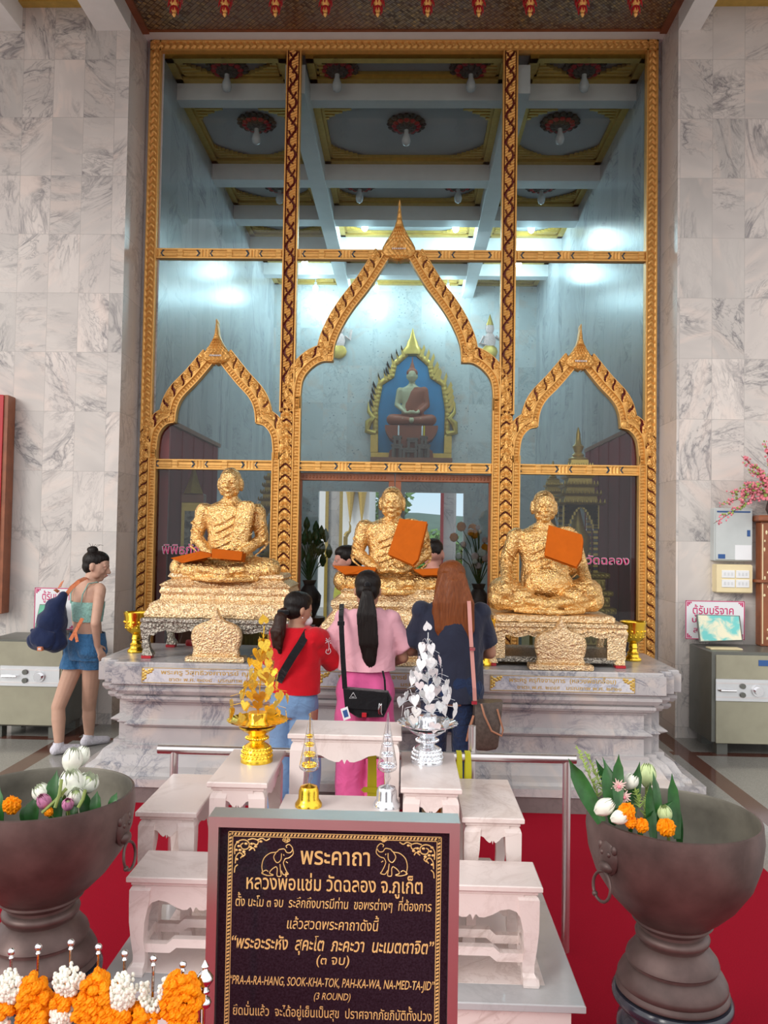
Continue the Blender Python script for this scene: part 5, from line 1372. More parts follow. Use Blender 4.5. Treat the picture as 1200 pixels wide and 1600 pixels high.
# ---------------------------------------------------------------- bronze bowls on stands
BP = [(.02,.60),(.09,.585),(.105,.578),(.135,.602),(.172,.64),(.212,.70),(.232,.76),(.239,.82),(.235,.866),(.229,.868),(.226,.862),(.230,.82),(.222,.76),(.200,.71),(.16,.655),(.10,.62),(.02,.61)]
def bronze_bowl(cx, cy, s, dz, label, hang):
    o = thing('bronze_bowl', label, 'bowl', (cx, cy, FZ), 'large bronze bowls on footed stands')
    c_ = (cx, cy, 0); f = lambda P: [(r*s, z+dz) for r, z in P]
    mb = MB(); mb.lathe(f(BP[:10]), c=c_, n=64, caps=False); mb.lathe(f([(.02,.60),(.09,.585)]), c=c_, n=64, caps=False); mb.build('bowl', M['bronze'], o)
    mb = MB(); mb.lathe(f(BP[9:]), c=c_, n=64, caps=False); mb.build('bowl_inside', M['bronzein'], o, 'greenish weathered inside of the bowl')
    mb = MB(); mb.lathe(f([(.03,.375),(.147,.375),(.153,.381),(.153,.388),(.146,.396),(.149,.402),(.148,.412),(.139,.43),(.127,.446),(.121,.450),(.121,.458),(.126,.462),(.122,.475),(.108,.492),(.100,.503),(.090,.510),(.091,.516),(.099,.523),(.101,.532),(.097,.541),(.088,.546),(.088,.554),(.094,.560),(.104,.566),(.110,.572),(.109,.578),(.116,.586),(.04,.60)]), c=c_, n=56); mb.build('stand', M['bronze'], o)
    mb = MB(); mb.lathe([(r*s, z) for r, z in ((.03,.374+dz),(.157,.374+dz),(.163,.365+dz),(.163,.352+dz),(.152,.338+dz),(.128,.322+dz),(.126,.305+dz),(.146,.285+dz),(.15,.27+dz),(.13,.25+dz),(.14,.235+dz),(.17,.21+dz),(.17,.18),(.14,.16),(.15,.13),(.175,.10),(.18,.068),(.03,.068))], c=c_, n=56); mb.build('stone_base', M['blackstone'], o, 'turned black stone base')
    # lion mask and ring
    t = hang; d = V((math.cos(t), math.sin(t), 0)); tn = V((-d.y, d.x, 0)); rr = .234*s; z = .80+dz
    hd = V((cx, cy, 0))
    mb = MB(); R3 = Matrix((tuple(tn), tuple(d), (0,0,1))).transposed()
    mb.ball(hd+d*(rr-.002)+V((0,0,z-.02)), (.036,.014,.050), n=14, M=R3)
    mb.ball(hd+d*(rr+.006)+V((0,0,z-.045)), (.024,.016,.018), n=10, M=R3)
    for e in (-1, 1): mb.ball(hd+d*(rr+.008)+tn*.013*e+V((0,0,z-.008)), (.008,.007,.008), n=8, M=R3); mb.ball(hd+d*(rr+.002)+tn*.026*e+V((0,0,z+.006)), (.010,.008,.014), n=8, M=R3)
    mask = mb.build('lion_mask', M['bronze'], o)
    mb = MB(); pts = []
    for q in range(25):
        a = 2*PI*q/24; pts.append(hd+d*(rr+.012+.012*math.sin(a/2))+tn*.034*math.sin(a)+V((0,0,z-.095+.038*math.cos(a))))
    mb.tube(pts, .0042, 8); mb.ball(pts[15], .008, n=8); mb.build('ring', M['bronze'], mask)
    return o
YBW = 2.3
cR_ = PY(1051, 1271, YBW); cL_ = PY(70, 1237, YBW)
bronze_bowl(cR_.x, YBW, 1.0, cR_.z-.866, 'large bronze bowl at the right, holding pandan leaves, lotus buds and marigolds', math.radians(207))
bronze_bowl(cL_.x, YBW, 1.06, cL_.z-.866, 'large bronze bowl at the left, holding white and pink lotus flowers', math.radians(-8))
def lotus(px, py, Y, r, m_, label, tilt=(0,0), stem=True, open_=0):
    c_ = PY(px, py, Y); k = Y/F; R = r*k
    o = thing('lotus_flower', label, 'flower', c_, 'lotus flowers in the bronze bowls')
    Rm = Matrix.Rotation(tilt[0], 3, 'X') @ Matrix.Rotation(tilt[1], 3, 'Y')
    for L in range(2):
        mb = MB()
        for j in range(6):
            a = 2*PI*(j+.5*L)/6; P = []
            for i in range(8):
                t = i/7; row = []
                for q in range(7):
                    u = q/6*2-1; wd = math.sin(PI*min(1, t*.88+.10))**.7*.62*(1-.0*t)
                    rad = (math.sin(PI*(t*.82+.06))**.8*(.92-.12*L)+open_*t*(.7-.3*L))
                    ang = a+u*wd*.95
                    row.append(c_+Rm@V((R*rad*math.cos(ang), R*rad*math.sin(ang), R*(-1.05+2.35*t*(1-.15*open_)-.06*u*u))))
                P.append(row)
            mb.grid(P, 0, True)
        mb.build('petals', M[m_], o)
    mb = MB(); mb.ball(c_+Rm@V((0,0,-R*.1)), (R*.6,R*.6,R*.9), n=10); mb.build('core', M['lotusg'], o)
    if stem:
        mb = MB()
        b0_ = c_+Rm@V((0,0,-R*.95)); b1 = stem if isinstance(stem, V) else b0_+Rm@V((0,0,-.10))
        mb.tube([b0_, b0_.lerp(b1, .5)+V((.003,0,-.004)), b1], .0045, 7); mb.build('stem', M['stem'], o)
    return o
def marig(px, py, Y, r, label, group='marigolds in the bronze bowls'):
    c_ = PY(px, py, Y); R = r*Y/F; mb = MB(); ruffle(mb, c_, R*1.05, 26, freq=9)
    return tag(mb.build('marigold', M['marigold'], loc=c_), label, 'flower', group)
def ruffle(mb, c_, R, n=13, mi=0, freq=4.5):
    m2 = MB(); m2.ball((0,0,0), R, mi, n)
    for i, p in enumerate(m2.v):
        d = p.normalized(); f = .84+.30*noise.noise(d*freq+c_*40)+.16*(i % 2); m2.v[i] = c_+p*f
    mb.add(m2.v, m2.f, mi, False)
def leaf(p0, p1, w, bend, label, name='pandan_leaf', nrm=(0,-1,0), mat='green', fold=.35):
    p0, p1 = V(p0), V(p1); ax = (p1-p0); s_ = ax.cross(V(nrm)).normalized(); nn = s_.cross(ax).normalized(); rows = []; back = []
    for i in range(13):
        t = i/12; c_ = p0.lerp(p1, t)+nn*bend*math.sin(PI*t); wd = w*(.55+.45*math.sin(PI*min(1, t*1.1)))*(1 if t < .75 else max(.02, 1-(t-.75)*4.0))
        row = []
        for q in range(5): u = q/2-1; row.append(c_+s_*wd*u+nn*abs(u)*wd*fold)
        rows.append(row); back.append([p-nn*.0012 for p in row])
    mb = MB(); mb.grid(rows, 0, True); mb.grid(back, 0, True, flip=True)
    o = mb.build(name, M[mat], loc=p0)
    return tag(o, label, 'leaf', 'green leaves in the bronze bowls')
yb = YBW
# left bowl
lotus(113, 1190, yb-.02, 17, 'lotusw', 'large white lotus bud standing highest in the left bowl', (.1,.15), PY(95,1262,yb-.05))
lotus(126, 1184, yb+.05, 14, 'lotusw', 'white lotus bud just behind the highest one in the left bowl', (-.2,.35), True)
lotus(112, 1226, yb-.05, 19, 'lotusw', 'wide half-open white lotus in the middle of the left bowl', (.2,0), True, .2)
lotus(136, 1225, yb-.02, 15, 'lotusw', 'open white lotus at the right of the left bowl', (.2,.5), True, .5)
lotus(118, 1246, yb-.08, 14, 'lotusw', 'lowest white lotus in the left bowl', (.6,.2), True, .1)
lotus(66, 1240, yb-.05, 13, 'lotusw', 'white lotus behind the pink one in the left bowl', (.3,-.5), True, .4)
lotus(70, 1254, yb-.10, 12, 'lotusp', 'pink lotus bud at the left of the stems in the left bowl', (.5,-.3), True)
lotus(106, 1258, yb-.12, 10, 'lotusp', 'small pink lotus behind the crossing stems in the left bowl', (.6,.2), True)
marig(18, 1258, yb-.10, 13, 'single orange marigold at the left edge of the left bowl')
marig(76, 1268, yb-.12, 7, 'small orange marigold under the stems in the left bowl')
LL = [((85,1262),(89,1203),13,'broad leaf behind the stems of the left bowl'),((52,1272),(54,1246),12,'short broad leaf by the pink lotus in the left bowl'),((2,1268),(0,1230),9,'leaf at the far left edge of the left bowl'),((140,1268),(134,1236),10,'folded leaf right of the lotuses in the left bowl'),((152,1262),(152,1236),9,'ribbed leaf at the right in the left bowl'),((112,1268),(118,1252),9,'small leaf low in front in the left bowl'),((38,1268),(46,1256),8,'small dark leaf beside the marigold in the left bowl'),((172,1252),(183,1238),6,'small leaf tip at the right rim of the left bowl'),((92,1270),(96,1240),7,'narrow leaf between the lotus stems in the left bowl')]
for i, (a, b_, w, lab) in enumerate(LL): yy = yb-.06-.01*(i % 3); leaf(PY(*a,yy)+V((0,0,-.03)), PY(*b_,yy+.02), w*yy/F, .008, lab, 'green_leaf')
for i, (a, b_) in enumerate((((86,1262),(96,1218)),((66,1270),(104,1232)),((122,1262),(133,1235)))):
    mb = MB(); mb.tube([PY(*a,yb-.13), PY((a[0]+b_[0])/2+2,(a[1]+b_[1])/2,yb-.12), PY(*b_,yb-.10)], .0048, 7)
    tag(mb.build('lotus_stalk', M['stem'], loc=PY(*a,yb-.13)), 'cut lotus stalk in the left bowl, %s' % ('steepest of the crossing ones','lying flattest of the crossing ones','rising alone at the right')[i], 'stalk', 'cut lotus stalks in the left bowl')
# right bowl
RLs = [((940,1262),(888,1185),15,'long pandan leaf leaning far over the left rim of the right bowl'),((958,1262),(945,1188),14,'tall pandan leaf left of centre in the right bowl'),((968,1240),(930,1185),8,'dark leaf behind the tall one in the right bowl'),((975,1255),(941,1182),9,'back leaf tipped with a notch in the right bowl'),((966,1240),(967,1178),11,'dark blue-green leaf standing upright at the back of the right bowl'),((975,1262),(962,1200),10,'short rounded leaf at the centre back of the right bowl'),((985,1262),(1000,1190),11,'dark leaf leaning right behind the pale lotus in the right bowl'),((985,1280),(981,1215),6,'narrow leaf edge-on before the chrysanthemums in the right bowl'),((1020,1285),(1016,1222),10,'dark leaf right of the pale lotus in the right bowl'),((1030,1262),(1020,1205),7,'thin leaf behind the pale lotus in the right bowl'),((1058,1288),(1050,1208),11,'tall leaf at the right of the bunch in the right bowl'),((1062,1300),(1052,1240),8,'lower leaf at the right end of the bunch in the right bowl'),((998,1276),(1052,1251),9,'leaf lying across the front of the right bowl'),((1000,1300),(997,1275),5,'short leaf by the middle marigold in the right bowl'),((1024,1300),(1024,1270),5,'thin leaf between marigolds in the right bowl'),((955,1265),(972,1246),12,'folded leaf behind the white buds in the right bowl')]
for i, (a, b_, w, lab) in enumerate(RLs): yy = yb-.08+.02*(i % 4); leaf(PY(*a,yy)+V((0,0,-.04)), PY(*b_,yy+.03), w*yy/F*.85, .010*(1 if i % 2 else -1), lab)
lotus(1011, 1213, yb+.06, 15, 'lotusg', 'pale green round lotus bud at the back of the right bowl', (0,.05), True)
lotus(943, 1262, yb-.13, 14, 'lotusw', 'white lotus bud leaning at the left rim of the right bowl', (.3,.9), False)
lotus(967, 1277, yb-.16, 12, 'lotusw', 'white lotus bud lying beside the marigolds in the right bowl', (.4,1.1), False)
lotus(985, 1222, yb-.02, 11, 'lotusw', 'half-open white lotus in the middle of the right bowl', (.1,.5), True, .3)
lotus(1039, 1273, yb-.08, 12, 'lotusg', 'greenish white lotus bud behind the rightmost marigold of the right bowl', (.3,-.2), True)
for px, py, r, lab in ((979,1268,12,'orange marigold highest in the right bowl'),(985,1284,9,'orange marigold below the highest one in the right bowl'),(1003,1290,10,'orange marigold in the middle of the right bowl'),(1041,1293,13,'rightmost orange marigold in the right bowl')): marig(px, py, yb-.16, r, lab)
for i, (px, py) in enumerate(((966,1228),(974,1245))):
    c_ = PY(px, py, yb-.06); o = thing('chrysanthemum', '%s pale pink chrysanthemum in the right bowl' % ('upper','lower')[i], 'flower', c_)
    mb = MB()
    for q in range(30):
        a = q*2.4; rr_ = .004+.0145*(q/30); d = V((math.cos(a)*rr_, -.006+.004*(q/30), math.sin(a)*rr_)); mb.tube([c_, c_+d*.6, c_+d*1.35], [.002,.003,.001], 5)
    mb.build('petals', M['palef'], o); mb = MB(); mb.ball(c_+V((0,-.008,0)), .005, n=8); mb.build('centre', M['pinkf'], o)
for i, (a, b_) in enumerate((((935,1245),(901,1166)),((945,1240),(915,1175)),((1008,1275),(1012,1238)),((1000,1262),(990,1225)))):
    p0, p1 = PY(*a,yb-.04), PY(*b_,yb-.02); mb = MB(); rn = random.Random(i)
    mb.tube([p0, p1], .0012, 4)
    for q in range(46):
        t = q/46; c_ = p0.lerp(p1, t); L_ = .020*(1-t*.6)
        d = V((rn.uniform(-1,1), rn.uniform(-.5,.5), rn.uniform(.1,1))).normalized()*L_; mb.tube([c_, c_+d], [.0022,.0006], 4)
    tag(mb.build('fern_plume', M['fern'], loc=p0), 'feathery light green plume in the right bowl, %s' % ('tallest, at the left','second, just right of the tallest','between the marigolds and the pale lotus','short, beside the half-open lotus')[i], 'fern', 'feathery plumes in the right bowl')
# ---------------------------------------------------------------- garland rack
GY = 1.18
rk = thing('garland_rack', 'steel rack with upright ball-headed pins holding flower garlands', 'rack', (PY(150,1560,GY).x, GY, FZ))
e0, e1 = PY(-40,1574,GY), PY(318,1567,GY)
mb = MB(); mb.tube([(e0.x,GY,e1.z-.01), (e1.x,GY,e1.z)], .0055, 10)
for px in (-30, 306):
    x = PY(px,1570,GY).x; mb.tube([(x,GY,e1.z), (x,GY+.01,FZ+.008)], .008, 10)
mb.build('bar', M['chrome'], rk)
k = GY/F; f0 = PY(319,1566,GY)
mb = MB(); mb.lathe([(r*k, h*k) for r, h in ((2,-60),(2.5,-8),(9,-6),(11,0),(9,5),(4,8),(5,12),(8,15),(8,18),(5,21),(9,27),(13,33),(13,38),(9,44),(5,48),(4,52),(6,55),(3,60),(.5,64))], c=(f0.x,GY,f0.z), n=24)
mb.ball((f0.x-11*k,GY,f0.z+1*k), 5*k, n=10); mb.build('turned_finial', M['chrome'], rk)
pins = [(18,1487),(60,1480),(111,1473),(154,1480),(195,1490),(240,1498),(286,1507)]
for px, py in pins:
    p = PY(px,py,GY); q = PY(px,1572,GY); mb = MB(); mb.tube([(p.x,GY,q.z), (p.x,GY,p.z)], 2*k, 8); mb.ball((p.x,GY,p.z), 5.6*k, n=14); mb.lathe([(4*k,0),(2*k,4*k)], c=(p.x,GY,p.z-9*k), n=10); mb.build('ball_pin', M['chrome'], rk)
def garland(px, kind, label, parts):
    """parts: (cx, cy, half w, half h, kind)"""
    c0 = PY(parts[0][0], parts[0][1], GY-.02)
    o = thing(kind, label, 'garland', c0, 'flower garlands on the rack'); rn = random.Random(px)
    for cx, cy, hw, hh, kd, hole in parts:
        c_ = PY(cx, cy, GY-.022); mb = MB()
        if kd == 'm':
            nb = int(hw*hh/6.5)+6
            for i in range(nb):
                a = rn.uniform(0, 2*PI); r = math.sqrt(rn.random())
                q = c_+V((hw*k*r*math.cos(a)*.86, rn.uniform(-.014,.012), hh*k*r*math.sin(a)*.9)); ruffle(mb, q, rn.uniform(6,8.5)*k, 11)
        else:
            for i in range(int(hw*hh/3.2)+30):
                a = rn.uniform(0, 2*PI); r = math.sqrt(rn.uniform(.0 if not hole else .30, 1))
                if hole and math.sin(a) > .55 : continue
                dy = -math.sqrt(max(0, 1-r*r))*.016 if not hole else rn.uniform(-.012,.01)
                q = c_+V((hw*k*r*math.cos(a), dy+rn.uniform(-.004,.004), hh*k*r*math.sin(a))); mb.ball(q, (3.2*k,3.2*k,3.9*k), 0, 6)
        mb.build({'m':'marigold_string','j':'jasmine_string'}[kd], M['marigold' if kd == 'm' else 'jasmine'], o)
garland(20, 'jasmine_garland', 'leftmost white jasmine garland with a marigold tuft below', [(20,1538,20,24,'j',0),(8,1574,17,14,'m',0),(6,1596,12,12,'j',0)])
garland(54, 'marigold_garland', 'thick orange marigold garland between the two leftmost jasmine ones', [(52,1572,30,48,'m',0),(52,1640,30,40,'m',0)])
garland(109, 'jasmine_garland', 'white jasmine garland with a marigold band, second from the left', [(109,1529,23,21,'j',0),(101,1559,17,13,'m',0),(99,1582,17,18,'j',0)])
garland(150, 'marigold_garland', 'thick orange marigold garland in the middle of the rack', [(150,1568,31,46,'m',0),(150,1640,30,40,'m',0)])
garland(194, 'jasmine_garland', 'round white jasmine garland with marigolds below, second from the right', [(194,1547,20,28,'j',0),(188,1587,25,16,'m',0)])
garland(241, 'jasmine_garland', 'open looped white jasmine garland with marigolds below, rightmost of the white ones', [(241,1546,21,30,'j',1),(229,1585,21,15,'m',0)])
garland(283, 'marigold_garland', 'orange marigold garland at the right end of the rack beside the finial', [(283,1562,32,42,'m',0),(283,1630,32,40,'m',0)])
# ---------------------------------------------------------------- safes, boards and wall fittings
def safe(x0, x1, yf, ybk, ztop, label, door, side):
    o = thing('donation_safe', label, 'safe', ((x0+x1)/2, (yf+ybk)/2, FZ))
    z0 = FZ+.09; mb = MB(); mb.bevbox((x0,yf,z0), (x1,ybk,ztop), .008); mb.build('body', M['safe'], o)
    for x in (x0+.05, x1-.13):
        for y in (yf+.03, ybk-.12):
            mb = MB(); mb.rings([[V((x+a*(.08-i)+i*.5, y+b_*(.08-i)+i*.5, z)) for a, b_ in ((0,0),(1,0),(1,1),(0,1))] for i, z in ((0,FZ),(0,z0))], True); mb.build('foot', M['safe'], o)
    d0, d1, dz0, dz1 = door; mb = MB(); mb.bevbox((d0,yf-.012,dz0), (d1,yf+.002,dz1), .004); dr = mb.build('door', M['safedoor'], o, 'olive beige steel door')
    return o, dr
YSF = 6.0
def P6(px, py): return PY(px, py, YSF)
a = P6(1112, 1018)
o, dr = safe(a.x, a.x+.68, YSF, 6.46, a.z, 'dark grey donation safe with an olive door at the right, beside the pedestal', (P6(1118,1090).x, a.x+.655, P6(1118,1161).z, P6(1118,1023).z), 1)
def safe_fittings(dr, X, zc, w, s=1):
    """X: function px offset -> x"""
    mb = MB(); mb.bevbox((X(0),YSF-.020,zc-w), (X(96),YSF-.011,zc+w), .003); pl_ = mb.build('lock_plate', M['alu'], dr)
    mb = MB(); mb.box((X(0)-.0,YSF-.022,zc+w*.55), (X(96),YSF-.019,zc+w*.7)); mb.box((X(0),YSF-.022,zc-w*.7), (X(96),YSF-.019,zc-w*.55)); mb.build('plate_rib', M['steel'], pl_)
    mb = MB(); mb.tube([(X(4),YSF-.022,zc), (X(6),YSF-.045,zc), (X(29),YSF-.050,zc)], [.008,.010,.009], 8); mb.build('handle', M['chrome'], pl_)
    for dz in (.032, -.032):
        mb = MB(); mb.tube([(X(41),YSF-.02,zc+dz), (X(41),YSF-.035,zc+dz)], .020, 14); mb.build('key_cover', M['safe'], pl_)
    mb = MB(); mb.tube([(X(64),YSF-.02,zc), (X(64),YSF-.035,zc)], .042, 24); mb.tube([(X(64),YSF-.035,zc), (X(64),YSF-.055,zc)], .028, 20); mb.build('combination_dial', M['chrome'], pl_)
kk = YSF/F
safe_fittings(dr, lambda d: P6(1117,1078).x+d*kk*.98, P6(1150,1078).z, 17*kk)
mb = MB(); mb.box((P6(1184,1036).x,YSF-.016,P6(1184,1040).z), (P6(1184,1036).x+.10,YSF-.011,P6(1184,1031).z)); mb.build('name_plate', M['blue'], dr)
b_ = P6(99, 1150); zt3 = P6(50, 1000).z
o2, dr2 = safe(b_.x-.62, b_.x, YSF, 6.46, zt3, 'grey donation safe with an olive door at the left, behind the woman with the backpack', (b_.x-.595, b_.x-.02, P6(50,1133).z, P6(50,1003).z), 1)
safe_fittings(dr2, lambda d: P6(2,1055).x+d*kk*.98, P6(50,1056).z, 16*kk)
def board(px0, py0, px1, py1, Y, label, txt, tx, ty, tw, em):
    a, b_ = PY(px0, py0, Y), PY(px1, py1, Y)
    o = thing('donation_board', label, 'sign', ((a.x+b_.x)/2, Y, b_.z))
    mb = MB(); mb.bevbox((a.x,Y-.004,b_.z), (b_.x,Y+.004,a.z), .001); bd = mb.build('white_board', M['paper'], o)
    mb = MB(); w = .006
    for s_ in (((a.x,b_.z),(b_.x,b_.z+w)), ((a.x,a.z-w),(b_.x,a.z)), ((a.x,b_.z),(a.x+w,a.z)), ((b_.x-w,b_.z),(b_.x,a.z))): mb.box((s_[0][0],Y-.0055,s_[0][1]), (s_[1][0],Y-.003,s_[1][1]))
    for cx_, sx in ((a.x, 1), (b_.x, -1)):
        for cz_, sz in ((a.z, -1), (b_.z, 1)):
            for q in range(3): mb.box((min(cx_+sx*(.012+.013*q), cx_+sx*(.022+.013*q)),Y-.0055,min(cz_+sz*.01, cz_+sz*(.045-.012*q))), (max(cx_+sx*(.012+.013*q), cx_+sx*(.022+.013*q)),Y-.003,max(cz_+sz*.01, cz_+sz*(.045-.012*q))))
    mb.build('border_print', M['magenta'], bd)
    for s_, x, y, w_, e_ in txt:
        t0, t1 = PY(x, y, Y), PY(x+w_, y, Y); text(s_, M['magenta'], ((t0.x+t1.x)/2, Y-.004, t0.z), (1,0,0), (0,0,1), t1.x-t0.x, e_*Y/F, bd, 'print', bold=.012)
    return o
ZB_ = P6(1112, 1018).z
board(1071, 938, 1163, 1000, 6.42, 'white donation board with magenta Thai lettering on top of the right safe', [('ตู้รับบริจาค', 1082, 959, 64, 17), ('บ', 1081, 972, 7, 12), ('ส', 1083, 988, 7, 12)], 0, 0, 0, 0)
board(55, 918, 118, 984, 6.42, 'white donation board with magenta lettering on the left safe behind the backpack', [('ตู้รับบริจาค', 66, 937, 50, 17)], 0, 0, 0, 0)
def certificate(P, Y0, Y1, label, m2, edge):
    q = [PY(*P[0],Y1), PY(*P[1],Y1), PY(*P[2],Y0), PY(*P[3],Y0)]
    n_ = (q[1]-q[0]).cross(q[3]-q[0]).normalized()*.006
    if n_.y > 0: n_ = -n_
    o = thing('framed_certificate', label, 'picture', (q[2]+q[3])/2)
    mb = MB(); mb.rings([q, [p-n_*2 for p in q]], True); mb.build('frame', edge, o)
    c_ = sum(q, V((0,0,0)))/4; mb = MB(); mb.rings([[c_+(p-c_)*.94+n_*.3 for p in q], [c_+(p-c_)*.94-n_*.1 for p in q]], True); mb.build('print', m2, o)
certificate([(1088,960),(1156,962),(1161,1001),(1093,1003)], 6.24, 6.34, 'pale turquoise certificate in a thin dark frame leaning on the right safe', M['certif'], M['safe'])
certificate([(62,944),(95,944),(90,990),(52,990)], 6.26, 6.34, 'green certificate leaning on the left safe behind the backpack', plain('green print', (.10,.45,.28), rough=.5, var=.3, scale=12), M['safe'])
mb = MB(); p = PY(1115,1004,6.2); mb.bevbox((p.x-.06,6.10,ZB_), (p.x+.18,6.20,ZB_+.012), .003); tag(mb.build('paper_envelope', M['cream'], loc=(p.x,6.15,ZB_)), 'flat brown envelope lying before the certificate on the right safe', 'envelope')
a, b_ = PY(1110,794,6.5), PY(1169,877,6.5)
o = thing('breaker_cabinet', 'light grey electrical cabinet mounted on the right marble wall', 'cabinet', ((a.x+b_.x)/2, 6.46, b_.z))
mb = MB(); mb.bevbox((a.x,6.425,b_.z), (b_.x,6.5,a.z), .006); mb.build('box', M['panelgrey'], o)
mb = MB(); mb.bevbox((a.x+.012,6.415,b_.z+.010), (b_.x-.006,6.426,a.z-.010), .003); dd = mb.build('door', M['panelgrey'], o)
mb = MB(); mb.box((a.x+.02,6.412,a.z-.036), (b_.x-.02,6.416,a.z-.024)); mb.build('blue_stripe', M['blue'], dd)
mb = MB(); mb.box((a.x+.03,6.412,b_.z+.02), (a.x+.085,6.416,b_.z+.055)); mb.build('blue_sticker', M['blue'], dd)
mb = MB(); mb.box((b_.x-.045,6.410,b_.z+.20), (b_.x-.022,6.416,b_.z+.25)); mb.build('latch', M['blue'], dd)
mb = MB(); mb.box((b_.x-.14,6.413,b_.z+.012), (b_.x-.01,6.416,b_.z+.13)); mb.build('white_paper', M['paper'], dd)
a, b_ = PY(1113,881,6.5), PY(1168,926,6.5)
o = thing('switch_box', 'cream plastic switch box with four switch plates below the grey cabinet', 'switch', ((a.x+b_.x)/2, 6.46, b_.z))
mb = MB(); mb.bevbox((a.x,6.41,b_.z), (b_.x,6.5,a.z), .008); mb.build('box', M['cream'], o)
w, h = (b_.x-a.x), (a.z-b_.z)
for i in range(2):
    for j in range(2):
        mb = MB(); x = a.x+w*(.14+.40*i); z = b_.z+h*(.20+.33*j); mb.bevbox((x,6.403,z), (x+w*.36,6.411,z+h*.27), .002); sp = mb.build('switch_plate', M['paper'], o)
        mb = MB()
        for q in range(3): mb.box((x+w*(.06+.10*q),6.401,z+h*.08), (x+w*(.11+.10*q),6.404,z+h*.19))
        mb.build('switch', M['alu'], sp)
# inlaid flower stand at the right edge with blossom branches
q = PY(1187, 815, 6.38); zb5 = FZ
o = thing('flower_stand', 'tall dark wooden stand with pale inlay at the right edge', 'stand', (q.x+.12, 6.4, ZB_))
mb = MB(); mb.bevbox((q.x,6.36,ZB_), (q.x+.24,6.45,q.z), .006); mb.bevbox((q.x-.03,6.33,q.z), (q.x+.27,6.46,q.z+.05), .01); zz = PY(1186,908,6.36).z; mb.bevbox((q.x-.03,6.34,zz-.012), (q.x+.27,6.46,zz+.012), .004); mb.build('body', M['wood'], o)
mb = MB(); rn = random.Random(4); mb.box((q.x+.01,6.358,ZB_+.02), (q.x+.018,6.361,q.z-.02))
for j in range(40): mb.ball((q.x+.02+rn.uniform(0,.2), 6.36, ZB_+.04+j*(q.z-ZB_-.08)/40), (rn.uniform(.006,.012),.003,rn.uniform(.008,.02)), n=7)
mb.build('pale_inlay', M['cream'], o)
o = thing('blossom_branches', 'pink blossom branches arching over the grey cabinet at the right edge', 'flowers', (q.x+.12, 6.38, q.z+.05))
root = V((q.x+.12, 6.38, q.z+.05)); rn = random.Random(9)
mb = MB(); mb.lathe([(.05,0),(.07,.05),(.05,.13),(.06,.16)], c=root, n=16); mb.build('vase', M['bronze'], o)
for tip in ((1115,818),(1124,790),(1138,770),(1162,757),(1158,712),(1172,735),(1195,690)):
    T = PY(*tip, 6.22); mid = (root+T)/2+V((0,0,.10)); mb = MB(); pts = smoothp([(0,0),(1,1)], 2)
    L_ = [root+V((0,0,.14)), root.lerp(T, .35)+V((0,0,.16)), root.lerp(T, .7)+V((0,0,.07)), T]
    mb.tube(L_, [.006,.005,.003,.0015], 6); br = mb.build('branch', M['bark'], o)
    mb = MB(); mg = MB()
    for j in range(60):
        t = rn.uniform(.12, .97); i0 = min(2, int(t*3)); c_ = L_[i0].lerp(L_[i0+1], t*3-i0)+V((rn.gauss(0,.014), rn.gauss(0,.014), rn.gauss(0,.014)))
        r = .016*(1-.6*t); (mb if rn.random() < .75 else mg).ball(c_, (r*rn.uniform(.8,1.4), r, r*rn.uniform(.7,1.3)), 0, 6)
    mb.build('blossoms', M['pinkf'], br); mg.build('leaves', M['fern'], br)
# red and gold board at the left edge
a, b_ = PY(16,618,6.4), PY(0,955,6.4)
o = thing('red_notice_board', 'red framed gold board standing at the left edge of the wall', 'board', (a.x-.2, 6.42, 1.1))
mb = MB(); mb.bevbox((a.x-.5,6.36,b_.z), (a.x-.035,6.45,a.z), .008); mb.build('frame', M['redlac'], o)
mb = MB(); mb.bevbox((a.x-.045,6.37,b_.z-.02), (a.x,6.49,a.z), .006); mb.build('dark_edge', M['wood'], o)
mb = MB(); mb.box((a.x-.45,6.352,b_.z+.05), (a.x-.085,6.361,a.z-.05)); mb.build('gold_panel', M['goldtrim'], o)
# nicknack on the pedestal behind the left table
mb = MB(); p = PZ(302,1008,.86); mb.lathe([(.05,0),(.055,.01),(.05,.035),(.01,.04)], c=p, n=16); tag(mb.build('red_box', M['redlac'], loc=p), 'small red round box under the dark carved table at the left', 'box')
# ---------------------------------------------------------------- people
def hand(P, w, d, side, s=1.0, curl=.5, grip=V((0,0,-1))):
    """palm, four fingers and a thumb from wrist w along d"""
    d = V(d).normalized(); n = V(grip).normalized(); n = (n-d*n.dot(d)).normalized(); t = d.cross(n)*side
    w = V(w); c_ = w+d*.045*s
    for u in (-.6, 0, .6): P.append(cone(w+t*.018*u*s, w+d*.078*s+t*.030*u*s, .014*s, .013*s, n=8))
    for i, L_ in enumerate((.030,.036,.033,.024)):
        b0_ = w+d*.085*s+t*(.030-.020*i)*s; m_ = b0_+(d*math.cos(curl*.6)+n*math.sin(curl*.6))*L_*s; e = m_+(d*math.cos(curl*1.5)+n*math.sin(curl*1.5))*L_*.9*s
        P.append(cone(b0_, m_, .0088*s, .0080*s, n=8)); P.append(cone(m_, e, .0080*s, .0066*s, n=8))
    a = w+d*.025*s+t*.026*s; b_ = a+(d*.7+t*.7+n*.3).normalized()*.034*s; P.append(cone(a, b_, .0115*s, .0095*s, n=8)); P.append(cone(b_, b_+(d*.95+t*.25+n*.3).normalized()*.028*s, .0095*s, .0075*s, n=8))
SEC = [(.78,.150,.105),(.86,.170,.118),(.92,.162,.112),(1.02,.125,.095),(1.10,.130,.098),(1.20,.148,.108),(1.29,.158,.102),(1.345,.150,.088),(1.38,.105,.070),(1.415,.056,.056)]
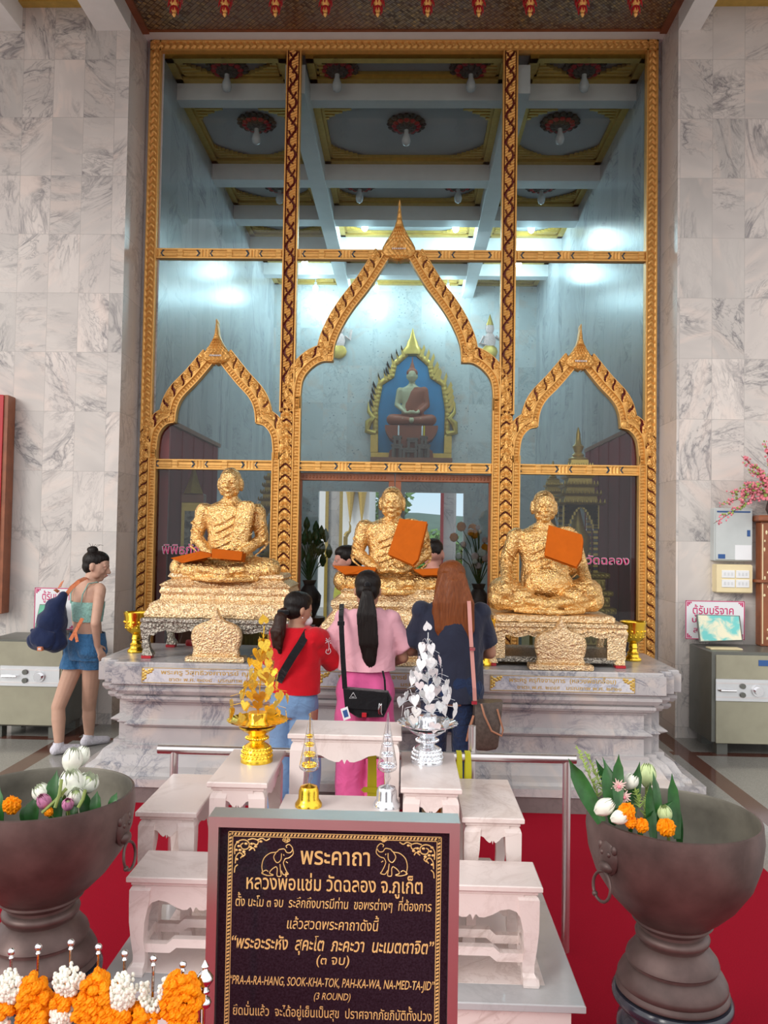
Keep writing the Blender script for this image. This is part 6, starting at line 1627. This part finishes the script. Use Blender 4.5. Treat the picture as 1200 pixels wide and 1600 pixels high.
def sec_at(z):
    for (a, x, y), (b_, x2, y2) in zip(SEC, SEC[1:]):
        if z <= b_: t = max(0, (z-a)/(b_-a)); return x+(x2-x)*t, y+(y2-y)*t
    return SEC[-1][1:]
class Person:
    """skeleton in body space: facing +Y, height 1.65, then scaled, turned and placed"""
    def __init__(s, px, py_crown, Y, yaw, label, skin, wide=1.0, lean=0):
        top = PY(px, py_crown, Y); s.H = top.z-FZ; s.s = s.H/1.65
        s.M = Matrix.Translation((top.x, Y, FZ)) @ Matrix.Rotation(yaw, 4, 'Z') @ Matrix.Scale(s.s, 4)
        s.o = thing('person', label, 'person', (top.x, Y, FZ)); s.skin = skin; s.w = wide; s.lean = lean; s.Mi = s.M.inverted()
    def L(s, px, py, Y): return s.Mi @ PY(px, py, Y)
    def torso(s, z0, z1, g=0, straight=0):
        out = []
        n = 9
        for i in range(n+1):
            z = z0+(z1-z0)*i/n; rx, ry = sec_at(z)
            if straight and z < 1.28: rx = rx+(.158-rx)*straight; ry = ry+(.108-ry)*straight
            out.append(((0, 0, z), (rx+g)*s.w, ry+g))
        return loft(out, 28)
    def body(s, arms, legs, yaw=0, pitch=0, hs=1.0, vox=.008, tilt=(0,0,0)):
        P = [s.torso(.78, 1.415)]
        hc = V((0,.02,1.525))+V(tilt); s.hc = hc; s.hr = (yaw, pitch)
        P.append(cone((0,0,1.37), hc+V((0,-.015,-.04)), .054, .050))
        P += head_pieces(hc, 1.0*hs, PI+yaw, pitch)
        for sg in (-1, 1): P.append(ell((sg*.150*s.w,0,1.335), (.055,.052,.058)))
        for sg, (el, wr, hd, grip, curl) in zip((-1, 1), arms):
            sh = V((sg*.165*s.w,0,1.335)); P.append(cone(sh, el, .046, .037)); P.append(cone(el, wr, .037, .025))
            P.append(ell(V(sh).lerp(V(el), .35), (.044,.044,.07)))
            hand(P, wr, hd, sg, 1.0, curl, grip)
        for sg, (hip, kn, an, toe) in zip((-1, 1), legs):
            P.append(cone(hip, kn, .085, .056)); P.append(cone(kn, V(kn).lerp(V(an), .35), .053, .055)); P.append(cone(V(kn).lerp(V(an), .3), an, .056, .036))
            P.append(cone(V(an)+V((0,-.03,-.03)), toe, .036, .026)); P.append(ell(V(an)+V((0,-.035,-.035)), (.033,.036,.034)))
        s.arms, s.legs = arms, legs
        b = organic('body', P, s.skin, vox*s.s, 4, M=s.M, parent=s.o)
        R = Matrix.Rotation(PI+yaw, 3, 'Z') @ Matrix.Rotation(pitch, 3, 'X')
        s.R = R
        for sg in (-1, 1):
            mb = MB(); mb.ball(s.M @ (hc+R@V((sg*.030,-.082,.002))), .0105*s.s, 0, 10); mb.ball(s.M @ (hc+R@V((sg*.030,-.089,.002))), .0060*s.s, 1, 8); mb.build('eye', [M['eyew'], M['eyeb']], s.o)
        mb = MB(); mb.ball(s.M @ (hc+R@V((0,-.098,-.062))), (.017*s.s,.017*s.s,.006*s.s), 0, 10); mb.build('lips', M['lip'], s.o)
        return b
    def wear(s, name, P, mat, vox=.009, cuts=(), label=None, disp=None, smooth=3):
        cc = [(s.M@V(c_), (s.M.to_3x3()@V(n)).normalized()) for c_, n in cuts]
        return organic(name, P, mat, vox*s.s, smooth, M=s.M, parent=s.o, cuts=cc, label=label, disp=disp)
    def hair(s, P, mat, name='hair'):
        return organic(name, P, mat, .007*s.s, 3, M=s.M, parent=s.o, disp=lambda p: .002*noise.noise(V((p.x*150,p.y*150,p.z*10))))
    def cap(s, back=.0, big=1.0):
        """hair over the skull"""
        R = s.R; hc = s.hc
        def e(p, r):
            q = MB(); q.ball((0,0,0), V(r)*big, n=20); q.v = [hc+R@(v+V(p)) for v in q.v]; return q
        return [e((0,.020,.036), (.084,.096,.086)), e((0,.035,-.012), (.076,.072,.070)), e((0,-.010,.066), (.070,.080,.058))]
    def hp(s, x, y, z): return s.hc+s.R@V((x,y,z))
folds = lambda a, f=9: (lambda p: a*(noise.noise(V((p.x*f,p.y*f,p.z*f*.7)))+.6*noise.noise(V((p.x*f*2.2+5,p.y*f*2.2,p.z*f*1.4)))))
LG = lambda w=.09: ((V((-w,0,.84)), V((-w,.01,.46)), V((-w,-.02,.075)), V((-w-.01,.12,.028))), (V((w,0,.84)), V((w,.01,.46)), V((w,-.02,.075)), V((w+.01,.12,.028))))
def shoes(p, m):
    for sg, (hip, kn, an, toe) in zip((-1, 1), p.legs): p.wear('shoe', [cone(V(an)+V((0,-.03,-.035)), V(toe)+V((0,.01,0)), .044, .034), ell(V(an)+V((0,-.04,-.035)), (.042,.046,.042))], m, cuts=[((0,0,.0), (0,0,-1))])
def pants(p, m, name, flare=.0, zt=.98, g=.014, zb=.06, vox=.009, label=None, fold=.010):
    P = [p.torso(.80, zt+.05, g)]
    for sg, (hip, kn, an, toe) in zip((-1, 1), p.legs):
        hip, kn, an = V(hip), V(kn), V(an)
        P.append(loft([((an.x,an.y,an.z-.06),.060+flare,.062+flare),((kn.x+(an.x-kn.x)*.5,kn.y+(an.y-kn.y)*.5,(kn.z+an.z)/2),.062+flare*.85,.064+flare*.85),((kn.x,kn.y,kn.z),.066+flare*.7,.068+flare*.6),((hip.x*.97,hip.y,.66),.088+flare*.35,.088+flare*.3),((hip.x*.9,hip.y,.82),.092,.105),((hip.x*.88,hip.y,.90),.080,.105)]))
    return p.wear(name, P, m, vox, cuts=[((0,0,zt), (0,0,1)), ((0,0,zb), (0,0,-1))], label=label, disp=folds(fold, 7))
# -- woman in navy
p = Person(706, 876, 4.30, .06, 'woman with long auburn hair in a navy T-shirt seen from behind at the pedestal', M['skintan'], 1.14)
A = ((V((-.245,.07,1.09)), V((-.13,.27,1.05)), V((.3,.9,.1)), V((0,0,-1)), .5), (V((.255,.06,1.08)), V((.14,.27,1.05)), V((-.3,.9,.1)), V((0,0,-1)), .5))
p.body(A, LG(.095), pitch=.30)
P = [p.torso(.76, 1.40, .024, .75)]
for sg in (-1, 1): P.append(cone((sg*.13*p.w,0,1.34), (sg*.245,.055,1.13), .072, .066, False)); P.append(ell((sg*.158*p.w,0,1.34), (.066,.064,.062)))
p.wear('tshirt', P, M['navy'], cuts=[((0,0,.80), (0,0,-1))], disp=folds(.009))
pants(p, M['denimd'], 'jeans', .004); shoes(p, M['blackc'])
P = p.cap(big=1.05)
P.append(loft([((.02,-.080,1.07),.035,.018),((.015,-.085,1.13),.075,.030),((0,-.085,1.22),.115,.042),((0,-.07,1.33),.128,.060),((0,-.045,1.43),.112,.082),((0,-.02,1.53),.096,.092),((0,0,1.60),.07,.07)], 30))
for k in range(12): a = -.10+.018*k; q = MB(); q.tube([(a*.6,-.075,1.58), (a*1.15,-.115,1.40), (a*1.1+.01,-.115,1.24), (a*.6+.02,-.095,1.10+.02*math.sin(k*2))], [.012,.014,.012,.003], 6); P.append(q)
p.hair(P, M['hairauburn'])
# tote bag hanging at her right side
bx0, bz = PY(760, 1128, 4.22), None
tb_ = thing('tote_bag', 'dark brown tote bag with tan handles beside the woman in navy', 'bag', PY(758,1168,4.2))
def wp(px, py, Y): return PY(px, py, Y)
mb = MB(); R = []
for (xa, xb, py, d) in ((744,773,1168,.055),(742,776,1163,.065),(740,781,1120,.06),(741,784,1095,.045)):
    a, b_ = wp(xa,py,4.2), wp(xb,py,4.2); R.append([V((a.x,4.2-d,a.z)), V(((a.x+b_.x)/2,4.2-d*1.15,a.z)), V((b_.x,4.2-d,b_.z+.005)), V((b_.x+.005,4.2,b_.z)), V((b_.x,4.2+d,b_.z)), V((a.x,4.2+d,a.z)), V((a.x-.005,4.2,a.z))])
mb.rings(R, True, sm=True); body_ = mb.build('body', M['tote'], tb_)
for e, yy in ((0, 4.13), (1, 4.27)):
    mb = MB(); mb.tube([wp(752,1100,yy), wp(757,1118,yy-.02*(1-e)), wp(768,1142,yy), wp(784,1150,yy), wp(786,1140,yy), wp(777,1108,yy)], .0055, 6); mb.build('handle', M['totetan'], tb_, 'tan leather handle')
mb = MB(); mb.tube([wp(740,1118,4.14), wp(734,1138,4.13), wp(729,1158,4.14)], [.006,.008,.005], 6); mb.build('hanging_strap_end', M['totetan'], tb_)
mb = MB(); pts = [(733,944,4.17),(735,985,4.145),(738,1030,4.14),(741,1075,4.13),(742,1098,4.14)]
P2 = [wp(*q) for q in pts]; pa = V((.010,0,.001))
mb.rings([[q-pa, q+pa, q+pa+V((0,-.004,0)), q-pa+V((0,-.004,0))] for q in [P2[0]+V((-.01,.15,.01)), P2[0]+V((0,.02,.015))]+P2], True); sp = mb.build('shoulder_strap', M['strapp'], tb_, 'dusty pink shoulder strap')
for py in (1014, 1098): q = wp(738 if py == 1014 else 741, py, 4.125); mb = MB(); mb.bevbox((q.x-.014,q.y-.004,q.z-.010), (q.x+.014,q.y+.002,q.z+.010), .002); mb.build('buckle', M['chrome'], sp)
# -- girl in pink
p = Person(575, 891, 4.30, .02, 'girl in a pale pink crop top and hot pink trousers seen from behind', M['skintan'])
A = ((V((-.235,.05,1.10)), V((-.13,.22,1.03)), V((.3,.9,0)), V((0,0,-1)), .5), (V((.235,.04,1.09)), V((.15,.22,1.02)), V((-.3,.9,0)), V((0,0,-1)), .5))
p.body(A, LG(.095), pitch=.25)
P = [p.torso(.96, 1.405, .026, 1.0)]
for sg in (-1, 1): P.append(cone((sg*.12,0,1.34), (sg*.245,.04,1.15), .075, .078, False)); P.append(ell((sg*.150,0,1.345), (.066,.064,.060)))
p.wear('crop_top', P, M['pink'], cuts=[((0,0,1.02), (0,0,-1))], disp=folds(.008))
pants(p, M['hotpink'], 'wide_trousers', .035, 1.05, .018, .05, fold=.014); shoes(p, M['paper'])
P = p.cap(big=1.03)
p.hair(P, M['hair'])
P = [loft([((.03,-.115,1.02),.020,.016),((.022,-.118,1.10),.045,.030),((.012,-.122,1.24),.062,.038),((.0,-.125,1.40),.056,.036),((0,-.118,1.50),.040,.034),((0,-.095,1.555),.022,.022)], 22)]
for k in range(8): a = -.045+.013*k; q = MB(); q.tube([(a*.5,-.13,1.53), (a*1.2,-.155,1.38), (a*1.15+.015,-.15,1.20), (a*.5+.03,-.12,1.03)], [.010,.012,.011,.003], 6); P.append(q)
p.hair(P, M['hair'], 'ponytail')
mb = MB(); mb.ball(p.M@p.hp(0,.118,.01), .020*p.s, n=10); mb.build('hair_tie', M['blackc'], p.o)
bg_ = thing('messenger_bag', 'black messenger bag with a hanging tag on the back of the girl in pink', 'bag', PY(573,1118,4.13))
yb_ = 4.165
mb = MB(); out = [(537,1074),(606,1080),(612,1092),(600,1119),(560,1120),(541,1108)]
q = [PY(a, b_, yb_) for a, b_ in out]; c_ = sum(q, V((0,0,0)))/len(q)
mb.rings([[c_+(v-c_)*f+V((0,d,0)) for v in q] for f, d in ((.93,-.034),(1,-.024),(1,.028),(.95,.034))], True); bb_ = mb.build('body', M['blackc'], bg_)
q = [PY(a, b_, yb_) for a, b_ in ((537,1074),(606,1080),(604,1108),(540,1104))]; mb = MB(); mb.rings([[v+V((0,-.036,0)) for v in q], [v+V((0,-.041,0)) for v in q]], True); fl = mb.build('flap', M['blackc'], bg_)
t3 = [PY(a, b_, yb_-.0415) for a, b_ in ((552,1082),(557,1091),(546,1091))]; mb = MB(); mb.tube(t3+[t3[0]], .0011, 5); mb.tube([t3[1].lerp(t3[2],.3)+V((0,0,.006)), t3[1].lerp(t3[2],.7)+V((0,0,.006))], .0012, 5); mb.build('triangle_logo', M['paper'], fl)
mb = MB(); q = PY(569,1117,yb_-.04); mb.bevbox((q.x-.012,q.y-.006,q.z-.012), (q.x+.012,q.y,q.z+.012), .002); mb.build('buckle', M['redlac'], fl)
mb = MB()
Ls = [PY(534,952,4.32)+V((0,0,.03)), PY(533,962,4.20), PY(534,990,4.14), PY(536,1030,4.13), PY(539,1076,4.13)]; w_ = V((.013,0,0))
mb.rings([[v-w_, v+w_, v+w_+V((0,-.005,0)), v-w_+V((0,-.005,0))] for v in Ls], True); st_ = mb.build('strap', M['blackc'], bg_)
mb = MB(); q = PY(533,974,4.13); mb.bevbox((q.x-.018,q.y-.008,q.z-.012), (q.x+.018,q.y,q.z+.012), .003); mb.build('strap_slider', M['blackc'], st_)
mb = MB(); Ls = [PY(602,1079,4.14), PY(601,1062,4.16), PY(598,1048,4.20)]; mb.rings([[v-w_*.4, v+w_*.4, v+w_*.4+V((0,-.004,0)), v-w_*.4+V((0,-.004,0))] for v in Ls], True); mb.build('strap', M['blackc'], bg_)
mb = MB(); q = [PY(a, b_, 4.105) for a, b_ in ((532,1108),(543,1104),(548,1122),(537,1126))]; mb.rings([q, [v+V((0,.002,0)) for v in q]], True); tg = mb.build('hanging_tag', M['paper'], bg_, 'white plastic card tag')
mb = MB(); c_ = sum(q, V((0,0,0)))/4; mb.rings([[c_+(v-c_)*.6+V((0,-.001,0)) for v in q], [c_+(v-c_)*.6 for v in q]], True); mb.build('tag_picture', M['blue'], tg)
mb = MB(); q = PY(595,1102,4.12)
for i in range(4): mb.tube([q+V((.004*i-.008,0,.01)), q+V((.005*i-.012,-.004,-.02-.006*i)), q+V((.006*i-.010,0,-.045-.004*(i % 2)))], .0016, 5)
mb.ball(q, .006, n=8); mb.build('key_charms', M['chrome'], bg_)
# -- girl in red
p = Person(464, 924, 4.27, -.42, 'girl in a red T-shirt with a low ponytail and light blue trousers at the pedestal', M['skintan'])
hr_ = p.L(523,1018,4.46)
A = ((V((-.235,.06,1.10)), V((-.12,.24,1.06)), V((.4,.9,0)), V((0,0,-1)), .5), (V((.20,.17,1.14)), V((.15,.36,1.12)), V((-.1,1,.1)), V((0,0,-1)), .6))
p.body(A, LG(.095), yaw=-.45, pitch=.25)
P = [p.torso(.90, 1.405, .028, .9)]
P.append(cone((-.12,0,1.34), (-.245,.05,1.14), .076, .078, False)); P.append(cone((.12,-.01,1.345), (.21,.19,1.145), .086, .082, False)); P.append(ell((.165,.03,1.32), (.078,.085,.078)))
for sg in (-1, 1): P.append(ell((sg*.150,0,1.345), (.070,.070,.062)))
rs = p.wear('tshirt', P, M['redc'], cuts=[((0,0,.955), (0,0,-1))], disp=folds(.009))
# white print on the sleeve
mb = MB(); q = PY(515,1003,4.3); yy = 4.21
for pts in ([(-.012,.022),(0,.012),(.012,.020)], [(-.014,.006),(0,.012),(.016,.004)], [(0,.014),(.004,-.02),(-.002,-.04)], [(-.006,-.028),(-.012,-.045),(0,-.056),(.012,-.045),(.008,-.025)], [(-.010,.032),(0,.018),(.006,.034)]):
    mb.tube([V((q.x+a, yy+.0, q.z+b_)) for a, b_ in smoothp(pts, 4)], .0016, 5)
dg = bpy.context.evaluated_depsgraph_get()
from mathutils.bvhtree import BVHTree
def snap(mbx, target, dirv, lift=.002):
    off = wloc(target); bv = BVHTree.FromPolygons([v.co+off for v in target.data.vertices], [tuple(f.vertices) for f in target.data.polygons])
    for i, v in enumerate(mbx.v):
        h = bv.ray_cast(v-V(dirv)*1.0, V(dirv))
        if h[0] is not None: mbx.v[i] = h[0]-V(dirv)*lift+V((0,0,0))
snap(mb, rs, (0,1,0)); mb.build('sleeve_print', M['paper'], rs)
pants(p, M['jeansl'], 'wide_trousers', .040, 1.0, .020, .05, fold=.013); shoes(p, M['paper'])
P = p.cap(big=1.03); p.hair(P, M['hair'])
b0_ = p.hp(0,.112,-.045)
P = [cone(b0_, b0_+V((0,-.035,-.04)), .034, .040), cone(b0_+V((0,-.035,-.04)), b0_+V((0,-.055,-.15)), .044, .046), cone(b0_+V((0,-.055,-.15)), b0_+V((.01,-.05,-.27)), .044, .014)]
for k in range(6): a = -.03+.012*k; q = MB(); q.tube([b0_+V((a*.4,-.03,-.02)), b0_+V((a*1.2,-.09,-.12)), b0_+V((a,-.075,-.25))], [.009,.012,.003], 6); P.append(q)
p.hair(P, M['hairbrown'], 'ponytail')
mb = MB(); q = p.M@b0_; mb.lathe([(.026,-.014),(.034,-.008),(.034,.008),(.026,.014)], c=q, n=14); mb.build('hair_tie', M['blackc'], p.o)
mb = MB(); mb.ball(p.M@p.hp(-.088,.005,-.055), .0045, n=8); mb.build('earring', M['chrome'], p.o)
P = []; e = p.hp(0,-.10,-.07)
q = MB(); q.ball(e, (.045,.02,.035), n=12); p.wear('face_mask', [ell(p.hp(0,-.085,-.065), (.052,.046,.042))], M['paper'], .008)
cs_ = thing('crossbody_strap', 'wide black crossbody strap across the back of the girl in red', 'strap', PY(460,1040,4.1))
Ls = [PY(487,976,4.36), PY(482,985,4.22), PY(470,1006,4.15), PY(457,1026,4.12), PY(445,1046,4.13), PY(435,1064,4.18), PY(432,1072,4.28)]
mb = MB(); R = []
for i, v in enumerate(Ls):
    t = (Ls[min(i+1,len(Ls)-1)]-Ls[max(i-1,0)]).normalized(); u = t.cross(V((0,1,0))).normalized()*.021; R.append([v-u, v+u, v+u+V((0,-.006,0)), v-u+V((0,-.006,0))])
mb.rings(R, True); mb.build('strap', M['blackc'], cs_)
# -- woman with the backpack
p = Person(140, 860, 5.62, -.62, 'woman in a mint crop top and denim shorts wearing a backpack', M['skin'])
aR = (p.L(149,974,5.42), p.L(152,1008,5.50))
lgs = ((p.L(96,1062,5.62), p.L(91,1105,5.62), p.L(92,1178,5.60), None), (p.L(132,1062,5.75), p.L(139,1105,5.80), p.L(139,1160,5.84), None))
lg2 = []
for sg, (h, k_, an, _) in zip((-1, 1), lgs):
    an.z = .075; lg2.append((V((sg*.09,0,.84)), k_, an, an+V((.03,.15,-.047))))
A = ((V((-.215,.03,1.08)), V((-.20,.06,.88)), V((0,.2,-1)), V((1,0,0)), .4), (aR[0], aR[1], V((.1,.4,-.9)), V((-1,0,0)), .35))
p.body(A, lg2, yaw=-.78, pitch=.22, hs=1.06, vox=.0062, tilt=(.02,.03,0))
p.wear('crop_top', [p.torso(1.02, 1.30, .010)], M['mint'], .008, cuts=[((0,0,1.075), (0,0,-1)), ((0,0,1.235), (0,0,1))], disp=folds(.002, 30))
for sg in (-1, 1):
    mb = MB(); L_ = [p.M@V(v) for v in ((sg*.075,-.110,1.22), (sg*.085,-.105,1.30), (sg*.090,-.060,1.385), (sg*.085,.02,1.395), (sg*.08,.08,1.33))]; mb.tube(L_, .0045, 6); mb.build('thin_strap', M['mint'], p.o)
P = [p.torso(.765, 1.03, .022)]
for sg, (hip, kn, an, toe) in zip((-1, 1), p.legs): d = (V(kn)-V(hip)); P.append(cone(V(hip)+V((sg*.0,0,.04)), V(hip)+d*.42, .102, .108, False)); P.append(ell(V(hip)+V((sg*.01,-.01,.0)), (.095,.125,.075)))
p.wear('denim_shorts', P, M['denim'], .008, cuts=[((0,0,.985), (0,0,1)), ((0,0,.69), (0,0,-1))], disp=folds(.006, 12))
for sg, (hip, kn, an, toe) in zip((-1, 1), p.legs): p.wear('sock', [cone(V(an)+V((0,-.03,-.03)), toe, .042, .031), ell(V(an)+V((0,-.035,-.035)), (.039,.042,.040)), cone(V(an)+V((0,-.01,-.02)), V(an)+V((0,-.005,.03)), .041, .042, False)], M['sock'], .007, cuts=[((0,0,.10), (0,0,1))])
P = p.cap(big=1.02); p.hair(P, M['hair'])
bn = p.hp(0,.055,.115); p.hair([ell(bn, (.042,.045,.038)), ell(bn+V((.018,.0,.012)), (.028,.028,.024)), ell(bn+V((-.02,-.01,.006)), (.026,.03,.024)), ell(p.hp(0,.04,.09), (.05,.05,.03))], M['hair'], 'hair_bun')
for k in range(5): mb = MB(); q = p.M@(bn+V((-.02+.012*k,0,.02))); mb.tube([q, q+V((-.01+.012*k,0,.025)), q+V((-.02+.02*k,0,.035-.004*k))], .0012, 4); mb.build('loose_strand', M['hair'], p.o)
bp = thing('backpack', 'dark blue backpack with orange straps hanging low on the woman at the left', 'bag', PY(75,1020,5.40))
yk = 5.42
def kx(px, py, dy=0): return PY(px, py, yk+dy)
def blob(pts, r):  # fused balls
    return [ell(kx(a, b_, d), (r1, r1*1.0, r2)) for a, b_, d, r1, r2 in pts]
P = [ell(kx(85,955,0), (.075,.075,.10)), ell(kx(80,975,0), (.105,.095,.12)), ell(kx(76,995,0), (.125,.10,.10)), ell(kx(66,1000,-.02), (.105,.09,.075)), ell(kx(84,1003,0), (.10,.09,.075)), cone(kx(84,960), kx(98,930), .075, .03)]
q = organic('body', P, M['navybag'], .010, 4, parent=bp, disp=folds(.014, 9))
P = [ell(kx(63,996,-.07), (.075,.045,.075)), ell(kx(70,1000,-.075), (.08,.045,.07)), cone(kx(50,985,-.05), kx(83,991,-.07), .02, .02)]
fp = organic('front_pocket', P, M['navybag'], .009, 4, parent=bp, disp=folds(.008, 12))
mb = MB(); q = kx(62,1014,-.125); mb.bevbox((q.x-.016,q.y-.004,q.z-.014), (q.x+.016,q.y+.03,q.z+.014), .002); lb = mb.build('square_label', M['terra'], bp, 'small terracotta label')
mb = MB(); 
for i in range(2):
    for j in range(3): mb.box((q.x-.009+.007*j,q.y-.006,q.z-.006+.008*i), (q.x-.004+.007*j,q.y-.004,q.z-.001+.008*i))
mb.build('label_mark', M['paper'], lb)
def band3(name, pts, w, mat, par, lab=None):
    mb = MB(); R = []
    for i, v in enumerate(pts):
        t = (pts[min(i+1,len(pts)-1)]-pts[max(i-1,0)]).normalized(); u = t.cross(V((0,1,.0))).normalized()*w; R.append([v-u, v+u, v+u+V((0,-.005,0)), v-u+V((0,-.005,0))])
    mb.rings(R, True); return mb.build(name, mat, par, lab)
band3('strap', [kx(102,932,.02), kx(112,918,.0), kx(124,908,.02), kx(134,903,.08), kx(139,905,.18)], .014, M['terra'], bp, 'orange webbing strap')
band3('strap', [kx(92,925,.02), kx(86,921,.0), kx(93,918,.05), kx(98,908,.16)], .012, M['terra'], bp, 'orange webbing strap')
band3('strap_tail', [kx(129,966,.0), kx(122,980,-.03), kx(110,1000,-.04)], .012, M['terra'], bp, 'loose end of orange strap')
band3('strap_tail', [kx(124,974,-.02), kx(118,988,-.05), kx(121,1003,-.05)], .010, M['terra'], bp, 'loose end of orange strap')
# -- woman behind the middle statue
p = Person(545, 852, 6.12, PI/2+.25, 'woman in profile with dark hair behind the left arm of the middle statue', M['skinpink'])
A = ((V((-.20,.05,1.08)), V((-.18,.20,.92)), V((0,.6,-.8)), V((1,0,0)), .4), (V((.20,.05,1.08)), V((.18,.20,.92)), V((0,.6,-.8)), V((-1,0,0)), .4))
p.body(A, LG(), yaw=0, pitch=.08, vox=.0075)
p.wear('tank_top', [p.torso(.88, 1.37, .012)], M['lime'], cuts=[((0,0,.93), (0,0,-1)), ((0,0,1.32), (0,0,1))], disp=folds(.005))
pants(p, M['denimd'], 'jeans', .005); shoes(p, M['blackc'])
p.hair(p.cap(big=1.06)+[ell(p.hp(0,.10,-.01), (.055,.055,.055)), ell(p.hp(0,.07,-.06), (.06,.05,.05))], M['hair'])
# -- man behind the middle statue
p = Person(677, 842, 6.2, -.10, 'man with short dark hair in a black shirt behind the middle statue', M['skinpink'], 1.15)
A = ((V((-.22,.05,1.08)), V((-.18,.22,.95)), V((0,.8,-.4)), V((1,0,0)), .4), (V((.22,.05,1.08)), V((.18,.22,.95)), V((0,.8,-.4)), V((-1,0,0)), .4))
p.body(A, LG(), yaw=.1, pitch=0, hs=1.04, vox=.0075)
P = [p.torso(.84, 1.40, .02, .8)]
for sg in (-1, 1): P.append(cone((sg*.13*p.w,0,1.34), (sg*.215,.045,1.12), .07, .066, False)); P.append(ell((sg*.155*p.w,0,1.345), (.066,.064,.060)))
p.wear('shirt', P, M['blackc'], cuts=[((0,0,.88), (0,0,-1))], disp=folds(.007))
pants(p, M['denimd'], 'trousers', .008); shoes(p, M['blackc'])
e = lambda q, r: ell(p.hp(*q), r)
p.hair([e((0,.016,.054), (.082,.098,.078)), e((0,.060,.030), (.066,.052,.058)), e((0,-.02,.075), (.066,.074,.052))], M['hair'])
# ---------------------------------------------------------------- light
wd = bpy.data.worlds.new('sky'); sc.world = wd; sc.view_settings.exposure = .32; wd.use_nodes = True; nt = wd.node_tree
bg = nt.nodes['Background']; tc = nt.nodes.new('ShaderNodeTexCoord'); s = nt.nodes.new('ShaderNodeSeparateXYZ'); nt.links.new(tc.outputs['Generated'], s.inputs[0])
up = ramp(nt, s.outputs[2], [(0, (.80,.90,.96)), (.12, (.50,.78,.96)), (.5, (.28,.55,.92))])
cloudy = ramp(nt, noi(nt, tc.outputs['Generated'], 3.5, 5), [(.42, 0.), (.6, 1.)])
front = mth(nt, 'MULTIPLY', ramp(nt, s.outputs[1], [(.3, 1.), (.8, 0.)]), 1.)
c = mixc(nt, front, up, (.93,.92,.92))
# the open yard below the horizon
gnd = ramp(nt, s.outputs[2], [(.49, 1.), (.5, 0.)])
gm = nt.nodes.new('ShaderNodeMath'); gm.operation = 'LESS_THAN'; nt.links.new(s.outputs[2], gm.inputs[0]); gm.inputs[1].default_value = -.02
c = mixc(nt, gm.outputs[0], c, (.46,.43,.40))
nt.links.new(c, bg.inputs['Color']); bg.inputs['Strength'].default_value = 1.2
L = bpy.data.lights.new('sun', 'SUN'); L.energy = 1.3; L.angle = math.radians(25); L.color = (1, .95, .88)
lo = bpy.data.objects.new('sun', L); C.objects.link(lo); lo.rotation_euler = V((.70, .70, -.42)).to_track_quat('-Z', 'Y').to_euler(); lo.location = (-3,-3,5)
